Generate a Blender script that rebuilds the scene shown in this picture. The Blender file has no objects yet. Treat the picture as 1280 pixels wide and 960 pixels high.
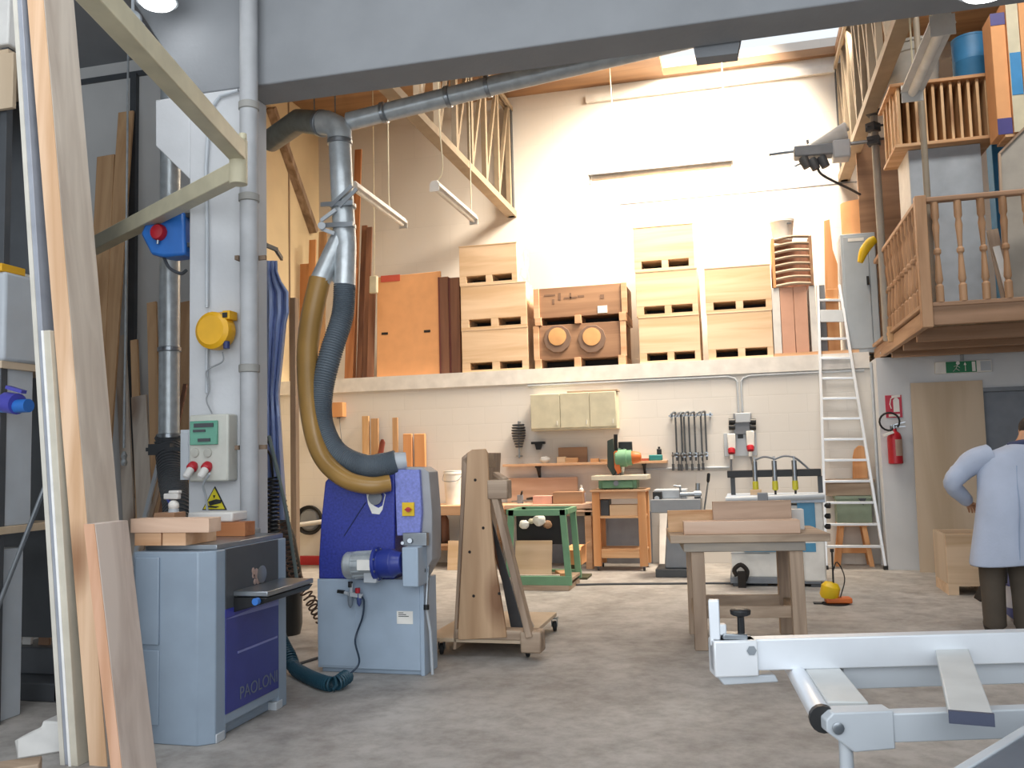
import bpy, bmesh, math, random
from mathutils import Vector, Matrix
R_ = random.Random(7)
V = Vector
SC = bpy.context.scene
COL = SC.collection
# ------------------------------------------------------------------ camera
FPX, HCAM = 1120.0, 1.5
PSI, TH, RHO = math.radians(14.3), math.atan(92/1120.0), 0.026
FW = V((-math.sin(PSI)*math.cos(TH), math.cos(PSI)*math.cos(TH), math.sin(TH)))
_r0 = V((math.cos(PSI), math.sin(PSI), 0)); _u0 = _r0.cross(FW)
CR = _r0*math.cos(RHO) - _u0*math.sin(RHO); CU = _u0*math.cos(RHO) + _r0*math.sin(RHO)
CAMP = V((0, 0, HCAM))
cam = bpy.data.objects.new('camera', bpy.data.cameras.new('camera')); COL.objects.link(cam)
mw = Matrix((CR, CU, -FW)).transposed().to_4x4(); mw.translation = CAMP
cam.matrix_world = mw
cam.data.sensor_fit = 'HORIZONTAL'; cam.data.sensor_width = 36.0; cam.data.lens = 36.0*FPX/1280
cam.data.clip_start = .05; cam.data.clip_end = 100
SC.camera = cam
def _ray(px, py): return FW + CR*((px-640)/FPX) + CU*((480-py)/FPX)
def _on(px, py, i, v):
    d = _ray(px, py); return CAMP + d*((v-CAMP[i])/d[i])
def P(px, py, y): return _on(px, py, 1, y)      # point of the room at depth y seen there
def PX(px, py, x): return _on(px, py, 0, x)
def PZ(px, py, z=0.0): return _on(px, py, 2, z)
def fr(x0, y0, x1, y1, Y):                      # X and Z extents at depth Y
    my, mx = (y0+y1)/2, (x0+x1)/2
    return P(x0, my, Y).x, P(x1, my, Y).x, P(mx, y1, Y).z, P(mx, y0, Y).z
# ------------------------------------------------------------------ materials
def lin(h):
    h = h.lstrip('#'); o = []
    for i in (0, 2, 4):
        c = int(h[i:i+2], 16)/255
        o.append(c/12.92 if c <= .04045 else ((c+.055)/1.055)**2.4)
    return (*o, 1)
MATS = {}
def _new(n):
    m = bpy.data.materials.new(n); m.use_nodes = True
    return m, m.node_tree.nodes, m.node_tree.links, m.node_tree.nodes['Principled BSDF']
def paint(n, c, rough=.5, metal=0., var=.10, scale=6., bump=0.):
    if n in MATS: return MATS[n]
    m, N, L, b = _new(n)
    tc = N.new('ShaderNodeTexCoord'); no = N.new('ShaderNodeTexNoise'); no.inputs['Scale'].default_value = scale; no.inputs['Detail'].default_value = 5
    L.new(tc.outputs['Object'], no.inputs['Vector'])
    rp = N.new('ShaderNodeValToRGB'); c = lin(c)
    rp.color_ramp.elements[0].position = .3; rp.color_ramp.elements[1].position = .7
    rp.color_ramp.elements[0].color = (*[k*(1-var) for k in c[:3]], 1); rp.color_ramp.elements[1].color = (*[min(1, k*(1+var)) for k in c[:3]], 1)
    L.new(no.outputs['Fac'], rp.inputs['Fac']); L.new(rp.outputs['Color'], b.inputs['Base Color'])
    b.inputs['Roughness'].default_value = rough; b.inputs['Metallic'].default_value = metal
    if bump:
        bp = N.new('ShaderNodeBump'); bp.inputs['Strength'].default_value = bump; bp.inputs['Distance'].default_value = .01
        n2 = N.new('ShaderNodeTexNoise'); n2.inputs['Scale'].default_value = scale*12; L.new(tc.outputs['Object'], n2.inputs['Vector'])
        L.new(n2.outputs['Fac'], bp.inputs['Height']); L.new(bp.outputs['Normal'], b.inputs['Normal'])
    MATS[n] = m; return m
def wood(n, c1, c2, axis='z', scale=9., knots=0., rough=.6):
    if n in MATS: return MATS[n]
    m, N, L, b = _new(n)
    tc = N.new('ShaderNodeTexCoord'); mp = N.new('ShaderNodeMapping')
    s = [1., 1., 1.]; s['xyz'.index(axis)] = .07
    mp.inputs['Scale'].default_value = s; L.new(tc.outputs['Object'], mp.inputs['Vector'])
    oi = N.new('ShaderNodeObjectInfo'); ad = N.new('ShaderNodeVectorMath'); ad.operation = 'ADD'
    sc = N.new('ShaderNodeVectorMath'); sc.operation = 'SCALE'; sc.inputs[0].default_value = (7, 5, 3); L.new(oi.outputs['Random'], sc.inputs['Scale'])
    L.new(mp.outputs['Vector'], ad.inputs[0]); L.new(sc.outputs['Vector'], ad.inputs[1])
    no = N.new('ShaderNodeTexNoise'); no.inputs['Scale'].default_value = scale; no.inputs['Detail'].default_value = 6; no.inputs['Distortion'].default_value = .6
    L.new(ad.outputs['Vector'], no.inputs['Vector'])
    rp = N.new('ShaderNodeValToRGB'); rp.color_ramp.elements[0].position = .37; rp.color_ramp.elements[1].position = .63
    rp.color_ramp.elements[0].color = lin(c1); rp.color_ramp.elements[1].color = lin(c2); L.new(no.outputs['Fac'], rp.inputs['Fac'])
    out = rp.outputs['Color']
    if knots:
        vo = N.new('ShaderNodeTexVoronoi'); vo.inputs['Scale'].default_value = knots; mp2 = N.new('ShaderNodeMapping')
        s2 = [1., 1., 1.]; s2['xyz'.index(axis)] = .45; mp2.inputs['Scale'].default_value = s2
        L.new(tc.outputs['Object'], mp2.inputs['Vector']); L.new(mp2.outputs['Vector'], vo.inputs['Vector'])
        kr = N.new('ShaderNodeValToRGB'); kr.color_ramp.elements[0].position = .09; kr.color_ramp.elements[1].position = .26
        kr.color_ramp.elements[0].color = (.35, .22, .14, 1); kr.color_ramp.elements[1].color = (1, 1, 1, 1)
        L.new(vo.outputs['Distance'], kr.inputs['Fac'])
        mx = N.new('ShaderNodeMix'); mx.data_type = 'RGBA'; mx.blend_type = 'MULTIPLY'; mx.inputs['Factor'].default_value = .8
        L.new(out, mx.inputs['A']); L.new(kr.outputs['Color'], mx.inputs['B']); out = mx.outputs['Result']
    L.new(out, b.inputs['Base Color']); b.inputs['Roughness'].default_value = rough
    MATS[n] = m; return m
def glow(n, c, e):
    if n in MATS: return MATS[n]
    m, N, L, b = _new(n)
    b.inputs['Base Color'].default_value = lin(c); b.inputs['Emission Color'].default_value = lin(c); b.inputs['Emission Strength'].default_value = e
    MATS[n] = m; return m
def clear(n, c, alpha=.5, rough=.25):
    if n in MATS: return MATS[n]
    m, N, L, b = _new(n)
    b.inputs['Base Color'].default_value = lin(c); b.inputs['Roughness'].default_value = rough; b.inputs['Transmission Weight'].default_value = alpha
    MATS[n] = m; return m
# ------------------------------------------------------------------ mesh building
def cat(pts, n=6):
    pts = [V(p) for p in pts]
    if len(pts) < 3: return pts
    q = [pts[0]*2-pts[1]] + pts + [pts[-1]*2-pts[-2]]; o = []
    for i in range(1, len(q)-2):
        a, b, c, d = q[i-1:i+3]
        for k in range(n):
            t = k/n
            o.append(.5*((2*b)+(c-a)*t+(2*a-5*b+4*c-d)*t*t+(3*b-a-3*c+d)*t**3))
    o.append(pts[-1]); return o
def frame_of(d, up=V((0, 0, 1))):
    d = d.normalized()
    if abs(d.dot(up)) > .98: up = V((0, 1, 0))
    s = d.cross(up).normalized(); return s, s.cross(d).normalized()
class MB:
    def __init__(s): s.bm = bmesh.new()
    def hexa(s, p):
        v = [s.bm.verts.new(q) for q in p]
        for f in ((0,3,2,1),(4,5,6,7),(0,1,5,4),(1,2,6,5),(2,3,7,6),(3,0,4,7)): s.bm.faces.new([v[i] for i in f])
        return s
    def bb(s, x0, x1, y0, y1, z0, z1):
        x0, x1 = min(x0, x1), max(x0, x1); y0, y1 = min(y0, y1), max(y0, y1); z0, z1 = min(z0, z1), max(z0, z1)
        return s.hexa([(x0,y0,z0),(x1,y0,z0),(x1,y1,z0),(x0,y1,z0),(x0,y0,z1),(x1,y0,z1),(x1,y1,z1),(x0,y1,z1)])
    def box(s, c, size, rz=0., rot=None):
        M = Matrix.Translation(V(c)) @ (rot.to_4x4() if rot else Matrix.Rotation(rz, 4, 'Z'))
        a, b, c_ = [k/2 for k in size]
        return s.hexa([M @ V(q) for q in ((-a,-b,-c_),(a,-b,-c_),(a,b,-c_),(-a,b,-c_),(-a,-b,c_),(a,-b,c_),(a,b,c_),(-a,b,c_))])
    def pb(s, x0, y0, x1, y1, Y, d):            # box whose front face stands at depth Y
        a, b, c, e = fr(x0, y0, x1, y1, Y); return s.bb(a, b, Y, Y+d, c, e)
    def bar(s, p, q, w, h, up=(0, 0, 1)):
        p, q = V(p), V(q); a, b = frame_of(q-p, V(up)); a, b = a*w/2, b*h/2
        return s.hexa([p-a-b, p+a-b, q+a-b, q-a-b, p-a+b, p+a+b, q+a+b, q-a+b])
    def tube(s, pts, r, n=10, cap=True, sm=0):
        pts = cat(pts, sm) if sm else [V(p) for p in pts]
        rr = r if isinstance(r, (list, tuple)) else [r]*len(pts)
        if len(rr) != len(pts):
            k = len(rr)-1; o = []
            for i in range(len(pts)):
                t = i/(len(pts)-1)*k; j = min(int(t), k-1); o.append(rr[j]*(1-(t-j))+rr[j+1]*(t-j))
            rr = o
        up = V((0, 0, 1)); rings = []; a = None
        for i, p in enumerate(pts):
            d = (pts[min(i+1, len(pts)-1)]-pts[max(i-1, 0)]).normalized()
            if a is None: a, b = frame_of(d)
            else:
                a = (a - d*a.dot(d)).normalized(); b = a.cross(d)
            rings.append([s.bm.verts.new(p+(a*math.cos(t)+b*math.sin(t))*rr[i]) for t in [2*math.pi*k/n for k in range(n)]])
        for u, w in zip(rings, rings[1:]):
            for k in range(n): s.bm.faces.new((u[k], u[(k+1) % n], w[(k+1) % n], w[k]))
        if cap: s.bm.faces.new(rings[0][::-1]); s.bm.faces.new(rings[-1])
        return s
    def cyl(s, p, q, r, r2=None, n=16): return s.tube([p, q], [r, r if r2 is None else r2], n)
    def lathe(s, prof, base, ax=(0, 0, 1), n=18):
        base, ax = V(base), V(ax).normalized(); a, b = frame_of(ax); rings = []
        for r, h in prof:
            r = max(r, .0004)
            rings.append([s.bm.verts.new(base+ax*h+(a*math.cos(t)+b*math.sin(t))*r) for t in [2*math.pi*k/n for k in range(n)]])
        for u, w in zip(rings, rings[1:]):
            for k in range(n): s.bm.faces.new((u[k], u[(k+1) % n], w[(k+1) % n], w[k]))
        s.bm.faces.new(rings[0][::-1]); s.bm.faces.new(rings[-1]); return s
    def prism(s, pts, vec):
        vec = V(vec); a = [s.bm.verts.new(V(p)) for p in pts]; b = [s.bm.verts.new(V(p)+vec) for p in pts]; n = len(a)
        s.bm.faces.new(a); s.bm.faces.new(b[::-1])
        for i in range(n): s.bm.faces.new((a[i], b[i], b[(i+1) % n], a[(i+1) % n]))
        return s
    def ball(s, c, r, sc=(1, 1, 1), n=14, jit=0.):
        g = bmesh.ops.create_uvsphere(s.bm, u_segments=n, v_segments=max(6, n*2//3), radius=r)
        for v in g['verts']:
            k = 1+(R_.random()-.5)*jit
            v.co = V((v.co.x*sc[0]*k, v.co.y*sc[1]*k, v.co.z*sc[2]*k))+V(c)
        return s
    def loft(s, rings, n=24, cap=True):          # rings: centre, half width vector, half depth vector
        R = []
        for c, a, b in rings:
            c, a, b = V(c), V(a), V(b)
            R.append([s.bm.verts.new(c+a*math.cos(t)+b*math.sin(t)) for t in [2*math.pi*k/n for k in range(n)]])
        for u, w in zip(R, R[1:]):
            for k in range(n): s.bm.faces.new((u[k], u[(k+1) % n], w[(k+1) % n], w[k]))
        if cap: s.bm.faces.new(R[0][::-1]); s.bm.faces.new(R[-1])
        return s
    def helix(s, pts, R, pitch, r, n=6, per=9):
        pts = cat(pts, 10); out = []; ph = 0.
        a = None
        for i in range(len(pts)-1):
            p, q = pts[i], pts[i+1]; d = q-p; ln = d.length; k = max(1, int(ln/pitch*per)); dn = d.normalized()
            if a is None: a, b = frame_of(dn)
            else: a = (a-dn*a.dot(dn)).normalized(); b = a.cross(dn)
            for j in range(k):
                out.append(p+d*(j/k)+(a*math.cos(ph)+b*math.sin(ph))*R); ph += ln/k/pitch*2*math.pi
        return s.tube(out, r, n)
    def o(s, name, mat, parent=None, bev=0., label=None, sharp=35):
        bmesh.ops.recalc_face_normals(s.bm, faces=s.bm.faces)
        me = bpy.data.meshes.new(name)
        if parent is None:
            xs = [v.co for v in s.bm.verts]
            c = V(((min(v.x for v in xs)+max(v.x for v in xs))/2, (min(v.y for v in xs)+max(v.y for v in xs))/2, min(v.z for v in xs)))
            bmesh.ops.translate(s.bm, verts=s.bm.verts, vec=-c)
        else:
            W = wm(parent).inverted()
            for v in s.bm.verts: v.co = W @ v.co
        s.bm.to_mesh(me); s.bm.free()
        for f in me.polygons: f.use_smooth = True
        me.set_sharp_from_angle(angle=math.radians(sharp))
        me.materials.append(mat)
        ob = bpy.data.objects.new(name, me); COL.objects.link(ob)
        if parent is None: ob.location = c
        else: ob.parent = parent
        if bev:
            md = ob.modifiers.new('bevel', 'BEVEL'); md.width = bev; md.segments = 2; md.limit_method = 'ANGLE'; md.harden_normals = False
        if label: ob['label'] = label
        return ob
def wm(o):
    m = Matrix.LocRotScale(o.location, o.rotation_euler, o.scale)
    return wm(o.parent) @ m if o.parent else m
def tag(o, label, category, group=None):
    o['label'] = label; o['category'] = category
    if group: o['group'] = group
    return o
def thing(name, label, category, loc=(0, 0, 0), group=None, rz=0.):
    o = bpy.data.objects.new(name, None); COL.objects.link(o); o.location = loc; o.rotation_euler = (0, 0, rz); o.empty_display_size = .1
    return tag(o, label, category, group)
def struct(o): o['kind'] = 'structure'; return o
def dup(src, loc, label, rz=None, parent=None):
    r = src.copy(); COL.objects.link(r)
    if parent: r.parent = parent
    else:
        r.location = loc
        if rz is not None: r.rotation_euler = (0, 0, rz)
        if label: r['label'] = label
    for ch in [c for c in bpy.data.objects if c.parent == src]: dup(ch, None, None, parent=r)
    return r
def text(name, body, size, loc, xdir, ydir, mat, parent, align='CENTER'):
    cu = bpy.data.curves.new(name, 'FONT'); cu.body = body; cu.size = size; cu.align_x = align; cu.align_y = 'CENTER'; cu.extrude = .0008
    t = bpy.data.objects.new(name, cu); COL.objects.link(t)
    bpy.context.view_layer.update()
    me = bpy.data.meshes.new_from_object(t.evaluated_get(bpy.context.evaluated_depsgraph_get()))
    bpy.data.objects.remove(t); x, y = V(xdir).normalized(), V(ydir).normalized(); z = x.cross(y)
    M = Matrix((x, y, z)).transposed().to_4x4(); M.translation = V(loc)
    me.transform((wm(parent).inverted() if parent else Matrix()) @ M); me.materials.clear(); me.materials.append(mat)
    ob = bpy.data.objects.new(name, me); COL.objects.link(ob); ob.parent = parent
    return ob
# palette
M = dict(
 white=paint('white_paint', '#d6d4d0', .55), cream=paint('cream_paint', '#cdc6ac', .5), creamsteel=paint('cream_steel', '#bdb69c', .45),
 grey=paint('grey_enamel', '#8b9aaa', .38, 0, .05), lgrey=paint('light_grey_enamel', '#b6bcc2', .4, 0, .05), mgrey=paint('mid_grey_paint', '#7c8188', .5),
 dgrey=paint('dark_grey_paint', '#45484c', .5), black=paint('black_plastic', '#17181a', .45), rubber=paint('black_rubber', '#1d1e20', .75),
 blue=paint('blue_hammer', '#2f3b96', .32, .0, .28, 60, .25), blued=paint('deep_blue_enamel', '#2b3a8c', .35), bluep=paint('bright_blue_plastic', '#2f6fc0', .4),
 alu=paint('aluminium', '#dfe4ea', .35, .3, .04), steel=paint('steel', '#9aa0a6', .3, .85), galv=paint('galvanised', '#b9c0c4', .34, .45, .14, 14),
 yellow=paint('yellow_plastic', '#e0a818', .4), yel2=paint('yellow_bright', '#e6c01c', .4), red=paint('red_paint', '#b01c2a', .4), orange=paint('orange_paint', '#d06a2c', .5),
 green=paint('green_enamel', '#6f9c7a', .5), teal=paint('teal_plastic', '#1f7a7a', .4), navy=paint('navy', '#27305e', .5),
 conc=paint('concrete_paint', '#878a8e', .8, 0, .07, 2.5, .15), pine=wood('pine', '#c59a6a', '#e2bf93', 'z', 10, 2.6), pinex=wood('pine_x', '#c08f62', '#dcb48a', 'x', 10),
 pinef=wood('pine_pale', '#b3a598', '#cfc3b5', 'z', 8, 2.4), larch=wood('larch_end', '#cba27c', '#e6c3a2', 'z', 9, 2.4),
 ply=wood('plywood', '#cbaa84', '#e2c6a6', 'x', 6), plyz=wood('plywood_z', '#bfa98d', '#cfbba2', 'z', 3), chip=paint('chipboard', '#c9ad84', .8, 0, .16, 40),
 oakx=wood('oak_x', '#927c68', '#b8a28c', 'x', 10), oakz=wood('oak_z', '#8c7663', '#b39c86', 'z', 9), oaky=wood('oak_y', '#89735d', '#ab947a', 'y', 9),
 brown=wood('brown_ply', '#8d6a50', '#ab8566', 'x', 6), dbrown=wood('dark_brown', '#76503f', '#94684f', 'z', 8), redw=wood('red_wood', '#a3673f', '#c08458', 'z', 8), ora=wood('orange_wood', '#c98a55', '#dea674', 'z', 5),
 orax=wood('orange_wood_x', '#c39670', '#dcb592', 'x', 7), pinkx=wood('beech_x', '#c6a288', '#dfc1aa', 'x', 7), tanz=wood('tan_z', '#b28a62', '#cba47b', 'z', 9), card=paint('cardboard', '#e2a672', .8, 0, .05),
 balus=wood('baluster_wood', '#9c7655', '#bb9370', 'z', 9), bala=wood('baluster_rail', '#8f6d50', '#aa866a', 'x', 9), balb=wood('baluster_rail_y', '#a07c5c', '#bf9a78', 'y', 9),
 paper=paint('paper', '#e8e6e0', .7), near_black=paint('near_black', '#241f1c', .8))
# ------------------------------------------------------------------ room materials
def concrete_floor():
    m, N, L, b = _new('floor_concrete'); tc = N.new('ShaderNodeTexCoord')
    n1 = N.new('ShaderNodeTexNoise'); n1.inputs['Scale'].default_value = .9; n1.inputs['Detail'].default_value = 8; n1.inputs['Roughness'].default_value = .62
    n2 = N.new('ShaderNodeTexNoise'); n2.inputs['Scale'].default_value = 5; n2.inputs['Detail'].default_value = 9; n2.inputs['Roughness'].default_value = .7
    L.new(tc.outputs['Object'], n1.inputs['Vector']); L.new(tc.outputs['Object'], n2.inputs['Vector'])
    r1 = N.new('ShaderNodeValToRGB'); e = r1.color_ramp.elements
    e[0].position = .3; e[0].color = lin('#94928f'); e[1].position = .7; e[1].color = lin('#bab7b3')
    k = e.new(.5); k.color = lin('#aaa6a2')
    r2 = N.new('ShaderNodeValToRGB'); f = r2.color_ramp.elements; f[0].position = .36; f[0].color = (.66, .64, .62, 1); f[1].position = .6; f[1].color = (1.05, 1.04, 1.03, 1)
    mx = N.new('ShaderNodeMix'); mx.data_type = 'RGBA'; mx.blend_type = 'MULTIPLY'; mx.inputs['Factor'].default_value = .9
    L.new(n1.outputs['Fac'], r1.inputs['Fac']); L.new(n2.outputs['Fac'], r2.inputs['Fac']); L.new(r1.outputs['Color'], mx.inputs['A']); L.new(r2.outputs['Color'], mx.inputs['B'])
    L.new(mx.outputs['Result'], b.inputs['Base Color']); b.inputs['Roughness'].default_value = .62
    return m
def block_wall(n, c, w=.5, h=.25):
    m, N, L, b = _new(n); tc = N.new('ShaderNodeTexCoord'); mp = N.new('ShaderNodeMapping'); mp.inputs['Rotation'].default_value = (math.pi/2, 0, 0)
    L.new(tc.outputs['Object'], mp.inputs['Vector'])
    br = N.new('ShaderNodeTexBrick'); c = lin(c)
    br.inputs['Color1'].default_value = c; br.inputs['Color2'].default_value = (*[k*.97 for k in c[:3]], 1); br.inputs['Mortar'].default_value = (*[k*.95 for k in c[:3]], 1)
    br.inputs['Scale'].default_value = 1; br.inputs['Brick Width'].default_value = w; br.inputs['Row Height'].default_value = h; br.inputs['Mortar Size'].default_value = .008; br.inputs['Mortar Smooth'].default_value = .6
    L.new(mp.outputs['Vector'], br.inputs['Vector']); L.new(br.outputs['Color'], b.inputs['Base Color'])
    bp = N.new('ShaderNodeBump'); bp.inputs['Strength'].default_value = .15; bp.inputs['Distance'].default_value = .006; bp.invert = True
    L.new(br.outputs['Fac'], bp.inputs['Height']); L.new(bp.outputs['Normal'], b.inputs['Normal']); b.inputs['Roughness'].default_value = .8
    return m
blk = block_wall('block_white', '#dad6d0'); blk2 = block_wall('block_white_upper', '#dcd8d2', 1.2, .6)
sidew = paint('cream_wall', '#e3cfa8', .8, 0, .05, 2); greyw = paint('grey_wall', '#9a9da1', .8, 0, .05, 2); roofm = wood('roof_deck', '#8b6a4e', '#a5825f', 'x', 6)
YW, YU, ZL = 12.6, 14.0, 2.77
XL, XR = -6.95, 5.0
struct(MB().bb(-9.5, 5.2, -3, 14.2, -.1, 0).o('floor', concrete_floor()))
struct(MB().bb(XL, 1.67, YW, YU, 0, ZL).o('wall_back', blk))
struct(MB().bb(XL, 1.67, YW-.03, YW, 2.56, ZL).o('trim_1', paint('ledge_white', '#dedad4', .7)))
struct(MB().bb(XL-.2, XR+.2, YU, YU+.2, 0, 7.75).o('wall_back_upper', blk2))
struct(MB().bb(XL-.2, XL, 7.5, YU, 0, 7.75).o('wall_left', sidew))
struct(MB().bb(XR, XR+.2, -1, YU, 0, 7.75).o('wall_right', greyw))
# wall below the mezzanine with a door
X0 = 1.67; dl = P(1232, 560, 12).x
m = MB().bb(X0, dl, 12, 12.15, 0, 2.63).bb(dl, dl+1.1, 12, 12.15, 2.15, 2.63).bb(dl+1.1, XR, 12, 12.15, 0, 2.63).bb(X0, X0+.15, 12.15, YU, 0, 2.63)
struct(m.o('wall_mezzanine', paint('wall_grey_white', '#d2d4d6', .8, 0, .05, 2)))
d1 = struct(MB().bb(dl, dl+1.1, 12.05, 12.1, 0, 2.15).o('door_1', paint('door_grey', '#7b8088', .5)))
MB().bb(dl-.04, dl, 11.97, 12.05, 0, 2.2).bb(dl-.04, dl+1.14, 11.97, 12.05, 2.15, 2.2).o('door_frame', M['mgrey'], d1)
MB().cyl((dl+.95, 12.05, 1.05), (dl+.95, 11.98, 1.05), .012).cyl((dl+.95, 11.985, 1.05), (dl+.83, 11.985, 1.05), .011).o('door_handle', M['steel'], d1)
# partition of the left bay, with dark joints
pt = struct(MB().bb(-9.5, -4.45, 7.55, 7.65, 0, 5.6).o('wall_partition', paint('partition_grey', '#c2c2c1', .7, 0, .05, 2)))
struct(MB().bb(-9.5, -9.3, -1, 7.55, 0, 5.6).o('wall_bay', greyw))
a = P(165, 240, 7.5); b = P(130, 97, 7.5)
struct(MB().bb(a.x-.035, a.x+.035, 7.5, 7.55, 1.2, b.z).o('trim_2', M['dgrey']))
struct(MB().bb(-8.5, a.x+.4, 7.52, 7.55, b.z-.02, b.z+.03).o('trim_3', M['dgrey']))
# pillar and beam
ZB = 4.16
xl = P(236, 500, 5.5).x; xr = P(303, 500, 5.5).x
mm = MB().bb(xl, xr, 5.5, 5.84, 0, ZB)
q = [P(205, 112, 5.6), P(205, 188, 5.6), P(238, 230, 5.6)]
mm.prism([(q[0].x, 5.5, ZB), (q[1].x, 5.5, q[1].z), (xl, 5.5, q[2].z), (xl, 5.5, ZB)], (0, .4, 0))
struct(mm.o('wall_pillar', paint('pillar_white', '#c6c8cb', .7, 0, .06, 3, .1), None, .008))
e0 = P(240, 118, 5.5).x; e1 = P(165, 0, 5.5)
struct(MB().prism([(e0, 5.5, ZB), (5.2, 5.5, ZB), (5.2, 5.5, 5.6), (e1.x-.4, 5.5, 5.6), (e1.x, 5.5, e1.z)], (0, .34, 0)).o('wall_beam', M['conc'], None, .01))
# roof: front slab, back roof with a skylight opening
struct(MB().bb(-9.5, 5.2, -.5, 5.5, 5.6, 5.75).bb(-9.5, -4.5, 5.5, 7.65, 5.6, 5.75).o('ceiling', M['conc']))
ZR = 7.45; sx0, sx1, sy0, sy1 = -.95, 1.62, 10.2, 13.9
mm = MB().bb(XL, XR, 5.84, sy0, ZR, ZR+.12).bb(XL, sx0, sy0, YU, ZR, ZR+.12).bb(sx1, XR, sy0, YU, ZR, ZR+.12).bb(sx0, sx1, sy1, YU, ZR, ZR+.12)
struct(mm.o('ceiling_back', roofm))
struct(MB().bb(XL, XR, 5.5, 5.84, 5.6, ZR+.12).o('wall_gable', M['conc']))
for i, y in enumerate((6.6, 8.6, 10.05)):
    struct(MB().bb(XL, XR, y, y+.1, ZR-.16, ZR).o('trim_%d' % (10+i), paint('purlin_brown', '#7a5f48', .7)))
struct(MB().bb(-2.2, XR, YU-.07, YU, 7.18, 7.3).o('trim_4', M['white']))
a = P(775, 256, YU); struct(MB().bb(a.x, 2.0, YU-.012, YU, a.z, a.z+.014).o('trim_6', M['mgrey']))
# lug behind the beam
q = [P(x, y, 5.86) for x, y in ((864, 40), (870, 72.5), (922, 66.5), (928, 34))]
struct(MB().prism(q, (0, .12, 0)).o('trim_5', M['conc']))
# ------------------------------------------------------------------ daylight and added fill lights
W = bpy.data.worlds.new('sky'); SC.world = W; W.use_nodes = True
W.node_tree.nodes['Background'].inputs[0].default_value = (.86, .93, 1.0, 1); W.node_tree.nodes['Background'].inputs[1].default_value = .9
def area(n, loc, tgt, sx, sy, e, c):
    l = bpy.data.lights.new(n, 'AREA'); l.shape = 'RECTANGLE'; l.size = sx; l.size_y = sy; l.energy = e; l.color = c
    o = bpy.data.objects.new(n, l); COL.objects.link(o); o.location = loc
    o.rotation_euler = (V(tgt)-V(loc)).to_track_quat('-Z', 'Y').to_euler(); return o
sk = area('skylight_sun', ((sx0+sx1)/2+.1, 11.9, 7.65), (-2.1, 13.9, 3.8), 2.5, 1.8, 570, (1, .86, .68)); sk.data.spread = math.radians(112)
area('doorway_daylight', (-1, -1.6, 3.0), (-1, 6, 2.0), 9, 4.2, 185, (.93, .97, 1))
area('front_fill', (-1.5, 3.0, 5.55), (-1.5, 3.6, 0), 5, 1.2, 100, (.95, .98, 1))  # added fill under the closed front roof, brightens floor and machines
rl_ = area('rear_fill', (-2.6, 9.0, 7.3), (-2.2, 11.4, 0), 5, 1.5, 90, (1, .93, .85)); rl_.data.spread = math.radians(100)  # added fill for the lower back wall, no roof opening here
ra_ = area('mezzanine_fill', (2.2, 7.6, 7.3), (2.4, 9.8, 3.4), 2.5, 1.0, 70, (1, .96, .9)); ra_.data.spread = math.radians(115)  # added fill to brighten the mezzanine front, no roof opening here
SC.view_settings.view_transform = 'Standard'; SC.view_settings.look = 'None'; SC.view_settings.gamma = 1; SC.view_settings.exposure = 0.3
SC.view_settings.use_curve_mapping = False
SC.cycles.use_denoising = True; SC.cycles.max_bounces = 6; SC.cycles.diffuse_bounces = 4
# ------------------------------------------------------------------ tall boards in the left foreground
def standing(name, label, category, x0b, x0t, wx, y0, dy, zt, mat, yt=0., group=None, bev=.003, zb=0.):
    # board on the floor leaning to the left: left face at x0b on the floor, x0t at height zt
    m = MB(); m.hexa([(x0b, y0, zb), (x0b+wx, y0, zb), (x0b+wx, y0+dy, zb), (x0b, y0+dy, zb), (x0t, y0+yt, zt), (x0t+wx, y0+yt, zt), (x0t+wx, y0+dy+yt, zt), (x0t, y0+dy+yt, zt)])
    return tag(m.o(name, mat, None, bev), label, category, group)
Yf = 4.0
def leanx(px0, py0, px1, py1, zt):               # X at the floor and at zt of the line through two pixels at depth Yf
    a, b = P(px0, py0, Yf), P(px1, py1, Yf); k = (b.x-a.x)/(b.z-a.z); return a.x-k*a.z, a.x+k*(zt-a.z)
b0, t0 = leanx(113, 960, 35, 0, 4.5)
standing('timber_beam', 'tall thick pine beam standing in the left foreground, reaching past the top of the frame', 'timber', b0, t0, .105, Yf, .245, 4.5, M['pinef'])
e = MB(); e.hexa([(b0-.001, Yf-.004, .0), (b0+.104, Yf-.004, .0), (b0+.104, Yf, .0), (b0-.001, Yf, 0), (t0-.001, Yf-.004, 4.49), (t0+.104, Yf-.004, 4.49), (t0+.104, Yf, 4.49), (t0-.001, Yf, 4.49)])
tb = bpy.data.objects['timber_beam']
e.o('sawn_edge', M['larch'], tb, label='orange planed edge of the beam')
b1, t1 = leanx(80, 960, 20, 0, 4.4)
lb = standing('laminate_board', 'tall grey laminate board with a pale edge, leftmost of the foreground boards', 'board', b1, t1, .055, Yf-.02, .3, 4.4, paint('laminate_grey', '#9a9ea8', .5))
standing_e = MB(); standing_e.hexa([(b1-.001, Yf-.024, 0), (b1+.026, Yf-.024, 0), (b1+.026, Yf-.02, 0), (b1-.001, Yf-.02, 0), (t1-.001, Yf-.024, 4.4), (t1+.026, Yf-.024, 4.4), (t1+.026, Yf-.02, 4.4), (t1-.001, Yf-.02, 4.4)])
standing_e.o('edge_band', paint('edge_cream', '#cfcabf', .5), lb, label='pale edge band of the board')
zt2 = P(46, 415, Yf).z; b2 = b1+.058; k2 = (t1-b1)/4.4
wb = standing('white_board', 'narrow white edged board between the grey laminate board and the thick pine beam', 'board', b2, b2+k2*zt2, .052, Yf-.03, .2, zt2, paint('cream_board', '#c9c2b2', .55))
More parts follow.
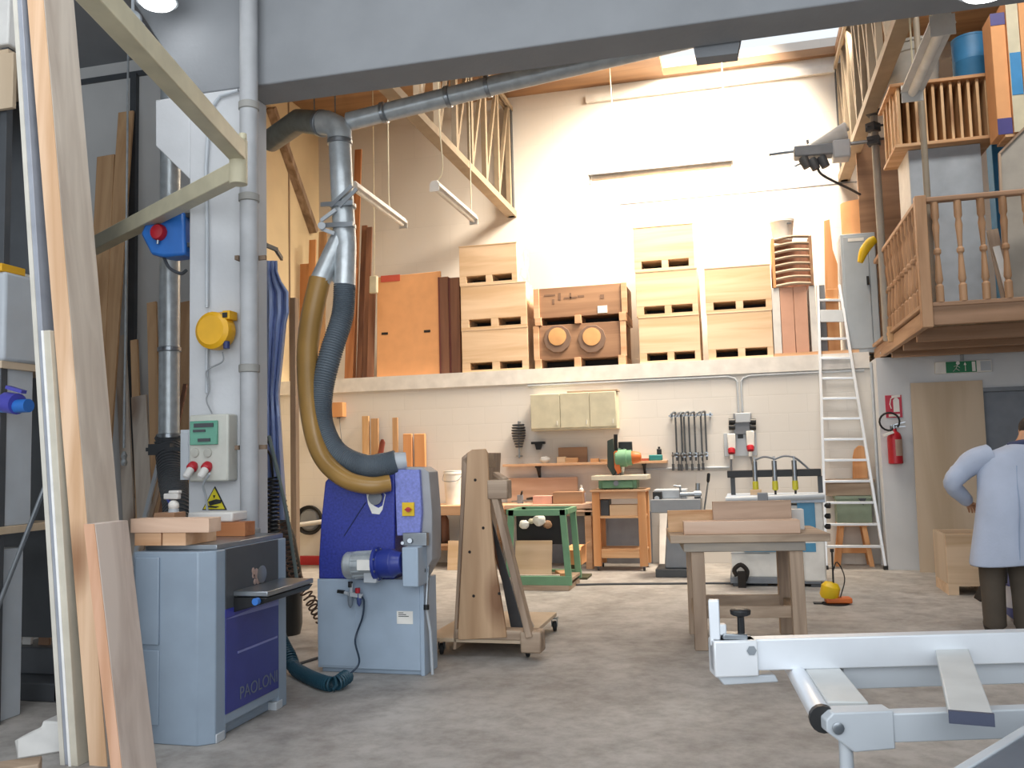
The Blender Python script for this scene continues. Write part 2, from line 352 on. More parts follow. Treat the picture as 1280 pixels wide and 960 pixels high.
MB().hexa([(b2-.001, Yf-.034, 0), (b2+.014, Yf-.034, 0), (b2+.014, Yf-.03, 0), (b2-.001, Yf-.03, 0), (b2+k2*zt2-.001, Yf-.034, zt2), (b2+k2*zt2+.014, Yf-.034, zt2), (b2+k2*zt2+.014, Yf-.03, zt2), (b2+k2*zt2-.001, Yf-.03, zt2)]).o('edge_band', paint('edge_white', '#f2f1ee', .4), wb, label='white edge band')
Yf = 3.72
zt3 = P(105, 655, Yf).z; b3, t3 = leanx(139, 960, 105, 655, zt3)
sb = standing('short_board', 'short wide sawn board leaning in front of the thick pine beam, pink edge', 'board', b3, t3, .062, Yf, .24, zt3, wood('grey_beech', '#b5a398', '#d2c3b8', 'z', 7))
MB().hexa([(b3, Yf-.004, 0), (b3+.06, Yf-.004, 0), (b3+.06, Yf, 0), (b3, Yf, 0), (t3, Yf-.004, zt3), (t3+.06, Yf-.004, zt3), (t3+.06, Yf, zt3), (t3, Yf, zt3)]).o('sawn_edge', wood('pink_edge', '#c99877', '#e2b598', 'z', 9), sb, label='pink planed edge')
# ------------------------------------------------------------------ rack at the left edge
Yr = 4.45
xr1 = P(2, 450, Yr).x
rk = thing('storage_rack', 'timber storage rack with a shelf at the left edge behind the foreground boards', 'rack', (xr1-.6, Yr+.3, 0))
zs = P(8, 60, Yr).z
for x in (xr1-1.2, xr1-.07):
    for y in (Yr+.02, Yr+.55): MB().bb(x, x+.05, y, y+.05, 0, 4.3).o('upright', M['dgrey'], rk, .003)
for z in (zs-.02, 2.15, 1.15): MB().bb(xr1-1.2, xr1-.0, Yr, Yr+.62, z-.03, z+.015).o('shelf', M['plyz'], rk, .003)
MB().bb(xr1-1.2, xr1, Yr+.6, Yr+.63, .4, 4.2).o('back_panel', M['dgrey'], rk)
MB().bb(xr1-1.2, xr1+.07, Yr-.03, Yr, P(8, 138, Yr).z, zs-.05).o('apron', M['plyz'], rk, .003)
Yr -= .02
x0, x1, z0, z1 = fr(-60, 452, -8, 648, Yr)
eb = thing('electrical_cabinet', 'light grey electrical cabinet at the left edge below the blue hose', 'cabinet', ((x0+x1)/2, Yr, z0))
zsh = 1.165
MB().bb(x0, x1, Yr+.03, Yr+.3, zsh, z1).o('body', M['lgrey'], eb, .006)
MB().bb(x0+.03, x1-.02, Yr+.012, Yr+.03, zsh+.03, z1-.03).o('door', M['lgrey'], eb, .004)
MB().cyl((x0+.08, Yr+.012, 1.4), (x0+.08, Yr-.004, 1.4), .018).o('lock', M['steel'], eb)
x0, x1, z0, z1 = fr(-80, 690, -16, 850, Yr)
wc = thing('white_cabinet', 'white low cabinet at the left edge near the floor', 'cabinet', ((x0+x1)/2, Yr, 0))
MB().bb(x0, x1-.03, Yr+.05, Yr+.3, 0, z1).o('body', M['lgrey'], wc, .006)
MB().bb(x0+.02, x1-.045, Yr+.03, Yr+.05, .08, z1-.03).o('door', M['white'], wc, .004)
MB().bb(x1-.14, x1-.12, Yr+.015, Yr+.03, z1-.2, z1-.1).o('handle', M['steel'], wc)
x0, x1, z0, z1 = fr(-50, 340, 8, 405, Yr)
cb = thing('plastic_case', 'pale grey case with a yellow corner on the rack shelf at the left edge', 'case', ((x0+x1)/2, Yr+.2, 2.165))
MB().bb(x0, x1-.03, Yr+.02, Yr+.35, 2.165, z1).o('body', M['lgrey'], cb, .02)
MB().bb(x0+.1, x1-.12, Yr+.01, Yr+.37, z1, z1+.04).o('lid', M['white'], cb, .01)
MB().bb(x1-.12, x1-.05, Yr+.01, Yr+.2, z1, z1+.05).o('corner', M['yellow'], cb, .006, 'yellow corner block')
MB().tube([(x1-.35, Yr+.02, z1-.1), (x1-.33, Yr-.01, z1-.14), (x1-.2, Yr-.01, z1-.14), (x1-.18, Yr+.02, z1-.1)], .008, sm=4).o('handle', M['dgrey'], cb)
x0, x1, z0, z1 = fr(-50, 0, 14, 50, Yr)
wbx = MB().bb(x0, x1-.02, Yr, Yr+.4, zs+.016, z1+.1)
tag(wbx.o('storage_box', M['white'], None, .01), 'white box on the topmost shelf of the left rack', 'box')
a = P(-25, 500, Yr-.05); b = P(36, 507, Yr-.08)
hs = thing('blue_hose', 'bright blue hose with purple clamp at the left edge', 'hose', (a.x, a.y, z1 if False else P(10, 525, Yr).z))
MB().tube([a, (a*.5+b*.5)+V((0, 0, -.02)), b], .04, 14, sm=5).o('hose', M['bluep'], hs)
MB().tube([P(8, 503, Yr-.06), P(22, 505, Yr-.075)], .062, 16).o('clamp', paint('purple_clamp', '#4a4aa8', .4), hs)
MB().bar(P(10, 484, Yr-.07), P(30, 490, Yr-.07), .04, .02).o('clamp_bolt', paint('purple_clamp', '#4a4aa8', .4), hs)
# things low down behind the boards
Yq = 5.3
for (xa, ya, xb, yb, w, lab, mt) in ((36, 796, 52, 640, .07, 'narrow white board standing behind the foreground boards near the left edge', M['white']), (58, 800, 66, 640, .09, 'brown board standing beside the narrow white board near the left edge', M['brown'])):
    p, q = P(xa, ya, Yq), P(xb, yb, Yq+.1); p.z = .0 if p.z < .3 else p.z
    f = V((p.x-(q.x-p.x)*.25, Yq-.05, 0))
    tag(MB().bar(f+V((0, 0, .0)), q, w, .02, (0, 1, 0)).o('leaning_board', mt, None, .002), lab, 'board')
p, q = P(4, 742, 4.36), P(47, 632, 4.36); d_ = (q-p).normalized(); p = p-d_*(p.z/d_.z)
tag(MB().tube([p, q+d_*.12], .014).o('steel_rod', M['steel']), 'grey steel rod slanting behind the foreground boards near the left edge', 'rod')
pz = PZ(40, 940, .0)
cp = MB().bb(-4.95, -4.05, 5.0, 5.5, 0, .12).bb(-4.95, -4.0, 5.2, 5.5, .12, .3)
tag(cp.o('plinth', M['dgrey'], None, .01), 'dark grey stepped plinth on the floor at the lower left behind the boards', 'plinth')
a, b = PZ(20, 945, .02), PZ(76, 935, .02)
c = a+(b-a)*.5
tag(MB().prism([(a.x, a.y, .0), (b.x+.02, b.y, .0), (b.x+.02, b.y, .155), (b.x-.12, b.y, .155), (b.x-.13, b.y, .12), (a.x, a.y, .11)], (-.02, .16, 0)).o('plastic_tray', M['white'], None, .01), 'white plastic tray on the floor at the lower left corner', 'tray')
a = PZ(-30, 965, .06); b = PZ(74, 952, .06)
tag(MB().bar((a.x, a.y-.1, .05), (b.x-.02, b.y-.1, .05), .14, .1).o('timber_offcut', M['oakx'], None, .006), 'brown timber offcut on the floor at the very bottom left', 'offcut')
# ------------------------------------------------------------------ articulated arm at the pillar
E1 = P(298, 205, 4.85); zt = E1.z
far = PZ(100, -4, zt+.0)
d1_ = (far-E1).normalized()
arm = thing('swing_arm', 'cream articulated steel arm folded at the pillar above the yellow reel', 'arm', (E1.x, E1.y, zt))
MB().bar(E1+V((0, 0, .075)), E1+d1_*3.2+V((0, 0, .075)), .1, .115).o('outer_beam', M['creamsteel'], arm, .006)
q = PZ(112, 312, zt-.06); d2_ = (q-(E1+V((0, 0, -.06)))).normalized()
ln = (7.5-E1.y)/d2_.y
MB().bar(E1+V((0, 0, -.05)), E1+V((0, 0, -.05))+d2_*ln, .095, .115).o('inner_beam', M['creamsteel'], arm, .006)
MB().cyl(E1+V((0, 0, -.13)), E1+V((0, 0, .15)), .055, None, 20).cyl(E1+V((.03, 0, .15)), E1+V((.03, 0, .19)), .025).o('hinge', M['creamsteel'], arm, .004)
f = E1+V((0, 0, -.05))+d2_*ln
MB().bb(f.x-.15, f.x+.15, 7.47, 7.5, f.z-.2, f.z+.2).o('wall_plate', M['creamsteel'], arm, .004)
ln2 = 3.0
# lamps over the left bay and right corner
def highbay(px, py, Y, lab):
    c = P(px, py, Y)
    l = thing('bay_lamp', lab, 'lamp', (c.x, c.y, c.z), 'bay lamps under the front ceiling')
    MB().lathe([(.08, 0), (.14, .0), (.135, .03), (.09, .22), (.06, .27), (.05, .36)], c, (0, 0, 1), 24).o('reflector', M['galv'], l)
    MB().lathe([(.125, .0), (.105, -.025), (.0, -.036)], c+V((0, 0, 0)), (0, 0, 1), 24).o('diffuser', glow('lamp_on', '#ffffff', 9), l)
    MB().cyl(c+V((0, 0, .36)), (c.x, c.y, 5.6), .008).o('cord', M['black'], l)
    return c
highbay(196, 2, 5.2, 'lit round bay lamp over the left bay above the cream arm')
highbay(1235, -16, 4.4, 'lit round bay lamp at the top right corner under the concrete beam')
c = P(168, 30, 5.4)
tag(MB().tube([P(158, 14, 5.45), P(172, 22, 5.4), P(168, 40, 5.42), P(181, 50, 5.4)], .03, 8, sm=5).tube([P(160, 30, 5.4), P(178, 32, 5.44), P(172, 60, 5.4), P(190, 88, 5.45)], .02, 8, sm=5).tube([P(166, 24, 5.42), V((P(166, 24, 5.42).x, 5.42, 5.6))], .012, 6).o('cable_bundle', M['lgrey']), 'bundle of tied cables hanging above the cream arm at the upper left', 'cable')
# ------------------------------------------------------------------ pillar fittings
xp = P(314, 400, 5.44).x
dp = thing('downpipe', 'grey round downpipe on the right edge of the white pillar', 'pipe', (xp+.0, 5.44, 0))
Yp = 5.5-.085
MB().cyl((xp, Yp, 0.02), (xp, Yp, 5.58), .062, None, 20).o('pipe', paint('pipe_grey', '#a9abae', .55), dp)
for z in (1.02, 2.12, 3.3, 3.95): MB().lathe([(.064, 0), (.071, .005), (.071, .05), (.064, .055)], (xp, Yp, z)).o('collar', paint('pipe_collar', '#94938f', .6), dp)
for z in (1.6, 2.9): MB().bb(xp-.1, xp+.1, Yp+.04, Yp+.06, z, z+.03).bb(xp-.08, xp-.06, Yp+.04, 5.5, z, z+.03).bb(xp-.1, xp-.07, Yp-.02, Yp+.06, z, z+.03).o('bracket', paint('rusty', '#7a6654', .7), dp)
xc = P(259, 400, 5.48).x
MB().tube([(xc, 5.49, 1.96), (xc, 5.49, 3.3), (xc, 5.48, 3.9)], .012, 8)
tag(MB().tube([(xc, 5.475, 2.0), (xc, 5.475, 2.41)], .011, 8).tube([(xc, 5.475, 2.6), (xc, 5.475, 3.15), (xc-.01, 5.475, 3.6), P(262, 138, 5.475), P(275, 120, 5.475), P(298, 113, 5.47)], .012, 8).o('conduit_pipe', M['lgrey']), 'thin grey conduit running up the middle of the white pillar', 'conduit')
# cable reel
c = P(270, 414, 5.42)
yr = thing('cable_reel', 'yellow round cable reel on the white pillar', 'reel', (c.x, c.y, c.z-.13))
MB().lathe([(.02, -.07), (.1, -.07), (.128, -.05), (.132, 0), (.128, .04), (.1, .055), (.03, .055)], c, (0, 1, 0), 28).o('drum', M['yellow'], yr)
MB().bb(c.x+.08, c.x+.135, c.y-.05, c.y+.05, c.z+.07, c.z+.13).bb(c.x-.03, c.x+.03, c.y+.04, 5.5, c.z+.05, c.z+.14).o('bracket', M['yellow'], yr, .004)
MB().bb(c.x+.085, c.x+.12, c.y-.06, c.y-.05, c.z+.08, c.z+.115).o('cable_guide', M['black'], yr, .003)
MB().cyl((c.x+.1, c.y-.03, c.z-.13), (c.x+.1, c.y-.03, c.z-.08), .022).o('stopper', M['navy'], yr)
MB().tube([P(278, 440, 5.42), P(278, 452, 5.42), P(258, 464, 5.44), P(262, 485, 5.45), P(258, 500, 5.46), P(265, 517, 5.47)], .006, 6, sm=6).o('cable', paint('cable_grey', '#8d9093', .5), yr)
# electrical panel
x0, x1, z0, z1 = fr(235, 518, 284, 602, 5.37)
ep = thing('socket_unit', 'grey industrial socket panel with green window on the white pillar', 'electrical panel', ((x0+x1)/2, 5.43, z0))
MB().bb(x0, x1, 5.38, 5.5, z0, z1).o('housing', paint('panel_beige', '#c3c3ba', .5), ep, .012)
a0, a1, c0, c1 = fr(237, 526, 271, 556, 5.36)
MB().bb(a0, a1, 5.36, 5.38, c0, c1).o('window', paint('green_glass', '#5f9d86', .15), ep, .004, 'green tinted window')
MB().pb(242, 529, 266, 534, 5.352, .009).pb(241, 537, 256, 540, 5.352, .009).pb(247, 548, 262, 552, 5.352, .009).o('breaker_row', M['dgrey'], ep)
for px in (244, 260):
    MB().lathe([(.032, 0), (.03, -.01), (.02, -.012)], P(px, 566, 5.38), (0, 1, 0), 20).o('socket', paint('socket_beige', '#b4b3aa', .5), ep)  # sockets in a darker beige than the housing
for px in (241, 259):
    a = P(px, 583, 5.37); d = V((0, -.75, -.66))
    MB().lathe([(.03, -.02), (.036, .0), (.036, .022), (.03, .03), (.02, .04)], a, d, 20).o('plug', M['red'], ep, label='red industrial plug')
    MB().lathe([(.026, .032), (.024, .1), (.014, .11)], a, d, 14).o('plug_body', M['white'], ep)
x0, x1, z0, z1 = fr(222, 537, 234, 600, 5.37)
tag(MB().bb(x0, x1-.002, 5.4, 5.5, z0, z1).bb(x0+.02, x1-.01, 5.395, 5.4, z0+.02, z1-.02).bb(xl-.02, x1, 5.5, 5.52, z0+.05, z1-.05).o('junction_box', M['lgrey'], None, .006), 'narrow light grey box beside the socket panel on the pillar', 'box')
a = P(255, 600, 5.36)
tag(MB().tube([P(262, 592, 5.30), P(254, 606, 5.36), P(257, 620, 5.42), P(260, 645, 5.47), P(262, 662, 5.46)], .008, 8, sm=6).o('power_cable', M['lgrey']), 'grey cable hanging from the socket panel past the warning sign', 'cable')
# warning sign
a, b, c = P(268, 609, 5.49), P(253, 637, 5.49), P(282, 637, 5.49); ctr = (a+b+c)/3
ws = thing('warning_sign', 'yellow triangular hand crushing warning sign on the pillar', 'sign', (ctr.x, 5.49, b.z))
def tri(k, y, t): return MB().prism([ctr+(p-ctr)*k+V((0, y-ctr.y, 0)) for p in (a, b, c)], (0, t, 0))
tri(1.06, 5.494, .006).o('border', M['black'], ws); tri(.92, 5.49, .004).o('face', paint('sign_yellow', '#d8c81e', .5), ws)
h = MB()
for pts in (((260, 627), (270, 624), (276, 625), (276, 629), (262, 632)), ((258, 632), (274, 633), (270, 635), (258, 634)), ((266, 619), (269, 619), (267.5, 623))):
    h.prism([P(x, y, 5.486) for x, y in pts], (0, .004, 0))
h.o('pictogram', M['black'], ws)
# air reel on the side of the pillar
c = P(205, 293, 5.62)
ar = thing('hose_reel', 'blue hose reel with red centre on the left side of the pillar', 'reel', (c.x, c.y, c.z-.16))
pg = [(175, 292), (183, 275), (203, 266), (229, 264), (231, 318), (205, 321), (188, 318)]
MB().prism([P(x, y, 5.55) for x, y in pg], (0, .17, 0)).o('housing', M['bluep'], ar, .02)
MB().lathe([(.06, 0), (.06, -.03), (.05, -.045), (.02, -.05)], P(200, 291, 5.55), (0, 1, 0), 22).o('hub', M['red'], ar, label='red centre hub')
MB().bb(P(230, 290, 5.6).x-.02, xl, 5.58, 5.68, c.z-.12, c.z-.09).bb(P(230, 290, 5.6).x-.02, xl, 5.58, 5.68, c.z+.1, c.z+.13).o('bracket', M['dgrey'], ar)
MB().cyl(P(197, 305, 5.53), P(198, 297, 5.53), .01).o('valve', M['steel'], ar)
MB().tube([P(205, 322, 5.62), P(212, 335, 5.6), P(226, 342, 5.58), P(233, 338, 5.56)], .012, 8, sm=6).o('hose', M['dgrey'], ar)
# duct in the left bay
xd = P(212, 400, 6.4).x; Yd = 6.4
zbo = P(212, 545, Yd).z
dv = thing('extraction_duct', 'vertical galvanised duct with black flexible end left of the pillar', 'duct', (xd, Yd, .95))
MB().cyl((xd, Yd, zbo), (xd, Yd, 5.55), .083, None, 24).o('pipe', M['galv'], dv)
for py in (440, 300, 548):
    z = P(212, py, Yd).z; MB().lathe([(.085, 0), (.094, .006), (.094, .035), (.085, .04)], (xd, Yd, z), (0, 0, 1), 24).o('joint', M['steel'], dv)
fl = [(xd, Yd, zbo), (xd+.0, Yd, zbo-.1), P(216, 600, 6.2), P(222, 632, 5.9), P(222, 660, 5.75)]
MB().tube(fl, .1, 16, sm=6).helix(fl, .1, .035, .012, 5, 16).o('flexible_end', M['dgrey'], dv)
tag(MB().bar(P(183, 562, Yd-.12), P(226, 561, Yd-.12), .02, .03).bb(xd-.1, xd+.1, Yd-.13, Yd-.07, P(212, 564, Yd).z-.03, P(212, 558, Yd).z+.02).o('slide_gate', M['dgrey']), 'dark slide gate bar across the duct left of the pillar', 'gate')
# boards leaning against the partition in the left bay
bays = [(128, 690, 158, 140, .17, 'tanz', 'tallest tan board leaning in the left bay, right behind the pine beam'),
        (112, 680, 133, 195, .2, 'tanz', 'wide tan board leaning in the left bay, partly behind the pine beam'),
        (150, 690, 150, 420, .12, 'pinef', 'grey brown plank leaning in the left bay beside the tan boards'),
        (163, 700, 168, 425, .075, 'tanz', 'narrow tan batten leaning in the left bay in front of the dark joint'),
        (187, 700, 190, 378, .1, 'tanz', 'tan plank leaning behind the vertical duct of the left bay, left side'),
        (225, 700, 228, 378, .17, 'tanz', 'wide tan plank leaning behind the vertical duct of the left bay, right side'),
        (168, 720, 174, 495, .16, 'pinef', 'broad pale plank with square top leaning left of the vertical duct')]
for i, (xa, ya, xb, yb, w, mt, lab) in enumerate(bays):
    yt = 7.46-.05*i; q = P(xb, yb, yt); f = P(xa, ya, yt-.35); k = f-(q-f)*(f.z/(q.z-f.z)); k.y = yt-.1*q.z; k.z = 0
    tag(MB().bar(k, q, w, .025, (0, 1, 0)).o('leaning_plank', M[mt], None, .002), lab, 'plank', 'planks leaning in the left bay')
for j, (xa, ya, xb, yb) in enumerate(((183, 690, 203, 560), (191, 690, 208, 575), (197, 690, 232, 480))):
    f, q = PZ(xa-4, ya+60, 0), P(xb, yb, 7.0-.1*j); f = V((q.x-.3, 6.75-.1*j, 0))
    tag(MB().bar(f, q, .035, .02, (0, 1, 0)).o('moulding_strip', [M['lgrey'], M['oakz'], M['dbrown']][j], None), ['pale grey strip leaning behind the plank machine', 'brown strip leaning next to the pale grey strip', 'thin dark strip leaning behind the socket panel'][j], 'strip')
p = P(157, 240, 7.3)
tag(MB().tube([P(158, 300, 7.2), P(157, 420, 7.15), P(155, 560, 7.1)], .012, 8).tube([P(158, 300, 7.2), V((P(158, 300, 7.2).x, 7.2, 5.58))], .01, 8).lathe([(.02, 0), (.03, .03), (.02, .06), (.03, .09), (.012, .13)], P(155, 582, 7.1), (0, 0, 1), 12).o('air_line', M['galv']), 'thin hanging air line with brass coupling in the left bay', 'hose')
c = P(118, 362, 6.9)
# ------------------------------------------------------------------ grey thickness planer
gx1, gy0 = -2.83, 4.36
gx0 = P(166, 800, gy0).x; gy1 = 5.2; gzt = P(235, 690, gy0).z
pl = thing('thickness_planer', 'grey and purple thickness planer in front of the white pillar', 'machine', ((gx0+gx1)/2, (gy0+gy1)/2, 0))
ch = .075
MB().prism([(gx0, gy0, .0), (gx1-ch, gy0, .0), (gx1, gy0+ch*.8, .0), (gx1, gy0+.16, 0), (gx1-.05, gy0+.2, 0), (gx1-.05, gy1-.12, .0), (gx1, gy1-.1, 0), (gx1, gy1, 0), (gx0, gy1, 0)], (0, 0, gzt)).o('body', M['grey'], pl, .006)
xs, zs_ = P(201, 740, gy0).x, P(201, 806, gy0).z
MB().bb(gx0+.02, xs-.006, gy0-.012, gy0, zs_, gzt-.03).o('service_door', M['grey'], pl, .004)
MB().bb(gx0+.05, xs-.006, gy0-.008, gy0, .1, zs_-.03).o('lower_panel', M['grey'], pl, .004)
MB().bb(gx0, gx1-.02, gy0+.1, gy1, gzt, gzt+.03).o('table', M['steel'], pl, .004)
def sidep(y0, z0, y1, z1, x=gx1+.001): return MB().prism([(x, y0, z0), (x, y1, z0), (x, y1, z1), (x, y0, z1)], (.006, 0, 0))
ya, yb = gy0+.145, gy1-.11
sidep(ya, .13, yb, .66).o('purple_panel', paint('planer_purple', '#333a83', .35), pl, .002, 'purple front panel')
sidep(ya, .70, yb, gzt).o('dark_panel', M['dgrey'], pl, .002, 'dark control panel')
MB().bb(gx1-.05, gx1+.001, ya, yb, .08, gzt).o('front_plate', M['grey'], pl)
sidep(ya, .655, yb, .70, gx1+.002).o('purple_stripe', paint('planer_violet', '#353a92', .35), pl)
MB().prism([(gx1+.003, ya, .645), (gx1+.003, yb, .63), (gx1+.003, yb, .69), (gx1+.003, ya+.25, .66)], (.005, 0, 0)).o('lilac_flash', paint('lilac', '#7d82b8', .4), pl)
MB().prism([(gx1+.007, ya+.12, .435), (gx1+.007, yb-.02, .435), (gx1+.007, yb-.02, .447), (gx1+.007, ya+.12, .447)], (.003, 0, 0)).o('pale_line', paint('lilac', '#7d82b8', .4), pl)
text('maker_lettering', 'PAOLONI', .1, (gx1+.009, (ya+yb)/2+.06, .205), (0, 1, 0), (0, 0, 1), paint('letter_grey', '#646d80', .5), pl)
text('model_lettering', 'PAOLONI', .055, (gx1+.009, (ya+yb)/2-.08, .735), (0, 1, 0), (0, 0, 1), M['lgrey'], pl)
# little metallic emblem of cutter parts printed on the dark panel
m = MB()
for i in range(9):
    y, z = ya+.28+.2*R_.random(), .80+.09*R_.random()
    m.lathe([(.012+.02*R_.random(), 0), (.01, .004)], (gx1+.007, y, z), (1, 0, 0), 8)
m.o('cutter_emblem', paint('emblem_pink', '#b59a90', .35, .3), pl)
m = MB().lathe([(.05, 0), (.052, .008), (.03, .01)], (gx1+.006, ya+.38, .845), (1, 0, 0), 18).o('emblem_disc', M['steel'], pl)
# out-feed table bracket
t0_ = P(272, 733, gy0+.4)
m = MB(); zt_ = P(296, 733, gy0+.4).z
m.bb(gx1, gx1+.22, ya+.08, yb+.05, zt_-.03, zt_)
m.o('outfeed_table', M['steel'], pl, .006)
MB().prism([(gx1, ya+.08, zt_-.035), (gx1+.22, ya+.08, zt_-.035), (gx1+.19, ya+.08, zt_-.07), (gx1, ya+.08, zt_-.12)], (0, .55, 0)).o('table_bracket', M['black'], pl, .004)
MB().lathe([(.02, 0), (.02, .03)], (gx1+.17, ya+.06, zt_-.05), (0, -1, 0), 12).o('lock_knob', M['bluep'], pl)
for y in (gy0+.1, gy1-.1): MB().bb(gx1-.07, gx1+.005, y-.04, y+.04, 0, .05).o('foot', M['lgrey'], pl, .004)
# things on top of the planer
zt = gzt+.031
def onp(name, x0, y0, x1, y1, Y, d, z, h, mat, lab, cat_):
    a, b = P(x0, (y0+y1)/2, Y).x, P(x1, (y0+y1)/2, Y).x
    return tag(MB().bb(a, b, Y, Y+d, z, z+h).o(name, mat, None, .002), lab, cat_)
h1 = .072
onp('timber_block', 168, 673, 201, 690, gy0+.03, .3, zt, h1, M['orax'], 'orange timber block on the planer, the left one under the long plank', 'timber')
onp('timber_block', 203, 673, 232, 690, gy0+.03, .3, zt, h1, M['orax'], 'orange timber block on the planer, right of the other block under the long plank', 'timber')
onp('plank', 163, 656, 261, 673, gy0+.02, .12, zt+h1, .078, M['pinkx'], 'pink brown plank lying along the front of the planer top', 'plank')
zq = zt+h1+.06
Yz = gy0+.6
a = P(232, 663, Yz).x; b = P(306, 663, Yz).x
tag(MB().bb(a, b, Yz, Yz+.12, zt, zt+.085).o('red_plank', wood('reddish_x', '#a3643c', '#bd7f52', 'x', 9), None, .002), 'reddish plank sticking out to the right over the planer edge', 'plank')
x0, x1, z0, z1 = fr(232, 645, 288, 660, Yz)
tag(MB().bb(x0, x1, Yz+.02, Yz+.2, zt+.086, zt+.086+.06).o('foam_block', M['white'], None, .01), 'white foam block lying on the reddish plank under the warning sign', 'block')
Yk = gy0+.28
x0, x1, z0, z1 = fr(187, 646, 212, 656, Yk)
tag(MB().bb(x0, x1, Yk+.04, Yk+.16, zt+h1+.0, z1+.02).o('brown_block', M['brown'], None, .003), 'brown block behind the long plank on the planer', 'block')
c = P(217, 640, Yk+.12)
br = thing('spray_bottle', 'small bottle with white and blue spray head on the planer', 'bottle', (c.x, c.y, zt))
z0 = zt; zz = P(217, 636, Yk+.12).z
MB().lathe([(.035, 0), (.04, .01), (.04, zz-z0-.05), (.03, zz-z0-.01), (.03, zz-z0)], (c.x, c.y, z0), (0, 0, 1), 18).o('bottle', M['lgrey'], br)
MB().ball((c.x, c.y, zz+.02), .032).o('collar', M['paper'], br)
MB().box((c.x-.01, c.y, zz+.075), (.1, .035, .035)).box((c.x+.01, c.y, zz+.1), (.07, .04, .02)).o('spray_head', M['white'], br, .006)
MB().bar((c.x-.045, c.y, zz+.07), (c.x-.02, c.y, zz+.03), .02, .012).o('trigger', M['blued'], br)
# ------------------------------------------------------------------ blue and grey sanding machine
my0 = 6.02
x0, x1, _, zt = fr(397, 722, 529, 846, my0); x0, x1 = P(397, 780, my0).x, P(530, 780, my0).x
zt = P(460, 724, my0).z; my1 = my0+.27
mc = thing('wide_sander', 'blue hooded sanding machine with grey base in the middle of the floor', 'machine', ((x0+x1)/2, my0+.3, 0))
MB().bb(x0, x1-.03, my0, my1, .035, zt).bb(x1-.03, x1, my0, my1, 0, zt).bb(x0+.02, x1-.03, my0+.03, my1-.03, 0, .035).o('base', paint('sander_grey', '#a3b4c6', .38, 0, .05), mc, .004)
MB().bb(x0+.012, x0+.30, my0-.004, my0, .05, zt-.01).o('access_panel', paint('sander_grey', '#a3b4c6', .38, 0, .05), mc, .002)
def Y_(px, py, y=my0): return P(px, py, y)
hp = [(398, 724), (398, 700), (401, 650), (406, 602), (414, 594), (486, 590), (493, 586), (493, 724)]
MB().prism([Y_(*q) for q in hp], (0, .25, 0)).o('hood', M['blue'], mc, .012)
MB().prism([Y_(x, y, my0-.006) for x, y in ((493, 587), (524, 587), (527, 640), (525, 668), (496, 670))], (0, .24, 0)).o('control_box', paint('blue_hammer_sheen', '#7d86cc', .35, 0, .2, 60, .2), mc, .006, 'blue control box with its sheen in the colour')  # lighter blue puts the sheen of the hammer paint into the colour
MB().tube([Y_(457, 628, my0-.002), Y_(430, 670, my0-.002)], .004, 6).o('hood_seam', M['navy'], mc)
MB().prism([Y_(x, y, my0+.03) for x, y in ((490, 584), (527, 584), (536, 590), (540, 640), (540, 700), (526, 724), (523, 670), (528, 640), (525, 590))], (0, .2, 0)).o('side_frame', paint('frame_grey', '#9b9ca0', .45), mc, .006)
a0, a1, c0, c1 = fr(503, 628, 518, 645, my0-.012)
MB().bb(a0, a1, my0-.02, my0-.006, c0, c1).o('switch_plate', M['yel2'], mc, .002, 'yellow switch plate')
MB().cyl(Y_(510, 637, my0-.02), Y_(510, 637, my0-.04), .018).bar(Y_(506, 637, my0-.042), Y_(514, 637, my0-.042), .012, .01).o('switch_knob', M['red'], mc)
# white badge below the amber port
MB().prism([Y_(x, y, my0-.004) for x, y in ((458, 617), (464, 619), (467, 632), (473, 635), (478, 632), (481, 619), (479, 616), (482, 618), (478, 637), (474, 643), (465, 642), (460, 630))], (0, .004, 0)).o('white_badge', M['paper'], mc)
MB().lathe([(.05, 0), (.052, -.02), (.045, -.022)], Y_(470, 622, my0), (0, 1, 0), 20).o('port_cap', paint('cap_grey', '#7d8086', .5), mc)
# motor with gearbox
mp = Y_(432, 707, my0-.10); mq = Y_(470, 705, my0-.10); mr = Y_(500, 703, my0-.10); d = (mr-mp).normalized()
L1 = (mq-mp).length
MB().lathe([(.05, 0), (.085, .006), (.095, .02), (.095, .07), (.088, .072), (.088, L1)], mp, d, 24).o('motor', M['galv'], mc)
m = MB()
for k in range(14):
    t = 2*math.pi*k/14; a, b = frame_of(d); o_ = a*math.cos(t)*.09+b*math.sin(t)*.09
    m.bar(mp+d*.075+o_, mq+o_, .006, .012, (o_.x, o_.y, o_.z) if abs(o_.normalized().dot(d)) < .9 else (0, 0, 1))
m.o('cooling_fins', M['galv'], mc)
MB().pb(446, 700, 463, 713, my0-.205, .02).o('nameplate', M['paper'], mc)
MB().pb(454, 714, 470, 729, my0-.17, .1).o('terminal_box', M['lgrey'], mc, .006)
MB().lathe([(.118, 0), (.118, .022), (.09, .03), (.098, .06), (.1, .13), (.085, .15), (.07, .2)], mq, d, 20).o('gearbox', M['blued'], mc, .003)
for k in range(8):
    t = 2*math.pi*(k+.5)/8; a, b = frame_of(d); c = mq+(a*math.cos(t)+b*math.sin(t))*.106; MB().cyl(c-d*.004, c+d*.03, .008, None, 8).o('bolt', M['steel'], mc)
x_0, x_1, z_0, z_1 = fr(503, 684, 523, 726, my0-.14)
MB().bb(x_0, x_1, my0-.15, my0+.05, zt-.03, z_1).o('gear_cover', paint('sander_grey', '#a3b4c6', .38, 0, .05), mc, .008)
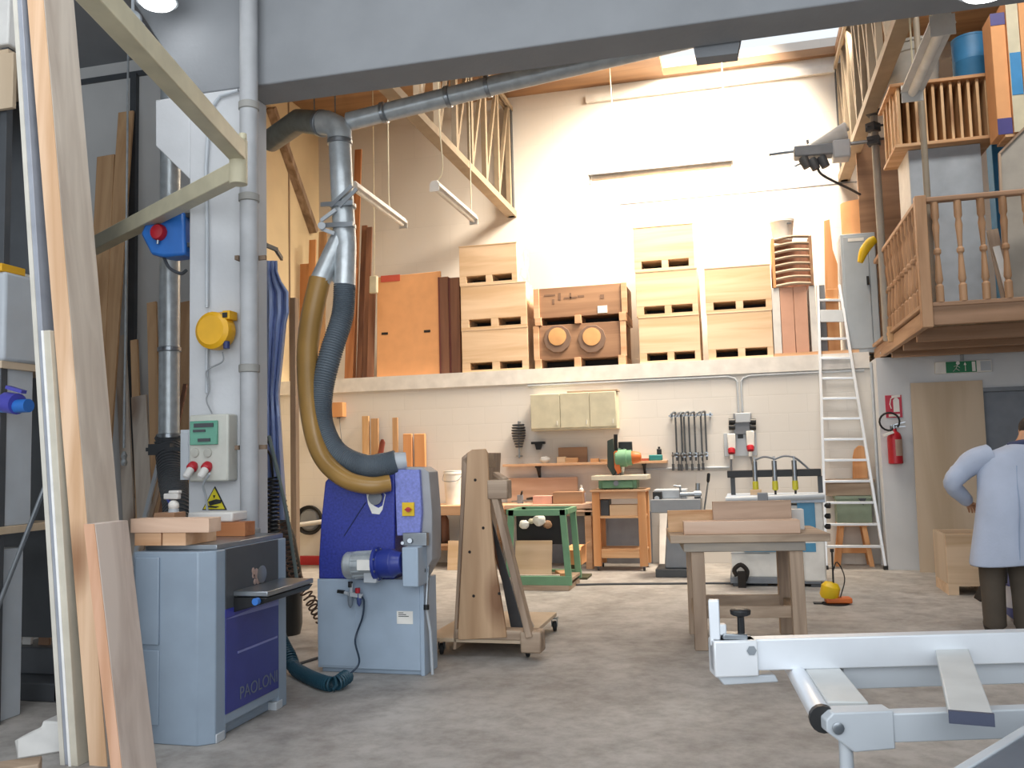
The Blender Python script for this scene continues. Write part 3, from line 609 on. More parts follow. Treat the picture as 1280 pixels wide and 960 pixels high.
MB().bb(x_0-.03, x_1+.03, my0-.05, my0+.0, z_1, z_1+.09).cyl(Y_(512, 676, my0-.07), Y_(512, 676, my0), .02).cyl(Y_(503, 679, my0-.06), Y_(503, 679, my0), .014).o('belt_guide', M['steel'], mc, .003)
MB().tube([Y_(534, 690, my0+.1), Y_(536, 700, my0+.05), Y_(533, 758, my0+.02)], .012, 8).o('support_rod', M['steel'], mc)
MB().cyl(Y_(533, 756, my0-.0), Y_(533, 762, my0-.0), .02).o('rod_knob', M['black'], mc)
MB().cyl(Y_(529, 713, my0-.02), Y_(529, 713, my0+.04), .02).o('rod_knob', M['black'], mc)
MB().tube([Y_(533, 760, my0+.02), Y_(538, 790, my0+.05), V((x1+.035, my0+.06, .0))], .011, 8).o('rod_leg', M['lgrey'], mc)
# air regulator
m = MB().cyl(Y_(439, 741, my0-.06), Y_(439, 729, my0-.06), .012).bar(Y_(436, 742, my0-.05), Y_(453, 745, my0-.05), .035, .03).bar(Y_(424, 739, my0-.05), Y_(436, 742, my0-.05), .02, .02)
m.o('regulator_body', M['lgrey'], mc, .003)
MB().cyl(Y_(438, 734, my0-.06), Y_(438, 727, my0-.06), .017).o('regulator_knob', M['black'], mc)
MB().bar(Y_(422, 739, my0-.06), Y_(430, 740, my0-.06), .022, .022).o('regulator_handle', M['black'], mc)
MB().cyl(Y_(447, 741, my0-.06), Y_(447, 735, my0-.06), .018).o('red_valve', M['red'], mc, label='red valve')
MB().lathe([(.004, 0), (.014, .02), (.018, .05), (.018, .11)], Y_(438, 760, my0-.05)).o('drip_bowl', clear('bowl_clear', '#8d99a6', .4), mc)
MB().lathe([(.004, 0), (.016, .02), (.018, .05), (.018, .09)], Y_(449, 758, my0-.05)).o('oil_bowl', clear('bowl_blue', '#4f5f9a', .3), mc)
x_0, x_1, z_0, z_1 = fr(496, 764, 516, 780, my0-.003)
MB().bb(x_0, x_1, my0-.003, my0, z_0, z_1).o('type_label', M['paper'], mc)
m = MB()
for k in range(3): m.bb(x_0+.012, x_0+.05+.02*k, my0-.004, my0-.003, z_1-.014-.012*k, z_1-.009-.012*k)
m.o('label_print', M['dgrey'], mc)
# ------------------------------------------------------------------ extraction pipework
vy = 6.35
vp = P(425, 200, vy); vx = vp.x
zt_, zb_ = P(425, 178, vy).z, P(430, 300, vy).z
ed = thing('dust_duct', 'galvanised extraction duct with elbow and two-way branch hanging over the blue sander', 'duct', (vx, vy, zb_))
def ring(m, c, ax, r): m.lathe([(r, -.02), (r+.01, -.014), (r+.01, .014), (r, .02)], c, ax, 22)
dw = P(431, 298, vy)
MB().tube([(vx, vy, zt_+.02), P(428, 250, vy), dw], .088, 24).o('drop_pipe', M['galv'], ed)
e0_ = P(437, 160, vy+.02); bz = (vx, vy, zt_+.02)
el = [bz, (vx, vy, zt_+.07), (vx-.03, vy+.0, zt_+.13), (vx-.1, vy, zt_+.17), P(400, 154, vy)]
MB().tube(el, .098, 22).o('elbow', M['galv'], ed)
lp = [P(400, 154, vy), P(374, 151, vy+.1), P(338, 176, vy+.45)]
MB().tube(lp, .095, 22).o('left_branch', paint('old_galv', '#8f9087', .5, .5, .15, 12), ed)
m = MB(); ring(m, P(402, 154, vy), (P(374, 151, vy+.1)-P(402, 154, vy)), .097); m.o('joint_ring', M['steel'], ed)
m = MB(); ring(m, V((vx, vy, zt_)), (0, 0, 1), .09); m.o('joint_ring', M['steel'], ed)
dm = [P(436, 152, vy+.06), P(640, 101, vy+.02), P(840, 53, 6.15), P(1000, 14, 6.05)]
MB().tube(dm, .073, 20).o('main_duct', M['galv'], ed)
for px, py in ((480, 141), (560, 121), (610, 108)):
    m = MB(); ring(m, P(px, py, vy+.03), dm[1]-dm[0], .074); m.o('joint_ring', M['steel'], ed)
for px, py in ((393, 150), (419, 148), (560, 118)):
    q = P(px, py, vy); MB().cyl((q.x, vy, q.z-.01), (q.x, vy, 5.9), .006, None, 6).bb(q.x-.015, q.x+.015, 5.84, vy+.01, 5.88, 5.9).o('hanger', M['steel'], ed)
ls, rs = P(400, 352, vy-.1), P(431, 360, vy-.1)
MB().tube([dw, P(432, 308, vy), rs], [.088, .085, .082], 22).o('right_branch', M['galv'], ed)
MB().tube([P(428, 292, vy), P(416, 318, vy-.03), ls], [.075, .08, .08], 22).o('left_spout', M['galv'], ed)
MB().prism([P(x, y, vy-.06) for x, y in ((424, 300), (414, 350), (418, 354))], (0, .05, 0)).o('gusset', M['galv'], ed)
for y in (258, 284):
    c = P(429, y, vy); m = MB().bar((c.x-.14, c.y-.1, c.z), (c.x+.13, c.y-.1, c.z-.01), .02, .035); ring(m, c, (0, 0, 1), .092); m.o('clamp', M['steel'], ed)
MB().bar(P(401, 276, vy-.1), P(420, 262, vy-.1), .02, .03).bar(P(402, 286, vy-.1), P(418, 292, vy-.1), .02, .03).cyl(P(402, 282, vy-.14), P(402, 282, vy-.06), .03).o('gate_lever', M['lgrey'], ed, .003)
MB().bar(P(413, 258, vy-.11), P(440, 232, vy-.11), .012, .03).bar(P(424, 258, vy-.11), P(446, 236, vy-.11), .012, .03).o('brace', M['steel'], ed)
# flexible hoses
ah = [ls+V((0, 0, .02)), P(389, 400, vy-.14), P(384, 450, vy-.2), P(388, 520, vy-.28), P(402, 570, vy-.36), P(430, 598, vy-.42), P(462, 607, vy-.43), P(487, 604, my0-.03)]
h1 = MB().tube(ah, [.083, .085, .08, .072, .068, .065, .062, .06], 18, sm=8)
am = paint('amber_hose', '#9a7740', .3, 0, .16, 3)
tag(h1.o('amber_hose', am, None), 'amber translucent extraction hose curving down to the blue sander', 'hose')
gh = [rs+V((0, 0, .02)), P(428, 395, vy-.1), P(414, 440, vy-.16), P(402, 490, vy-.2), P(402, 530, vy-.24), P(420, 566, vy-.28), P(455, 583, vy-.3), P(480, 581, vy-.32), P(496, 577, vy-.3)]
gt = thing('grey_hose', 'dark grey ribbed extraction hose curving down to the top of the blue sander', 'hose', tuple(gh[-1]))
gm = paint('hose_grey', '#566069', .55, 0, .12, 5)
MB().tube(gh, [.078, .08, .082, .084, .084, .084, .082, .078, .074], 20, sm=8).o('hose', gm, gt)
m = MB(); cp_ = cat(gh, 16)
for i in range(0, len(cp_)-1, 1):
    q = cp_[i]; dd = cp_[i+1]-q; t = i/len(cp_); r = .08+.004*math.sin(math.pi*t)
    m.lathe([(r, -.006), (r+.006, 0), (r, .006)], q, dd, 18)
m.o('ribs', gm, gt)
MB().tube([P(494, 577.5, vy-.3), P(508, 576, vy-.27)], [.07, .062], 20).o('coupling', M['lgrey'], gt, label='pale grey coupling')
MB().cyl(P(500, 585, my0+.12), P(500, 577, my0+.12), .05).o('inlet_port', M['lgrey'], mc)
# ------------------------------------------------------------------ coiled air hoses, tarp, sack right of the pillar
yt = 6.3
tp = thing('blue_tarp', 'folded blue tarpaulin hanging beside the pillar', 'tarpaulin', tuple(P(343, 640, yt)))
m = MB(); rows = []
for j in range(26):
    t = j/25; y = 326+(650-326)*t
    l, r_ = 331, (347 if t < .05 else 352 if t < .12 else 361-abs(t-.18)*4 if t < .22 else 358-10*((t-.22)/.3) if t < .5 else 348+10*((t-.5)/.5))
    rows.append([P(l+(r_-l)*k/14, y, yt+.045*math.sin(k*1.25+t*3)) for k in range(15)])
vs = [[m.bm.verts.new(p) for p in r] for r in rows]
for a, b in zip(vs, vs[1:]):
    for k in range(14): m.bm.faces.new((a[k], a[k+1], b[k+1], b[k]))
ob = m.o('sheet', paint('tarp_blue', '#9fb0da', .5, 0, .15, 4, .2), tp); sd = ob.modifiers.new('thick', 'SOLIDIFY'); sd.thickness = .008
q = P(345, 324, yt)
MB().bar((xr-.02, 6.0, q.z), (q.x+.05, yt, q.z), .02, .03).bar((xr-.02, 5.85, q.z), (xr-.02, 6.02, q.z), .02, .03).o('hook_bar', M['dgrey'], tp)
c = P(352, 700, 7.3)
sk = MB().loft([((c.x, 7.3, 0), (.16, 0, 0), (0, .14, 0)), ((c.x, 7.3, .08), (.19, 0, 0), (0, .17, 0)), ((c.x-.01, 7.3, .5), (.19, 0, 0), (0, .17, 0)), ((c.x-.02, 7.3, .85), (.15, 0, 0), (0, .14, 0)), ((c.x-.06, 7.3, 1.12), (.08, 0, 0), (0, .08, 0)), ((c.x-.07, 7.3, 1.18), (.05, 0, 0), (0, .05, 0)), ((c.x-.08, 7.3, 1.3), (.09, 0, 0), (0, .07, 0))], 20)
for v in sk.bm.verts: v.co += V((math.sin(v.co.z*23+v.co.y*9), math.sin(v.co.z*17+v.co.x*11), 0))*.012
tag(sk.o('black_sack', paint('black_sack', '#1c2022', .35), None, 0, None, 60), 'tall black plastic sack standing right of the pillar', 'sack')
post = P(366, 550, 8.6)
tag(MB().bb(post.x-.03, post.x+.035, 8.6, 8.68, 0, P(366, 372, 8.6).z).o('brown_post', M['oakz'], None, .004), 'brown timber post standing between the blue tarp and the amber hose', 'post')
hx = thing('coiled_air_hose', 'dark coiled air hose hanging beside the pillar and running over the floor to the sander', 'hose', tuple(PZ(380, 840, .03)))
fl1, fl2, fl3 = PZ(372, 838, .05), PZ(412, 855, .05), PZ(435, 845, .07)
MB().helix([P(341, 596, 6.1), P(342, 680, 6.1), P(345, 760, 6.1)], .042, .03, .008, 6, 12).o('upper_coil', M['black'], hx)
MB().helix([P(345, 760, 6.1), P(348, 790, 6.05), P(362, 820, 5.95), fl1, fl2, fl3], .042, .021, .0085, 6, 12).o('lower_coil', paint('hose_teal', '#1f4454', .4), hx, label='teal coil on the floor')
MB().tube([fl3, fl3+V((.06, .05, .08)), P(444, 800, my0-.05), P(453, 772, my0-.04), P(455, 752, my0-.05), P(452, 746, my0-.06)], .007, 8, sm=6).o('thin_hose', paint('hose_navy', '#26374a', .4), hx)
MB().tube([P(341, 596, 6.1), P(338, 570, 6.0), P(331, 560, 5.9)], .009, 8, sm=4).o('feed_hose', M['black'], hx)
h2 = thing('brown_coiled_hose', 'brown spiral hose hanging between the pillar and the sander', 'hose', tuple(P(385, 745, 7.0)))
MB().helix([P(347, 605, 6.45), P(356, 660, 6.6), P(366, 712, 6.8), P(385, 745, 6.9), P(402, 775, 6.8)], .045, .05, .008, 6, 12).o('coil', paint('hose_brown', '#5a4438', .45), h2)
MB().tube([P(347, 605, 6.45), P(340, 565, 6.3), P(333, 548, 5.9)], .008, 8, sm=4).o('feed_hose', M['black'], h2)
tag(MB().tube([P(336, 545, 6.0), P(347, 590, 6.1), P(358, 640, 6.2), P(366, 690, 6.3), P(372, 730, 6.35)], .014, 8, sm=6).o('grey_hose_loop', paint('hose_greygreen', '#6f7d7d', .5)), 'grey green hose hanging in front of the blue tarp', 'hose')
tag(MB().tube([PZ(314, 822, .012), PZ(322, 838, .012), PZ(345, 838, .012), PZ(372, 830, .012), PZ(398, 822, .012)], .01, 6, sm=6).o('floor_cable', M['dgrey']), 'thin dark cable on the floor between the planer and the sander', 'cable')
# ------------------------------------------------------------------ ringed opening on the lower wall, red board
c = P(387, 650, YW)
rg = thing('wall_ring', 'black ringed round opening with white pipe on the wall left of the sander', 'vent', (c.x, YW-.03, c.z-.25))
MB().lathe([(.17, 0), (.2, -.04), (.22, -.05), (.225, 0)], (c.x, YW, c.z), (0, 1, 0), 32).o('ring', M['rubber'], rg)
MB().lathe([(.17, -.004), (.14, -.03), (.02, -.036)], (c.x, YW, c.z), (0, 1, 0), 32).o('disc', M['mgrey'], rg)
MB().cyl(P(374, 656, YW-.12), P(404, 652, YW-.12), .035).cyl(P(378, 656, YW-.12), (P(378, 656, YW-.12).x, YW, c.z-.06), .02).o('pipe', M['white'], rg)
a = P(372, 712, 12.2); b = P(404, 712, 12.2)
tag(MB().bb(a.x, b.x+.4, 12.2, 12.28, 0, .13).o('red_board', M['red'], None, .004), 'red board on the floor along the wall behind the sander', 'board')
# ------------------------------------------------------------------ timber trolley in front
ty = 6.6
tl = thing('sheet_trolley', 'tapered timber A-frame trolley on casters right of the sander', 'trolley', (-1.95, 7.0, .1))
zb = .115
bx0, bx1 = P(531, 800, ty).x, P(675, 800, ty).x
MB().bb(bx0, bx1-.12, ty, ty+1.2, zb, zb+.03).o('deck', M['plyz'], tl, .004)
MB().bb(P(570, 800, ty).x, bx1-.02, ty-.02, ty+.12, zb+.03, zb+.1).o('front_rail', M['oakx'], tl, .006)
def plate(pts, y, d): return MB().prism([P(x, yy, y) for x, yy in pts], (0, d, 0))
zf = zb+.08
fp = [(584, 566), (590, 562), (606, 561), (609, 566), (613, 640), (618, 700), (633, 792), (633, 797), (573, 800), (572, 796), (577, 700), (581, 620)]
plate(fp, ty-.03, .03).o('front_panel', wood('larch_grey', '#ad8a68', '#c8a684', 'z', 7, 2.2), tl, .004)
plate([(577, 572), (584, 566), (580, 640), (575, 720), (570, 812), (566, 812), (571, 720), (575, 640)], ty-.0, 1.0).o('left_sheet', M['oakz'], tl, .004)
plate([(577, 575), (584, 570), (608, 568), (612, 585), (604, 582), (584, 582)], ty+.0, .2).o('ridge', M['oaky'], tl, .004)
MB().bar(P(619, 618, ty+.02), P(663, 796, ty-.02), .05, .1, (0, 1, 0)).o('slanted_post', M['oakz'], tl, .006)
MB().bar(P(608, 640, ty+.5), P(650, 790, ty+.5), .04, .09, (0, 1, 0)).o('slanted_post', M['dbrown'], tl, .006)
MB().pb(609, 600, 634, 624, ty-.04, .14).o('top_block', M['oakx'], tl, .008)
MB().pb(650, 790, 676, 817, ty-.05, .16).o('foot_block', M['oakx'], tl, .014)
MB().bar(P(619, 592, ty+.1), P(632, 600, ty-.0), .05, .03).o('cross_strip', M['oakx'], tl, .003)
plate([(634, 722), (637, 722), (668, 786), (660, 790)], ty+.5, .03).o('side_board', M['pinef'], tl, label='pale side board')
plate([(611, 640), (618, 660), (655, 788), (640, 792)], ty+.25, .02).o('gap_shade', M['dgrey'], tl)  # dark sheet added for the shade in the gap beside the post
m = MB()
for px, py in ((594, 600), (587, 690), (592, 745), (624, 742), (604, 660)): m.lathe([(.012, 0), (.01, -.003)], P(px, py, ty-.03), (0, 1, 0), 8)
m.o('nails', M['near_black'], tl)
for x in (bx0+.1, bx1-.12):
    for y in (ty+.1, ty+1.1):
        w = MB().lathe([(.02, -.018), (.042, -.014), (.045, 0), (.042, .014), (.02, .018)], (x, y, .046), (1, .3, 0), 16).o('caster', M['rubber'], tl)
        MB().bb(x-.03, x+.03, y-.03, y+.03, zb-.008, zb).bb(x-.026, x-.021, y-.015, y+.015, .04, zb).bb(x+.021, x+.026, y-.015, y+.015, .04, zb).o('fork', M['steel'], w)
# ------------------------------------------------------------------ long workbench at the wall
by = 11.85; bzt = .86
bxl, bxr = P(405, 632, by).x, P(744, 628, by).x
wbn = thing('workbench', 'long timber workbench along the back wall behind the trolley', 'workbench', ((bxl+bxr)/2, by+.35, 0))
xm = P(630, 630, by).x
MB().bb(bxl, xm, by-.03, YW-.05, bzt-.13, bzt).o('worktop', M['orax'], wbn, .006, 'thick orange worktop end')
MB().bb(xm, bxr, by, YW-.05, bzt-.06, bzt).o('worktop', M['pinkx'], wbn, .006, 'thin pale worktop end')
for x in (bxl+.1, xm-.3, bxr-.16):
    for y in (by+.06, YW-.2): MB().bb(x, x+.09, y, y+.09, 0, bzt-.06-(.07 if x < xm else 0)).o('leg', M['orax'], wbn, .004)
MB().bb(bxl+.1, xm-.2, by+.1, YW-.2, .3, .33).o('shelf', M['orax'], wbn, .003)
MB().bb(xm+.02, bxr-.02, by+.06, by+.08, bzt-.16, bzt-.06).o('apron', M['oakx'], wbn, .003)
MB().bb(xm+.05, bxr, by-.06, by-.02, bzt-.1, bzt-.08).o('ledge', M['pinkx'], wbn, .003)
def std(name, x0, y0, x1, y1, Y, d, zb, mat, lab, cat_, bev=.003, grp=None):   # block standing at height zb, silhouette from the photo
    a, b, c, e = fr(x0, y0, x1, y1, Y)
    return tag(MB().bb(a, b, Y, Y+d, zb, e).o(name, mat, None, bev), lab, cat_, grp)
std('back_board', 634, 597, 722, 620, YW-.09, .03, bzt, M['pinkx'], 'pink brown board standing on the workbench against the wall', 'board')
std('brown_box', 691, 615, 728, 628, by+.1, .25, bzt, M['brown'], 'flat brown box on the front of the workbench', 'box')
std('pink_box', 666, 620, 690, 629, by+.12, .2, bzt, paint('pink_card', '#d9a493', .7), 'small pink box on the workbench beside the flat brown box', 'box')
std('card_box', 540, 688, 566, 706, by+.2, .3, .33, M['orax'], 'orange box on the shelf under the workbench', 'box')
std('dark_crate', 545, 655, 566, 688, by+.35, .3, .331, M['near_black'], 'dark bin on the shelf under the workbench, behind the sander', 'bin') if False else None
pnl = P(568, 675, by-.04); a, b, c_, e = fr(562, 676, 574, 726, by-.08)
tag(MB().bar((a+.06, by-.12, 0.0), (a+.06, by-.06, e), .16, .018, (0, 1, 0)).o('pale_panel', M['ply'], None), 'narrow pale panel leaning on the workbench behind the trolley', 'panel')
# bucket
c = P(567, 617, YW-.35)
bk = thing('plaster_bucket', 'white bucket with a dented lid on the workbench left of the trolley top', 'bucket', (c.x, YW-.35, bzt))
hh = P(567, 590, YW-.35).z-bzt
MB().lathe([(.11, 0), (.135, hh-.03), (.142, hh-.028), (.142, hh-.01), (.135, hh)], (c.x, YW-.35, bzt), (0, 0, 1), 28).o('bucket', M['paper'], bk)
MB().lathe([(.146, hh), (.146, hh+.016), (.12, hh+.02), (.02, hh+.014)], (c.x, YW-.35, bzt), (0, .05, 1), 28).o('lid', M['paper'], bk)
MB().tube([(c.x-.145, YW-.35, bzt+hh-.03), (c.x-.1, YW-.5, bzt+hh-.12), (c.x+.1, YW-.5, bzt+hh-.12), (c.x+.145, YW-.35, bzt+hh-.03)], .005, 6, sm=5).o('handle', M['steel'], bk)
# hand tools on the bench
c = P(652, 620, by+.35)
tg = thing('clamp_tool', 'dark screw clamp lying on the workbench beside the trolley top', 'clamp', (c.x, by+.35, bzt))
MB().bar((c.x-.14, by+.35, bzt+.03), (c.x+.16, by+.32, bzt+.05), .03, .02).o('bar', M['steel'], tg)
MB().box((c.x-.02, by+.35, bzt+.06), (.08, .06, .12)).o('jaw', M['mgrey'], tg, .008)
MB().cyl((c.x+.08, by+.33, bzt+.06), (c.x+.2, by+.3, bzt+.08), .018).cyl((c.x-.01, by+.35, bzt+.1), (c.x+.02, by+.3, bzt+.17), .014).o('handle', M['near_black'], tg)
c = P(727, 620, by+.3)
sp = thing('spray_can', 'small bottle with white cap on the right end of the workbench', 'bottle', (c.x, by+.3, bzt))
MB().lathe([(.05, 0), (.055, .01), (.055, .13), (.03, .16)], (c.x, by+.3, bzt)).o('bottle', paint('bottle_grey', '#8f8fa0', .4), sp)
MB().lathe([(.03, .16), (.03, .19), (.015, .2), (.015, .24)], (c.x, by+.3, bzt)).o('cap', M['paper'], sp)
# leaning boards on the wall above the bench
bl = [(453, 520, 461, .05, 'pine', 'pale board standing on the workbench at the wall, leftmost of its row'), (464, 523, 473, .04, 'tanz', 'tan board standing right of the pale board above the amber hose'),
      (491, 522, 497.5, .03, 'tanz', 'slim pole standing at the wall behind the grey hose coupling'),
      (504, 542, 515.5, .05, 'ora', 'orange rounded board at the wall behind the sander, left of two'), (518, 542, 532, .05, 'ora', 'orange rounded board at the wall behind the sander, right of two')]
for x0, y0, x1, d, mt, lab in bl: std('standing_board', x0, y0, x1, 630, YW-.1, d, bzt+.001, M[mt], lab, 'board', .012 if 'rounded' in lab else .003, 'boards standing along the wall behind the sander')
p, q = P(471, 600, YW-.2), P(478, 549, YW-.13)
tag(MB().loft([(V((p.x-.01, YW-.22, bzt)), (.03, 0, 0), (0, .012, 0)), (p*.5+q*.5, (.045, 0, 0), (0, .012, 0)), (q-V((0, 0, .05)), (.045, 0, 0), (0, .012, 0)), (q, (.02, 0, 0), (0, .01, 0))], 14).o('red_paddle', wood('mahogany', '#6d2f22', '#8c4433', 'z', 8)), 'dark red rounded paddle at the wall behind the hoses', 'paddle')
std('orange_box', 412, 503, 428, 521, YW-.14, .138, P(420, 521, YW-.14).z, M['ora'], 'small orange box fixed on the wall behind the grey hose', 'box')
tag(MB().tube([P(424, 521, YW-.03), P(427, 550, YW-.03), P(430, 580, YW-.03)], .006, 6).bb(P(424, 521, YW).x-.02, P(424, 521, YW).x+.02, YW-.04, YW, P(424, 521, YW).z-.03, P(424, 521, YW).z).o('wall_cable', M['mgrey']), 'thin cable running down the wall behind the grey hose', 'cable')
# dark tools under the bench
for i, (px, py, r, mt) in enumerate(((548, 655, .1, 'near_black'), (556, 662, .07, 'dbrown'))):
    c = P(px, 700, by+.4)
    tag(MB().lathe([(r, 0), (r*1.05, .02), (r, .3), (r*.7, .36), (r*.4, .38)], (c.x, by+.4+.0*i, .331)).o('canister', M[mt]), ['black canister on the shelf below the workbench', 'dark brown canister on the shelf below the workbench'][i], 'canister')
# ------------------------------------------------------------------ wall shelf
sy = YW-.27; szt = P(730, 578, sy).z
sx0, sx1 = P(628, 580, sy).x, P(833, 580, sy).x
sh = thing('wall_shelf', 'long timber shelf on the wall above the workbench', 'shelf', ((sx0+sx1)/2, YW-.13, szt))
MB().bb(sx0, sx1, sy, YW-.001, szt-.035, szt).o('board', M['orax'], sh, .003)
for px in (670, 804):
    x = P(px, 590, sy).x; MB().bb(x-.02, x+.02, sy+.03, YW-.001, szt-.06, szt-.035).prism([(x-.012, YW-.001, szt-.06), (x-.012, sy+.06, szt-.06), (x-.012, YW-.001, szt-.26)], (.024, 0, 0)).o('bracket', M['black'], sh)
std('brown_sheet', 698, 559, 734, 578, YW-.08, .03, szt, M['brown'], 'brown sheet standing upright on the wall shelf', 'sheet')
for i, (x0, y0, x1, y1, mt, nm, lab) in enumerate(((696, 571, 707, 579, 'ply', 'wood_offcut', 'pale offcut on the wall shelf, left of the brown sheet'), (706, 572, 722, 579, 'pinex', 'wood_offcut', 'longer pine offcut on the wall shelf in front of the brown sheet'), (738, 573, 748, 579, 'ora', 'wood_offcut', 'orange offcut on the wall shelf right of the brown sheet'), (750, 574, 760, 579, 'tanz', 'wood_offcut', 'tan offcut on the wall shelf behind the mitre saw'))):
    std(nm, x0, y0, x1, y1, sy+.04, .1, szt, M[mt], lab, 'offcut', .004, 'offcuts on the wall shelf')
c = P(681, 576, sy+.1)
tag(MB().ball((c.x, sy+.11, szt+.05), .06, (1.2, .9, .8), 12, .3).o('crumpled_bag', M['paper']), 'crumpled pale plastic bag on the wall shelf', 'bag')
std('red_box', 796, 573, 811, 580, sy+.05, .12, szt, paint('red_dull', '#a4533f', .6), 'low reddish box on the wall shelf right of the mitre saw', 'box')
c = P(820, 578, sy+.1)
td = thing('cordless_tool', 'teal tool with dark grip on the right end of the wall shelf', 'tool', (c.x, sy+.1, szt))
MB().bb(c.x-.09, c.x+.09, sy+.04, sy+.16, szt, szt+.08).o('body', M['teal'], td, .012)
MB().bb(c.x+.02, c.x+.08, sy+.06, sy+.14, szt+.08, szt+.16).bb(c.x+.035, c.x+.065, sy+.075, sy+.125, szt+.16, szt+.19).o('grip', M['black'], td, .008)
# coil on the wall, dark bracket
cx, c1, z0, z1 = fr(640, 530, 659, 562, YW-.06)
cw = thing('hanging_coil', 'dark striped coil hanging on the wall left of the cream cabinets', 'coil', ((cx+c1)/2, YW-.08, z0))
m = MB(); xm_ = (cx+c1)/2
for k in range(9):
    t = k/8; r = .055+.05*math.sin(math.pi*min(1, t*.8+.25)); z = z1-.03-(z1-z0-.06)*t
    m.lathe([(r-.012, 0), (r, .008), (r, .02), (r-.012, .026)], (xm_, YW-.11, z), (0, 0, 1), 18)
m.o('rings', M['dgrey'], cw)
MB().cyl((xm_, YW-.11, z0-.12), (xm_, YW-.11, z1+.04), .012).cyl((xm_, YW-.11, z1+.03), (xm_, YW, z1+.03), .01).lathe([(.05, 0), (.05, .015)], (xm_, YW-.11, z0-.1)).o('stem', M['steel'], cw)
for j in range(1): pass
x0, x1, z0, z1 = fr(664, 552, 681, 562, YW-.06)
tag(MB().bb(x0, x1, YW-.07, YW, z1-.035, z1).prism([(x0+.05, YW-.06, z1-.035), (x1-.04, YW-.06, z1-.035), (x1-.07, YW-.06, z0), (x0+.07, YW-.06, z0)], (0, .06, 0)).o('wall_bracket', M['black'], None, .003), 'small black bracket on the wall below the cream cabinets', 'bracket')
# cream cabinets
cy = YW-.34
x0, x1, z0, z1 = fr(663, 491, 770, 537, cy)
for i in range(1):
    cbn = thing('wall_cabinet', 'cream three door cabinet hung on the wall above the shelf', 'cabinet', ((x0+x1)/2, cy+.17, z0))
    MB().bb(x0, x1, cy+.02, YW-.001, z0, z1).o('carcass', M['cream'], cbn, .004)
    xs_ = [x0, P(700, 515, cy).x, P(737, 515, cy).x, x1]
    for k in range(3):
        dd = MB().bb(xs_[k]+.005, xs_[k+1]-.005, cy, cy+.02, z0+.03, z1-.004).o('door', M['cream'], cbn, .003)
        MB().bb(xs_[k+1]-.05, xs_[k+1]-.04, cy-.012, cy, z0+.07, z0+.13).o('handle', M['white'], dd)
a = P(709, 491, cy+.05).x; b = P(772, 491, cy+.05).x
tag(MB().bb(a, b, cy+.03, cy+.28, z1+.001, z1+.03).o('loose_board', M['oakx'], None, .003), 'brown board lying on top of the cream wall cabinet', 'board')
# ------------------------------------------------------------------ green steel trolley
gy = 10.0
x0, x1 = P(636, 690, gy).x, P(708, 690, gy).x
zt = P(672, 637, gy).z; zl = P(672, 727, gy).z
gt_ = thing('green_trolley', 'green steel frame trolley on casters under the workbench, behind the timber trolley', 'trolley', ((x0+x1)/2, gy+.3, 0))
for i, (x, y) in enumerate(((x0, gy), (x1-.07, gy), (x0, gy+.6), (x1-.07, gy+.6))):
    dx = (.05 if i % 2 else -.05)
    MB().hexa([(x+dx, y, zl), (x+.07+dx, y, zl), (x+.07+dx, y+.05, zl), (x+dx, y+.05, zl), (x, y, zt), (x+.07, y, zt), (x+.07, y+.05, zt), (x, y+.05, zt)]).o('leg', M['green'], gt_, .004)
for y in (gy, gy+.6): MB().bb(x0, x1, y, y+.05, zt-.07, zt+.001).o('top_rail', M['green'], gt_, .004)
for y in (gy-.01, gy+.61): MB().bb(x0-.05, x1+.05, y, y+.05, zl-.04, zl+.06).o('bottom_rail', M['green'], gt_, .004)
for x in (x0-.03, x1-.03): MB().bb(x, x+.05, gy+.04, gy+.62, zt-.06, zt).o('side_rail', M['green'], gt_, .004)
MB().bb(x0-.04, x1+.04, gy+.03, gy+.62, zl-.0, zl+.03).o('tray', M['oakx'], gt_)
MB().bb(x0-.03, x1+.02, gy-.02, gy+.66, zl-.1, zl-.04).o('base_board', M['oakx'], gt_, .004)
MB().bb(x0+.02, x1-.1, gy+.3, gy+.6, zt-.42, zt-.07).o('black_box', M['black'], gt_, .004, 'black tool box in the frame')
for x in (x0+.0, x1-.02):
    for y in (gy+.06, gy+.56):
        w = MB().lathe([(.02, -.018), (.05, -.014), (.052, 0), (.05, .014), (.02, .018)], (x, y, .053), (1, -.5, 0), 16).o('caster', M['rubber'], gt_)
        MB().bb(x-.035, x+.035, y-.03, y+.03, .11, max(zl-.1, .115)).bb(x-.03, x-.024, y-.015, y+.015, .04, .115).bb(x+.024, x+.03, y-.015, y+.015, .04, .115).o('fork', M['steel'], w)
a, b, c_, e = fr(642, 677, 688, 712, gy+.05)
tag(MB().bar(((a+b)/2, gy+.07, zl+.031), ((a+b)/2, gy+.17, e), b-a, .02, (0, 1, 0)).o('plywood_sheet', M['ply'], None, .002), 'pale plywood sheet leaning in the green trolley', 'sheet')
for i in range(5):
    x = x0+.04+i*.11
    tag(MB().box((x+.03, gy+.02+.1+.0*i, zl+.05+.012*(i % 2)), (.2-.02*i, .06, .035), .3*math.sin(i*2)).o('wood_scrap', M['pinef' if i % 2 else 'tanz'], None, .004), 'wood scrap lying on the green trolley tray', 'scrap', 'wood scraps on the green trolley tray') if i < 0 else None
tag(MB().box((x0+.32, gy+.12-.06, zl+.05), (.5, .05, .04), .06).o('wood_scrap', M['pinef'], None, .004), 'long pale wood scrap along the tray of the green trolley', 'scrap', 'wood scraps on the green trolley tray')
tag(MB().box((x1-.12, gy+.35, zl+.05), (.12, .3, .04), .4).o('wood_scrap', M['tanz'], None, .004), 'tan wood scrap at the right of the green trolley tray', 'scrap', 'wood scraps on the green trolley tray')
zz = zt-.42
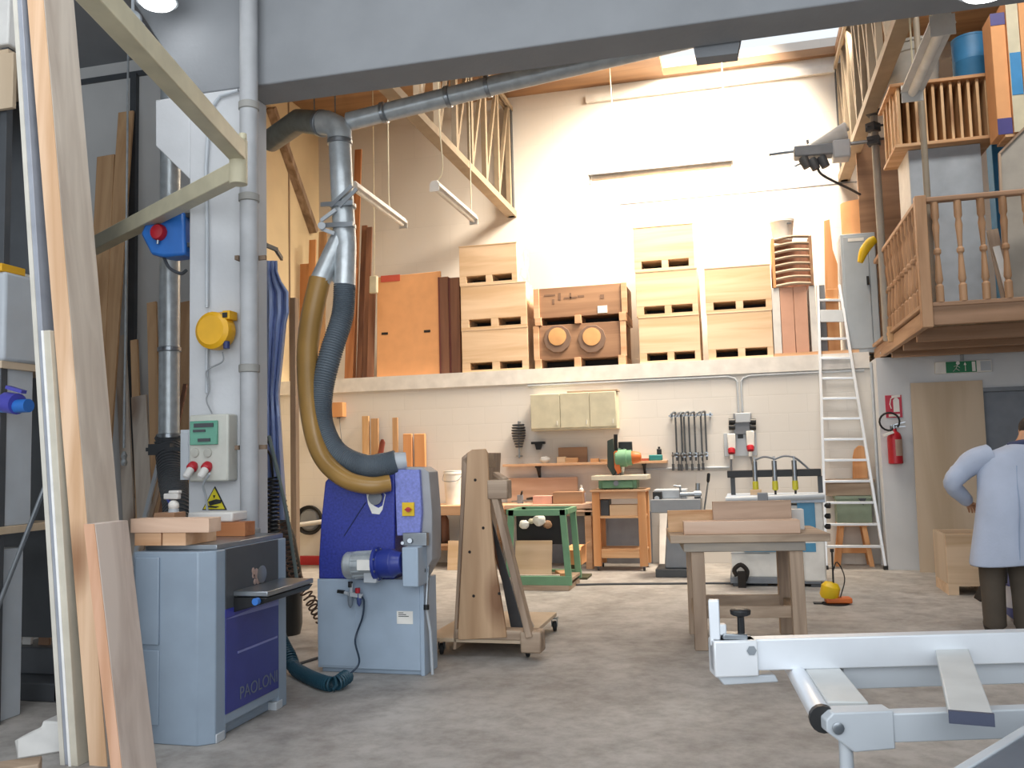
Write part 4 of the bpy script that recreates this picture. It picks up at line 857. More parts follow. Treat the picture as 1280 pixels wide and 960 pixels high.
for i, (px, py, r, mt, lab) in enumerate(((657, 655, .055, 'paper', 'left pale rag ball on the black box of the green trolley'), (665, 651, .035, 'cream', 'small cream ball between the two pale rag balls in the green trolley'), (676, 650, .07, 'paper', 'large pale rag ball in the green trolley'), (686, 655, .05, 'brown', 'brown rag ball at the right in the green trolley'))):
    c = P(px, py, gy+.28)
    tag(MB().ball((c.x, gy+.27-r, c.z), r, (1.1, .8, .9), 12, .25).cyl((c.x, gy+.3-r, c.z), (c.x, gy+.3, c.z-.0), r*.3).o('rag_ball', M[mt]), lab, 'rag', 'rags stuffed in the green trolley')
# cardboard box right of the green trolley
x0, x1, z0, z1 = fr(708, 682, 727, 706, 10.9)
bx = thing('cardboard_box', 'small open cardboard box on a dark stand right of the green trolley', 'box', ((x0+x1)/2, 11.05, 0))
MB().bb(x0, x1, 10.9, 11.25, z0, z1-.02).o('box', M['card'], bx, .003)
MB().prism([(x1, 10.9, z1-.02), (x1+.06, 10.9, z1+.02), (x1+.06, 11.2, z1+.02), (x1, 11.2, z1-.02)], (0, 0, .008)).prism([(x0, 10.88, z1-.02), (x1, 10.88, z1-.02), (x1, 10.84, z1-.05), (x0, 10.84, z1-.05)], (0, .01, .006)).o('flap', M['card'], bx)
MB().bb(x0+.03, x1-.06, 10.95, 11.2, 0.02, z0).bb(x0-.02, x1+.06, 10.9, 11.25, 0, .03).o('stand', paint('olive', '#4a4a35', .7), bx, .004)
# ------------------------------------------------------------------ mitre saw on its timber stand
wy = 11.72
x0, x1 = P(741, 660, wy).x, P(808, 660, wy).x
zt = P(775, 612, wy).z
wd = .5
st = thing('saw_stand', 'orange timber stand on small casters carrying the mitre saw', 'stand', ((x0+x1)/2, wy+wd/2, 0))
lx = .1
for x in (x0, x1-lx):
    for y in (wy, wy+wd-lx): MB().bb(x, x+lx, y, y+lx*.8, .06, zt-.03).o('leg', M['ora'], st, .005)
MB().bb(x0-.02, x1+.02, wy-.02, wy+wd, zt-.03, zt).o('top', M['orax'], st, .004)
MB().bb(x0+lx, x1-lx, wy+.02, wy+.05, zt-.12, zt-.03).o('apron', M['orax'], st, .003)
zm, zl = P(775, 645, wy).z, P(775, 688, wy).z
MB().bb(x0+.02, x1-.02, wy+.01, wy+wd-.02, zm-.03, zm).o('shelf', M['pinex'], st, .003)
MB().bb(x0+.02, x1-.02, wy+.01, wy+wd-.02, zl-.02, zl+.01).bb(x0+lx, x1-lx, wy+.005, wy+.035, zl-.1, zl-.02).o('shelf', M['pinex'], st, .003)
for x in (x0+lx/2, x1-lx/2):
    for y in (wy+.04, wy+wd-.06):
        w = MB().lathe([(.015, -.012), (.027, -.01), (.029, 0), (.027, .01), (.015, .012)], (x, y, .03), (1, .4, 0), 14).o('caster', M['dgrey'], st); MB().bb(x-.02, x+.02, y-.02, y+.02, .052, .06).o('fork', M['steel'], w)
std('dark_case', 750, 625, 761, 644, wy+.08, .25, zm, M['dgrey'], 'dark case on the upper shelf of the saw stand', 'case')
std('ply_box', 762, 631, 797, 644, wy+.06, .2, zm, M['ply'], 'pale plywood box on the upper shelf of the saw stand', 'box')
sw = thing('mitre_saw', 'green mitre saw with orange and black motor head on the timber stand', 'saw', ((x0+x1)/2, wy+.2, zt))
a, b, c, e = fr(748, 600, 796, 610, wy+.05)
MB().bb(a, b, wy+.05, wy+.36, zt+.012, e).bb(a+.05, b-.05, wy+.02, wy+.05, zt+.02, e-.02).o('base', M['green'], sw, .006)
for k in (a+.08, b-.08): MB().cyl((k, wy+.12, zt), (k, wy+.12, zt+.013), .025).o('foot', M['black'], sw)
a, b, c, e2 = fr(739, 595, 809, 601, wy-.02)
MB().bb(a, b, wy-.02, wy+.44, e, e+.06).o('table', paint('saw_table', '#d8cdb8', .4), sw, .004)
tz = e+.06
MB().cyl(P(770, 604, wy+.02), P(770, 604, wy+.0), .035).o('scale_knob', M['mgrey'], sw)
MB().prism([P(x, y, wy+.16) for x, y in ((759, 551), (766, 548), (771, 590), (766, 595), (759, 583))], (0, .12, 0)).o('rear_guard', paint('saw_dark_green', '#2f3b33', .5), sw, .006)
MB().prism([P(x, y, wy+.02) for x, y in ((767, 565), (771, 563), (776, 590), (772, 593), (768, 585))], (0, .1, 0)).o('front_guard', M['orange'], sw, .006, 'orange guard')
mp_ = P(774, 573, wy+.1); mq_ = P(789, 572, wy+.1); dd = (mq_-mp_).normalized()
MB().lathe([(.1, -.05), (.115, -.03), (.115, .1), (.1, .11), (.1, .17)], mp_, dd, 20).o('motor', M['green'], sw)
MB().lathe([(.08, .0), (.085, .03), (.07, .1), (.05, .13)], mq_, dd, 18).o('motor_cap', M['orange'], sw, label='orange motor cap')
MB().pb(773, 552, 790, 579, wy+.2, .08).o('blade_cover', M['black'], sw, .01)
MB().cyl(P(770, 600, wy+.25), P(773, 560, wy+.2), .035).bar(P(776, 598, wy+.3), P(781, 560, wy+.22), .05, .04).o('column', M['steel'], sw)
MB().tube([P(770, 563, wy+.05), P(769.5, 552, wy+.03), P(769.5, 543, wy+.02)], .026, 12).o('handle', M['black'], sw)
# ------------------------------------------------------------------ grey mortising machine
vy_ = 11.2
mo = thing('mortiser', 'grey cast pedestal machine with levers right of the saw stand', 'machine', (P(845, 720, vy_).x, vy_+.3, 0))
def V_(x, y, d=0.): return P(x, y, vy_+d)
a, b, c, e = fr(820, 714, 868, 727, vy_)
MB().bb(a, b, vy_-.05, vy_+.5, 0, .1).o('foot', M['dgrey'], mo, .01)
q = [V_(831, 716), V_(831, 700), V_(834, 640), (V_(868, 640)), V_(868, 716)]
MB().prism([(p.x, vy_, max(p.z, .1)) for p in map(V, q)], (0, .42, 0)).o('pedestal', M['mgrey'], mo, .02)
a, b, c, e = fr(813, 624, 876, 641, vy_-.05)
MB().bb(a, b, vy_-.06, vy_+.48, c, e).o('table', paint('cast_grey', '#8d9196', .4), mo, .01)
a, b, c2, e2 = fr(817, 612, 858, 625, vy_+.08)
MB().bb(a, b, vy_+.1, vy_+.46, e, e2).o('head', M['lgrey'], mo, .01)
MB().pb(816, 615, 827, 632, vy_-.02, .12).o('motor_switch', M['black'], mo, .004)
MB().cyl(P(821, 623, vy_-.02), P(821, 623, vy_-.035), .03).o('switch_dial', M['lgrey'], mo)
MB().prism([P(x, y, vy_+.0) for x, y in ((834, 631), (838, 624), (866, 624), (871, 632))], (0, .2, 0)).o('slide', M['steel'], mo, .006)
MB().cyl(P(850, 618, vy_+.05), P(877, 617, vy_+.05), .028).cyl(P(851, 628, vy_+.05), P(850, 608, vy_+.05), .012).cyl(P(842, 607, vy_+.05), P(851, 608, vy_+.05), .01).o('spindle', M['steel'], mo)
MB().cyl(P(872, 632, vy_+.05), P(872, 604, vy_+.05), .028).cyl(P(868, 618, vy_+.03), P(876, 618, vy_+.03), .05).o('column', M['steel'], mo)
lv = MB().cyl(P(880, 640, vy_+.1), P(885, 603, vy_+.02), .011).o('lever', M['steel'], mo)
MB().lathe([(.012, 0), (.02, .02), (.02, .1), (.012, .115)], P(885, 603, vy_+.02), P(886, 590, vy_+.0)-P(885, 603, vy_+.02), 12).o('lever_grip', M['black'], mo)
a, b, c, e = fr(819, 644, 829, 705, vy_+.5)
tag(MB().bar(((a+b)/2, YW-.35, 0), ((a+b)/2, YW-.03, P(823, 642, YW).z), .12, .02, (0, 1, 0)).o('white_plank', M['white']), 'narrow white plank leaning behind the grey pedestal machine', 'plank')
a, b, c, e = fr(690, 640, 815, 704, YW-.03)
tag(MB().bb(a, b, YW-.03, YW-.005, 0, e).o('shade_sheet', paint('shade_bluegrey', '#8e939c', .6)), 'grey blue sheet added on the wall as the shade under the saw stand', 'sheet')  # added sheet, its grey blue stands for shade on the lower wall
tag(MB().tube([PZ(720, 731, .012), PZ(760, 730, .012), PZ(830, 729.5, .012), PZ(905, 729, .012), PZ(960, 731, .012)], .012, 8, sm=4).o('floor_cable', M['dgrey']), 'dark cable along the floor in front of the saw stand and the white machine', 'cable')
# ------------------------------------------------------------------ clamps on the wall
zr = P(864, 519, YW-.05).z
rl = thing('clamp_rail', 'steel hanging rail for bar clamps on the back wall', 'rail', (P(864, 519, YW).x, YW-.05, zr))
MB().bb(P(836, 519, YW).x, P(891, 519, YW).x, YW-.05, YW-.03, zr-.012, zr+.012).o('rail', M['steel'], rl)
for px in (840, 888): x = P(px, 519, YW).x; MB().bb(x-.01, x+.01, YW-.05, YW, zr-.03, zr+.03).o('bracket', M['steel'], rl)
cl0 = None
for i, (px, L) in enumerate(((844.5, .62), (851.5, .64), (855, .62), (861, .60), (868, .62), (876, .6), (881.5, .6))):
    x = P(px, 519, YW).x
    if cl0 is None:
        cl0 = thing('bar_clamp', '', 'clamp', (0, 0, 0), 'bar clamps hung on the wall rail')
        MB().bb(-.012, .012, -.02, 0, -.62, .02).o('bar', M['dgrey'], cl0)
        MB().tube([(0, -.01, .02), (0.0, -.05, .045), (-.04, -.09, .03), (-.07, -.1, -.02)], .014, 8, sm=4).o('fixed_jaw', M['steel'], cl0)
        MB().tube([(0, -.01, -.54), (-.03, -.06, -.53), (-.05, -.1, -.55)], .02, 8).bb(-.02, .02, -.03, .0, -.57, -.51).o('sliding_jaw', M['steel'], cl0)
        MB().cyl((-.05, -.1, -.5), (-.05, -.1, -.66), .008).cyl((-.05, -.1, -.66), (-.05, -.1, -.75), .018).o('screw_handle', M['dgrey'], cl0)
    o_ = cl0 if i == 0 else dup(cl0, (0, 0, 0), '')
    o_.location = (x, YW-.0495, zr-.004*(i % 3)); o_['label'] = ['leftmost bar clamp on the wall rail', 'second bar clamp from the left on the wall rail', 'third bar clamp from the left on the wall rail', 'middle bar clamp of the seven on the wall rail', 'third bar clamp from the right on the wall rail', 'second bar clamp from the right on the wall rail', 'rightmost bar clamp on the wall rail'][i]
# ------------------------------------------------------------------ wall sockets and conduits
zc = P(870, 585, YW).z
tag(MB().cyl((P(775, 587, YW).x, YW-.016, zc), (P(912, 583, YW).x, YW-.016, zc), .016).o('wall_conduit', M['lgrey']), 'horizontal grey conduit on the wall below the bar clamps', 'conduit')
xu, xv = P(922, 490, YW).x, P(927, 490, YW).x
z5 = P(924, 515, YW).z
zz = 2.5
tag(MB().cyl((xu, YW-.014, z5), (xu, YW-.014, zz-.05), .014).tube([(xu, YW-.014, zz-.05), (xu-.03, YW-.014, zz), (xu-.12, YW-.014, zz+.03), (P(660, 482, YW).x, YW-.014, zz+.03)], .014, 8).cyl((xv, YW-.014, z5), (xv, YW-.014, zz-.05), .014).tube([(xv, YW-.014, zz-.05), (xv+.03, YW-.014, zz), (xv+.12, YW-.014, zz+.03), (1.6, YW-.014, zz+.03)], .014, 8).o('wall_conduit', M['lgrey']), 'pair of grey conduits curving down the wall to the red socket board', 'conduit')
a, b, c, e = fr(905, 541, 946, 570, YW-.03)
sk = thing('socket_board', 'grey wall board with two red industrial sockets above the white machine', 'electrical panel', ((a+b)/2, YW-.03, c))
MB().bb(a, b, YW-.03, YW, c, e).o('board', M['lgrey'], sk, .004)
a, b, c, e = fr(919, 516, 938, 528, YW-.12)
MB().bb(a, b, YW-.12, YW, c, e).o('upper_box', M['lgrey'], sk, .008)
a, b, c, e2 = fr(917, 528, 940, 541, YW-.08); MB().bb(a, b, YW-.08, YW, c-.02, e).o('adapter_box', M['mgrey'], sk, .008)
for px in (915, 941):
    for py in (527, 534):
        MB().cyl(P(px-4, py, YW-.06), P(px+4, py, YW-.06), .04).o('plug', M['black'], sk)
for px, py in ((914.5, 566), (938, 562.5)):
    a, b, c, e = fr(px-5, py-24, px+5, py-4, YW-.1); s_ = MB().bb(a, b, YW-.11, YW-.03, c, e).o('socket_box', M['paper'], sk, .01)
    MB().lathe([(.045, -.03), (.05, 0), (.05, .03), (.04, .04)], P(px, py-2, YW-.1), (0, .4, 1), 18).o('red_plug', M['red'], s_, label='red plug')
    MB().cyl(P(px, py+2, YW-.1), P(px, py+8, YW-.1), .025).o('plug_tail', M['paper'], s_)
MB().pb(922, 541, 929, 548, YW-.034, .004).o('printed_mark', M['black'], sk)
tag(MB().tube([P(914, 572, YW-.1), P(914, 585, YW-.06), P(915, 600, YW-.03), P(916, 630, YW-.03)], .014, 8, sm=5).o('socket_cable', M['mgrey']), 'cable hanging from the left red socket on the back wall', 'cable')
tag(MB().tube([P(938, 569, YW-.1), P(942, 585, YW-.2), P(944, 590, YW-.5), P(943, 605, YW-1.2)], .014, 8, sm=5).o('socket_cable', M['dgrey']), 'cable running from the right red socket down to the white machine', 'cable')
# ------------------------------------------------------------------ white and blue boring machine
qy = 10.5
def Q(x, y, d=0.): return P(x, y, qy+d)
bm_ = thing('boring_machine', 'white and blue boring machine with black clamp bar behind the trestle table', 'machine', (Q(970, 730).x, qy+.4, 0))
a, b = Q(914, 700).x, Q(1018, 700).x; zt = Q(960, 632).z
MB().bb(a, b-.12, qy, qy+.7, .1, zt).o('body', M['paper'], bm_, .01)
MB().bb(b-.12, Q(1031, 680).x, qy-.04, qy+.72, .06, zt+.05).o('end_panel', M['paper'], bm_, .02)
MB().pb(997, 627, 1019, 661, qy-.05, .02).o('blue_panel', paint('boring_blue', '#4d92b8', .4), bm_, .004, 'light blue control panel')
MB().pb(930, 679, 1020, 690, qy-.045, .02).o('blue_stripe', paint('boring_blue', '#4d92b8', .4), bm_, .003, 'light blue stripe')
MB().bb(a-.02, b+.06, qy-.02, qy+.7, .03, .1).o('plinth', M['mgrey'], bm_, .006)
for x in (a+.06, b-.0): MB().bb(x-.05, x+.05, qy-.03, qy+.1, 0, .03).o('foot', M['dgrey'], bm_)
z1, z2 = Q(960, 629, -.1).z, Q(960, 619, -.1).z
MB().bb(Q(908, 624).x, Q(1030, 620).x, qy-.12, qy+.5, z1, z2).o('work_table', paint('blue_white', '#c3d0e0', .3), bm_, .012)
MB().cyl(Q(907, 625, -.16), Q(1030, 620, -.16), .035).o('front_roller', M['lgrey'], bm_)
zb1, zb2 = Q(967, 596, .1).z, Q(967, 587, .1).z
MB().bb(Q(909, 591, .1).x, Q(1026, 589, .1).x, qy+.05, qy+.13, zb1, zb2).o('clamp_bar', M['black'], bm_, .006)
for px in (916, 1025): x = Q(px, 600, .1).x; MB().bb(x-.025, x+.025, qy+.08, qy+.12, z2, zb1).o('bar_post', M['dgrey'], bm_)
for px in (943.5, 968, 993):
    c_ = Q(px, 587, .03)
    k = MB().cyl((c_.x, qy+.03, zb1-.05), (c_.x, qy+.03, zb2+.1), .028).o('pneumatic_clamp', M['steel'], bm_)
    MB().lathe([(.02, -.01), (.033, .0), (.033, .08), (.024, .11)], (c_.x, qy+.03, zb1-.14), (0, 0, 1), 14).o('yellow_cylinder', paint('cylinder_yellow', '#c4bc34', .4), k, label='yellow cylinder')
    MB().cyl((c_.x, qy+.03, zb1-.2), (c_.x, qy+.03, zb1-.13), .012).lathe([(.055, 0), (.055, .015)], (c_.x, qy+.03, zb1-.215)).o('pad', M['black'], k)
    MB().cyl((c_.x, qy+.03, zb2+.1), (c_.x, qy+.03, zb2+.15), .012).o('fitting', M['lgrey'], k)
MB().tube([Q(943, 575, .03), Q(955, 571, .05), Q(966, 573, .03), Q(968, 574, .03), Q(980, 570, .05), Q(993, 572, .03), Q(1004, 580, .1), Q(1014, 588, .1), Q(1025, 588, .1)], .012, 8, sm=5).o('air_tube', M['mgrey'], bm_)
MB().pb(947, 616, 960, 630, qy-.2, .1).o('fence_stop', M['mgrey'], bm_, .006)
MB().pb(938, 612, 952, 621, qy-.02, .1).o('wood_stop', M['ply'], bm_, .004)
for py in (632, 645, 658): MB().lathe([(.012, -.02), (.03, 0), (.03, .04)], Q(1033, py, -.02), (1, -.4, 0), 12).o('knob', M['black'], bm_)
MB().bb(Q(922, 718, -.12).x, Q(932, 718, -.12).x, qy-.14, qy-.02, 0, .17).tube([Q(921, 720, -.1), Q(918, 712, -.1), Q(926, 706, -.1), Q(934, 714, -.1), Q(931, 726, -.1)], .025, 8, sm=4).o('foot_valve', M['near_black'], bm_)
MB().bb(a+.0, a+.42, qy-.012, qy, .36, .365).o('panel_seam', M['mgrey'], bm_)
# ------------------------------------------------------------------ trestle table with planks
RZ = math.radians(12)
A0 = PZ(876, 812, 0); A1 = PZ(994, 799, 0); dx = (A1-A0); dx.z = 0; wid = dx.length; ux = dx.normalized(); RZ = math.atan2(ux.y, ux.x); uy = V((-ux.y, ux.x, 0))
RZ = math.radians(7); ux = V((math.cos(RZ), math.sin(RZ), 0)); uy = V((-ux.y, ux.x, 0)); wid = .75
tb_ = thing('trestle_table', 'rough timber trestle table behind the silver saw fence', 'table', (A0.x+wid/2, A0.y+.35, 0))
def T(u, v, z): return A0+ux*u+uy*v+V((0, 0, z))
ztt = P(930, 673, A0.y).z; zleg = ztt-.1
def tbox(u0, u1, v0, v1, z0, z1): return MB().hexa([T(u0, v0, z0), T(u1, v0, z0), T(u1, v1, z0), T(u0, v1, z0), T(u0, v0, z1), T(u1, v0, z1), T(u1, v1, z1), T(u0, v1, z1)])
lw = .1
for u in (-.045, wid-.06):
    for v in (-.02, .56):
        m = MB(); s_ = .03 if v < .1 else -.02
        m.hexa([T(u, v-s_, 0), T(u+lw, v-s_, 0), T(u+lw, v+.07-s_, 0), T(u, v+.07-s_, 0), T(u, v, zleg), T(u+lw, v, zleg), T(u+lw, v+.07, zleg), T(u, v+.07, zleg)])
        m.o('leg', M['oakz'], tb_, .005)
for u in (-.03, wid-.045): MB().prism([T(u, .05, 0), T(u, .62, 0), T(u, .58, .16), T(u, .45, .3), T(u, .3, .34), T(u, .16, .3), T(u, .06, .16)], ux*.06).o('foot_board', M['oaky'], tb_, .006) if False else None
for u in (-.02, wid-.03): tbox(u, u+.05, .02, .6, .2, .3).o('side_stretcher', M['oaky'], tb_, .005)
tbox(.05, wid-.05, .03, .07, .23, .32).o('stretcher', M['oakx'], tb_, .005)
tbox(.05, wid-.05, .58, .62, .22, .32).o('stretcher', M['oakx'], tb_, .005)
tbox(-.1, wid+.06, -.04, .66, zleg, zleg+.07).o('frame', wood('weathered_x', '#85807a', '#a59a8c', 'x', 9), tb_, .006)
tbox(-.2, wid+.24, -.06, .7, zleg+.07, zleg+.13).o('top', M['oakx'], tb_, .005)
z0 = zleg+.131
def tp_(name, u0, u1, v0, v1, za, zb, mt, lab): return tag(tbox(u0, u1, v0, v1, za, zb).o(name, mt, None, .003), lab, 'plank')
k = (P(1000, 650, A0.y+.2).x-A0.x)
tp_('table_plank', -.09, wid+.03, -.02, .13, z0, z0+.1, M['pinkx'], 'pink brown plank lying along the front of the trestle table')
tp_('table_plank', .15, wid+.0, .15, .21, z0, z0+.24, wood('walnut_x', '#a2866f', '#c0a48e', 'x', 8), 'wide pink brown board standing on edge on the trestle table')
tp_('table_plank', -.2, .16, .24, .3, z0, z0+.17, M['pinex'], 'pale board on edge at the left rear of the trestle table')
tp_('table_block', wid+.02, wid+.12, .3, .42, z0, z0+.16, M['white'], 'white block at the right end of the trestle table')
# ------------------------------------------------------------------ yellow foot pedal
pe = thing('foot_pedal', 'yellow and red pedal unit with a black rod on the floor behind the silver fence', 'pedal', tuple(PZ(1042, 752, 0)))
c = PZ(1044, 755, 0)
MB().lathe([(.13, 0), (.13, .012)], c, (0, 0, 1), 20).bb(c.x-.2, c.x-.1, c.y-.04, c.y+.05, 0, .012).o('base', M['black'], pe)
MB().box((c.x+.03, c.y, .04), (.24, .14, .05), .1).o('red_base', M['orange'], pe, .01)
MB().lathe([(.07, 0), (.09, .03), (.09, .12), (.06, .16), (.0, .17)], (c.x-.06, c.y, .05), (.25, 0, 1), 20).o('yellow_hood', M['yel2'], pe)
MB().cyl((c.x-.01, c.y-.03, .1), P(1040, 690, c.y), .009).lathe([(.018, 0), (.018, .03)], P(1040, 690, c.y), (0, 0, 1), 10).o('rod', M['black'], pe)
MB().tube([(c.x+.05, c.y, .06), (c.x+.1, c.y, .25), (c.x+.04, c.y+.02, .4), P(1041, 715, c.y)], .006, 6, sm=5).o('cable', M['black'], pe)
# ------------------------------------------------------------------ ladder
ly0 = 12.02
ld = thing('ladder', 'tall tapered aluminium ladder leaning against the ledge', 'ladder', (P(1070, 708, ly0).x, ly0, 0))
f0, f1 = PZ(1033, 714, 0), PZ(1106, 710, 0)
f0.y = f1.y = ly0; f0.x, f1.x = P(1033, 713, ly0).x, P(1107, 710, ly0).x; f0.z = f1.z = 0
def lt(p, px, py): return P(px, py, 12.56)
t0, t1 = P(1022, 357, 12.75), P(1049, 357, 12.75)
kk = (12.57-ly0)/max(ZL, 1)
def rail(f, t):
    d = t-f; return d
yT = ly0+kk*t0.z; t0, t1 = P(1022, 357, yT), P(1049, 357, yT)
MB().bar(f0, t0, .035, .07, (0, 1, 0)).o('rail', M['alu'], ld, .004)
MB().bar(f1, t1, .035, .07, (0, 1, 0)).o('rail', M['alu'], ld, .004)
for i in range(13):
    t = (.28+.27*i)/t0.z
    if t > .97: break
    a, b = f0+(t0-f0)*t, f1+(t1-f1)*t
    MB().bar(a, b, .05 if i % 3 else .07, .03, (0, 0, 1)).o('rung', M['alu'], ld, .003)
for p in (f0, f1): MB().bb(p.x-.025, p.x+.025, p.y-.04, p.y+.04, 0, .05).o('foot', M['black'], ld)
a = f0+(t0-f0)*.86; b = f1+(t1-f1)*.86; c = f0+(t0-f0)*.9; e = f1+(t1-f1)*.9
m = MB().prism([a+V((.02, -.05, 0)), b+V((-.02, -.05, 0)), e+V((-.02, -.05, .02)), c+V((.02, -.05, .02))], (0, .03, 0)); m.o('platform', M['lgrey'], ld, .003)
# things behind the ladder
sy_ = 12.27
x0, x1, z0, z1 = fr(1042, 654, 1094, 694, sy_)
so = thing('wooden_stool', 'small orange brown wooden stool behind the ladder', 'stool', ((x0+x1)/2, sy_+.18, 0))
MB().bb(x0+.06, x1-.06, sy_, sy_+.32, z1-.04, z1).o('seat', M['ora'], so, .006)
for x, dx_ in ((x0+.08, -.07), (x1-.15, .07)):
    for y in (sy_+.02, sy_+.25): MB().hexa([(x+dx_, y, 0), (x+.06+dx_, y, 0), (x+.06+dx_, y+.05, 0), (x+dx_, y+.05, 0), (x, y, z1-.04), (x+.06, y, z1-.04), (x+.06, y+.05, z1-.04), (x, y+.05, z1-.04)]).o('leg', M['ora'], so, .004)
MB().bb(x0+.05, x1-.05, sy_+.03, sy_+.06, .17, .24).o('stretcher', M['ora'], so, .004)
zg = z1
x0, x1, z0, z2 = fr(1046, 620, 1090, 651, sy_)
cr_ = thing('green_crate', 'grey green crate on the stool behind the ladder', 'crate', ((x0+x1)/2, sy_+.15, zg))
MB().bb(x0, x1, sy_+.02, sy_+.3, zg, z2).o('box', paint('crate_green', '#8a9884', .6), cr_, .006)
MB().bb(x0-.015, x1+.015, sy_+.005, sy_+.315, z2-.04, z2).o('rim', paint('crate_green', '#8a9884', .6), cr_, .004)
MB().prism([(x1-.16, sy_+.004, z2-.03), (x1-.06, sy_+.004, z2-.03), (x1-.1, sy_+.004, z2-.12)], (0, .01, 0)).o('dark_mark', M['dgrey'], cr_)
x0, x1, z0, z3 = fr(1034, 599, 1092, 617, sy_)
tag(MB().bb(x0, x1, sy_+.04, sy_+.3, z2+.001, z3-.05).bb(x0-.02, x1+.02, sy_+.03, sy_+.31, z3-.05, z3).o('tool_tray', M['oakx'], None, .006), 'brown grey tray on the green crate behind the ladder', 'tray')
zz = z3
q = [P(x, y, sy_+.12) for x, y in ((1066, 600), (1066, 572), (1068, 562), (1073, 557), (1078, 557), (1083, 562), (1085, 572), (1085, 600))]
tag(MB().prism([(p.x, sy_+.12, max(zz+.001, p.z)) for p in q], (0, .04, 0)).o('round_board', M['ora'], None, .008), 'orange board with rounded top standing behind the ladder', 'board')
# ------------------------------------------------------------------ fire extinguisher, signs
ey = 12.0
c = P(1120, 580, ey-.1)
fe = thing('fire_extinguisher', 'red fire extinguisher hung on the wall below its sign', 'fire extinguisher', (c.x, ey-.1, c.z))
hz = P(1120, 540, ey-.1).z-c.z
MB().lathe([(.07, 0), (.085, .01), (.085, hz-.07), (.07, hz-.02), (.035, hz+.01), (.03, hz+.04)], (c.x, ey-.1, c.z), (0, 0, 1), 24).o('cylinder', M['red'], fe)
m = MB()
for k in range(5):
    t0_, t1_ = -2.2+k*.3, -1.9+k*.3; r = .0865
    m.hexa([(c.x+r*math.cos(t), ey-.1+r*math.sin(t), c.z+z) for z, ts in ((.1, (t0_, t1_)),) for t in ts]+[(c.x+(r-.004)*math.cos(t), ey-.1+(r-.004)*math.sin(t), c.z+.1) for t in (t1_, t0_)]+[(c.x+r*math.cos(t), ey-.1+r*math.sin(t), c.z+.3) for t in (t0_, t1_)]+[(c.x+(r-.004)*math.cos(t), ey-.1+(r-.004)*math.sin(t), c.z+.3) for t in (t1_, t0_)])
for v in m.bm.verts: v.co = V((c.x, ey-.1, 0))+Matrix.Rotation(.55, 3, 'Z') @ (v.co-V((c.x, ey-.1, 0)))
m.o('label_band', paint('ext_label', '#b89a88', .5), fe)
MB().cyl((c.x, ey-.1, c.z+hz+.02), (c.x, ey-.1, c.z+hz+.09), .026).bar((c.x-.03, ey-.1, c.z+hz+.08), (c.x+.13, ey-.13, c.z+hz+.12), .03, .012).bar((c.x-.0, ey-.1, c.z+hz+.06), (c.x+.13, ey-.13, c.z+hz+.065), .03, .01).o('valve', M['steel'], fe)
MB().bar((c.x-.02, ey-.16, c.z+hz+.0), (c.x-.13, ey-.17, c.z+hz-.04), .05, .03).o('white_tag', M['paper'], fe, label='white tag')
rr = .11; h0 = V((c.x-.05, ey-.1, c.z+hz+.13))
MB().tube([h0+V((math.cos(t)*rr*1.05, -.03, math.sin(t)*rr)) for t in [math.radians(v) for v in range(-40, 300, 20)]]+[V((c.x, ey-.1, c.z+hz+.07))], .012, 8).o('hose', M['black'], fe)
MB().bb(c.x-.03, c.x+.03, ey-.02, ey, c.z+.2, c.z+hz+.08).bb(c.x-.02, c.x+.02, ey-.1, ey-.01, c.z+hz+.0, c.z+hz+.02).o('wall_hook', M['mgrey'], fe)
a, b, z0, z1 = fr(1107, 494, 1127.5, 522, ey-.01)
es = thing('extinguisher_sign', 'red and white fire extinguisher sign on the grey wall', 'sign', ((a+b)/2, ey-.01, z0))
MB().bb(a, b, ey-.012, ey, z0, z1).o('plate', paint('sign_red', '#bf3046', .5), es)
cx = (a+b)/2+.03; h = z1-z0
MB().prism([(cx-.035, ey-.014, z0+h*.25), (cx+.035, ey-.014, z0+h*.25), (cx+.035, ey-.014, z0+h*.78), (cx+.015, ey-.014, z0+h*.88), (cx-.015, ey-.014, z0+h*.88), (cx-.035, ey-.014, z0+h*.78)], (0, .002, 0)).tube([(cx-.01, ey-.013, z0+h*.93), (cx-.06, ey-.013, z0+h*.85), (cx-.075, ey-.013, z0+h*.6), (cx-.06, ey-.013, z0+h*.4)], .006, 6).bar((cx-.05, ey-.013, z0+h*.93), (cx+.05, ey-.013, z0+h*.96), .004, .03).o('pictogram', M['paper'], es)
MB().bar((a+.03, ey-.013, z0+h*.1), (b-.03, ey-.013, z0+h*.1), .004, .03).o('text_strip', M['paper'], es)
# emergency exit light
a, b, z0, z1 = fr(1169, 451, 1240, 466, ey-.05)
ex = thing('exit_sign', 'green emergency exit sign with running figure over the plywood sheet', 'sign', ((a+b)/2, ey-.05, z0))
w_ = b-a; h = z1-z0
MB().bb(a, b, ey-.05, ey, z0, z1).o('housing', M['paper'], ex, .004)
MB().bb(a+w_*.19, a+w_*.73, ey-.054, ey-.05, z0+.005, z1-.005).o('green_panel', paint('exit_green', '#12764a', .4), ex, label='green pictogram panel')
MB().bb(a+w_*.8, b-.01, ey-.054, ey-.05, z0+.015, z1-.015).o('lamp_window', M['lgrey'], ex)
def E_(u, v): return V((a+w_*u, ey-.056, z0+h*v))
m = MB().bar(E_(.36, .35), E_(.39, .66), .004, .035, (0, 1, 0)).bar(E_(.36, .38), E_(.31, .15), .004, .03, (0, 1, 0)).bar(E_(.365, .38), E_(.42, .2), .004, .03, (0, 1, 0)).bar(E_(.385, .62), E_(.43, .45), .004, .025, (0, 1, 0)).bar(E_(.38, .64), E_(.33, .55), .004, .025, (0, 1, 0)).lathe([(.022, 0), (.022, .003)], E_(.405, .83), (0, 1, 0), 12)
m.o('running_figure', M['paper'], ex)
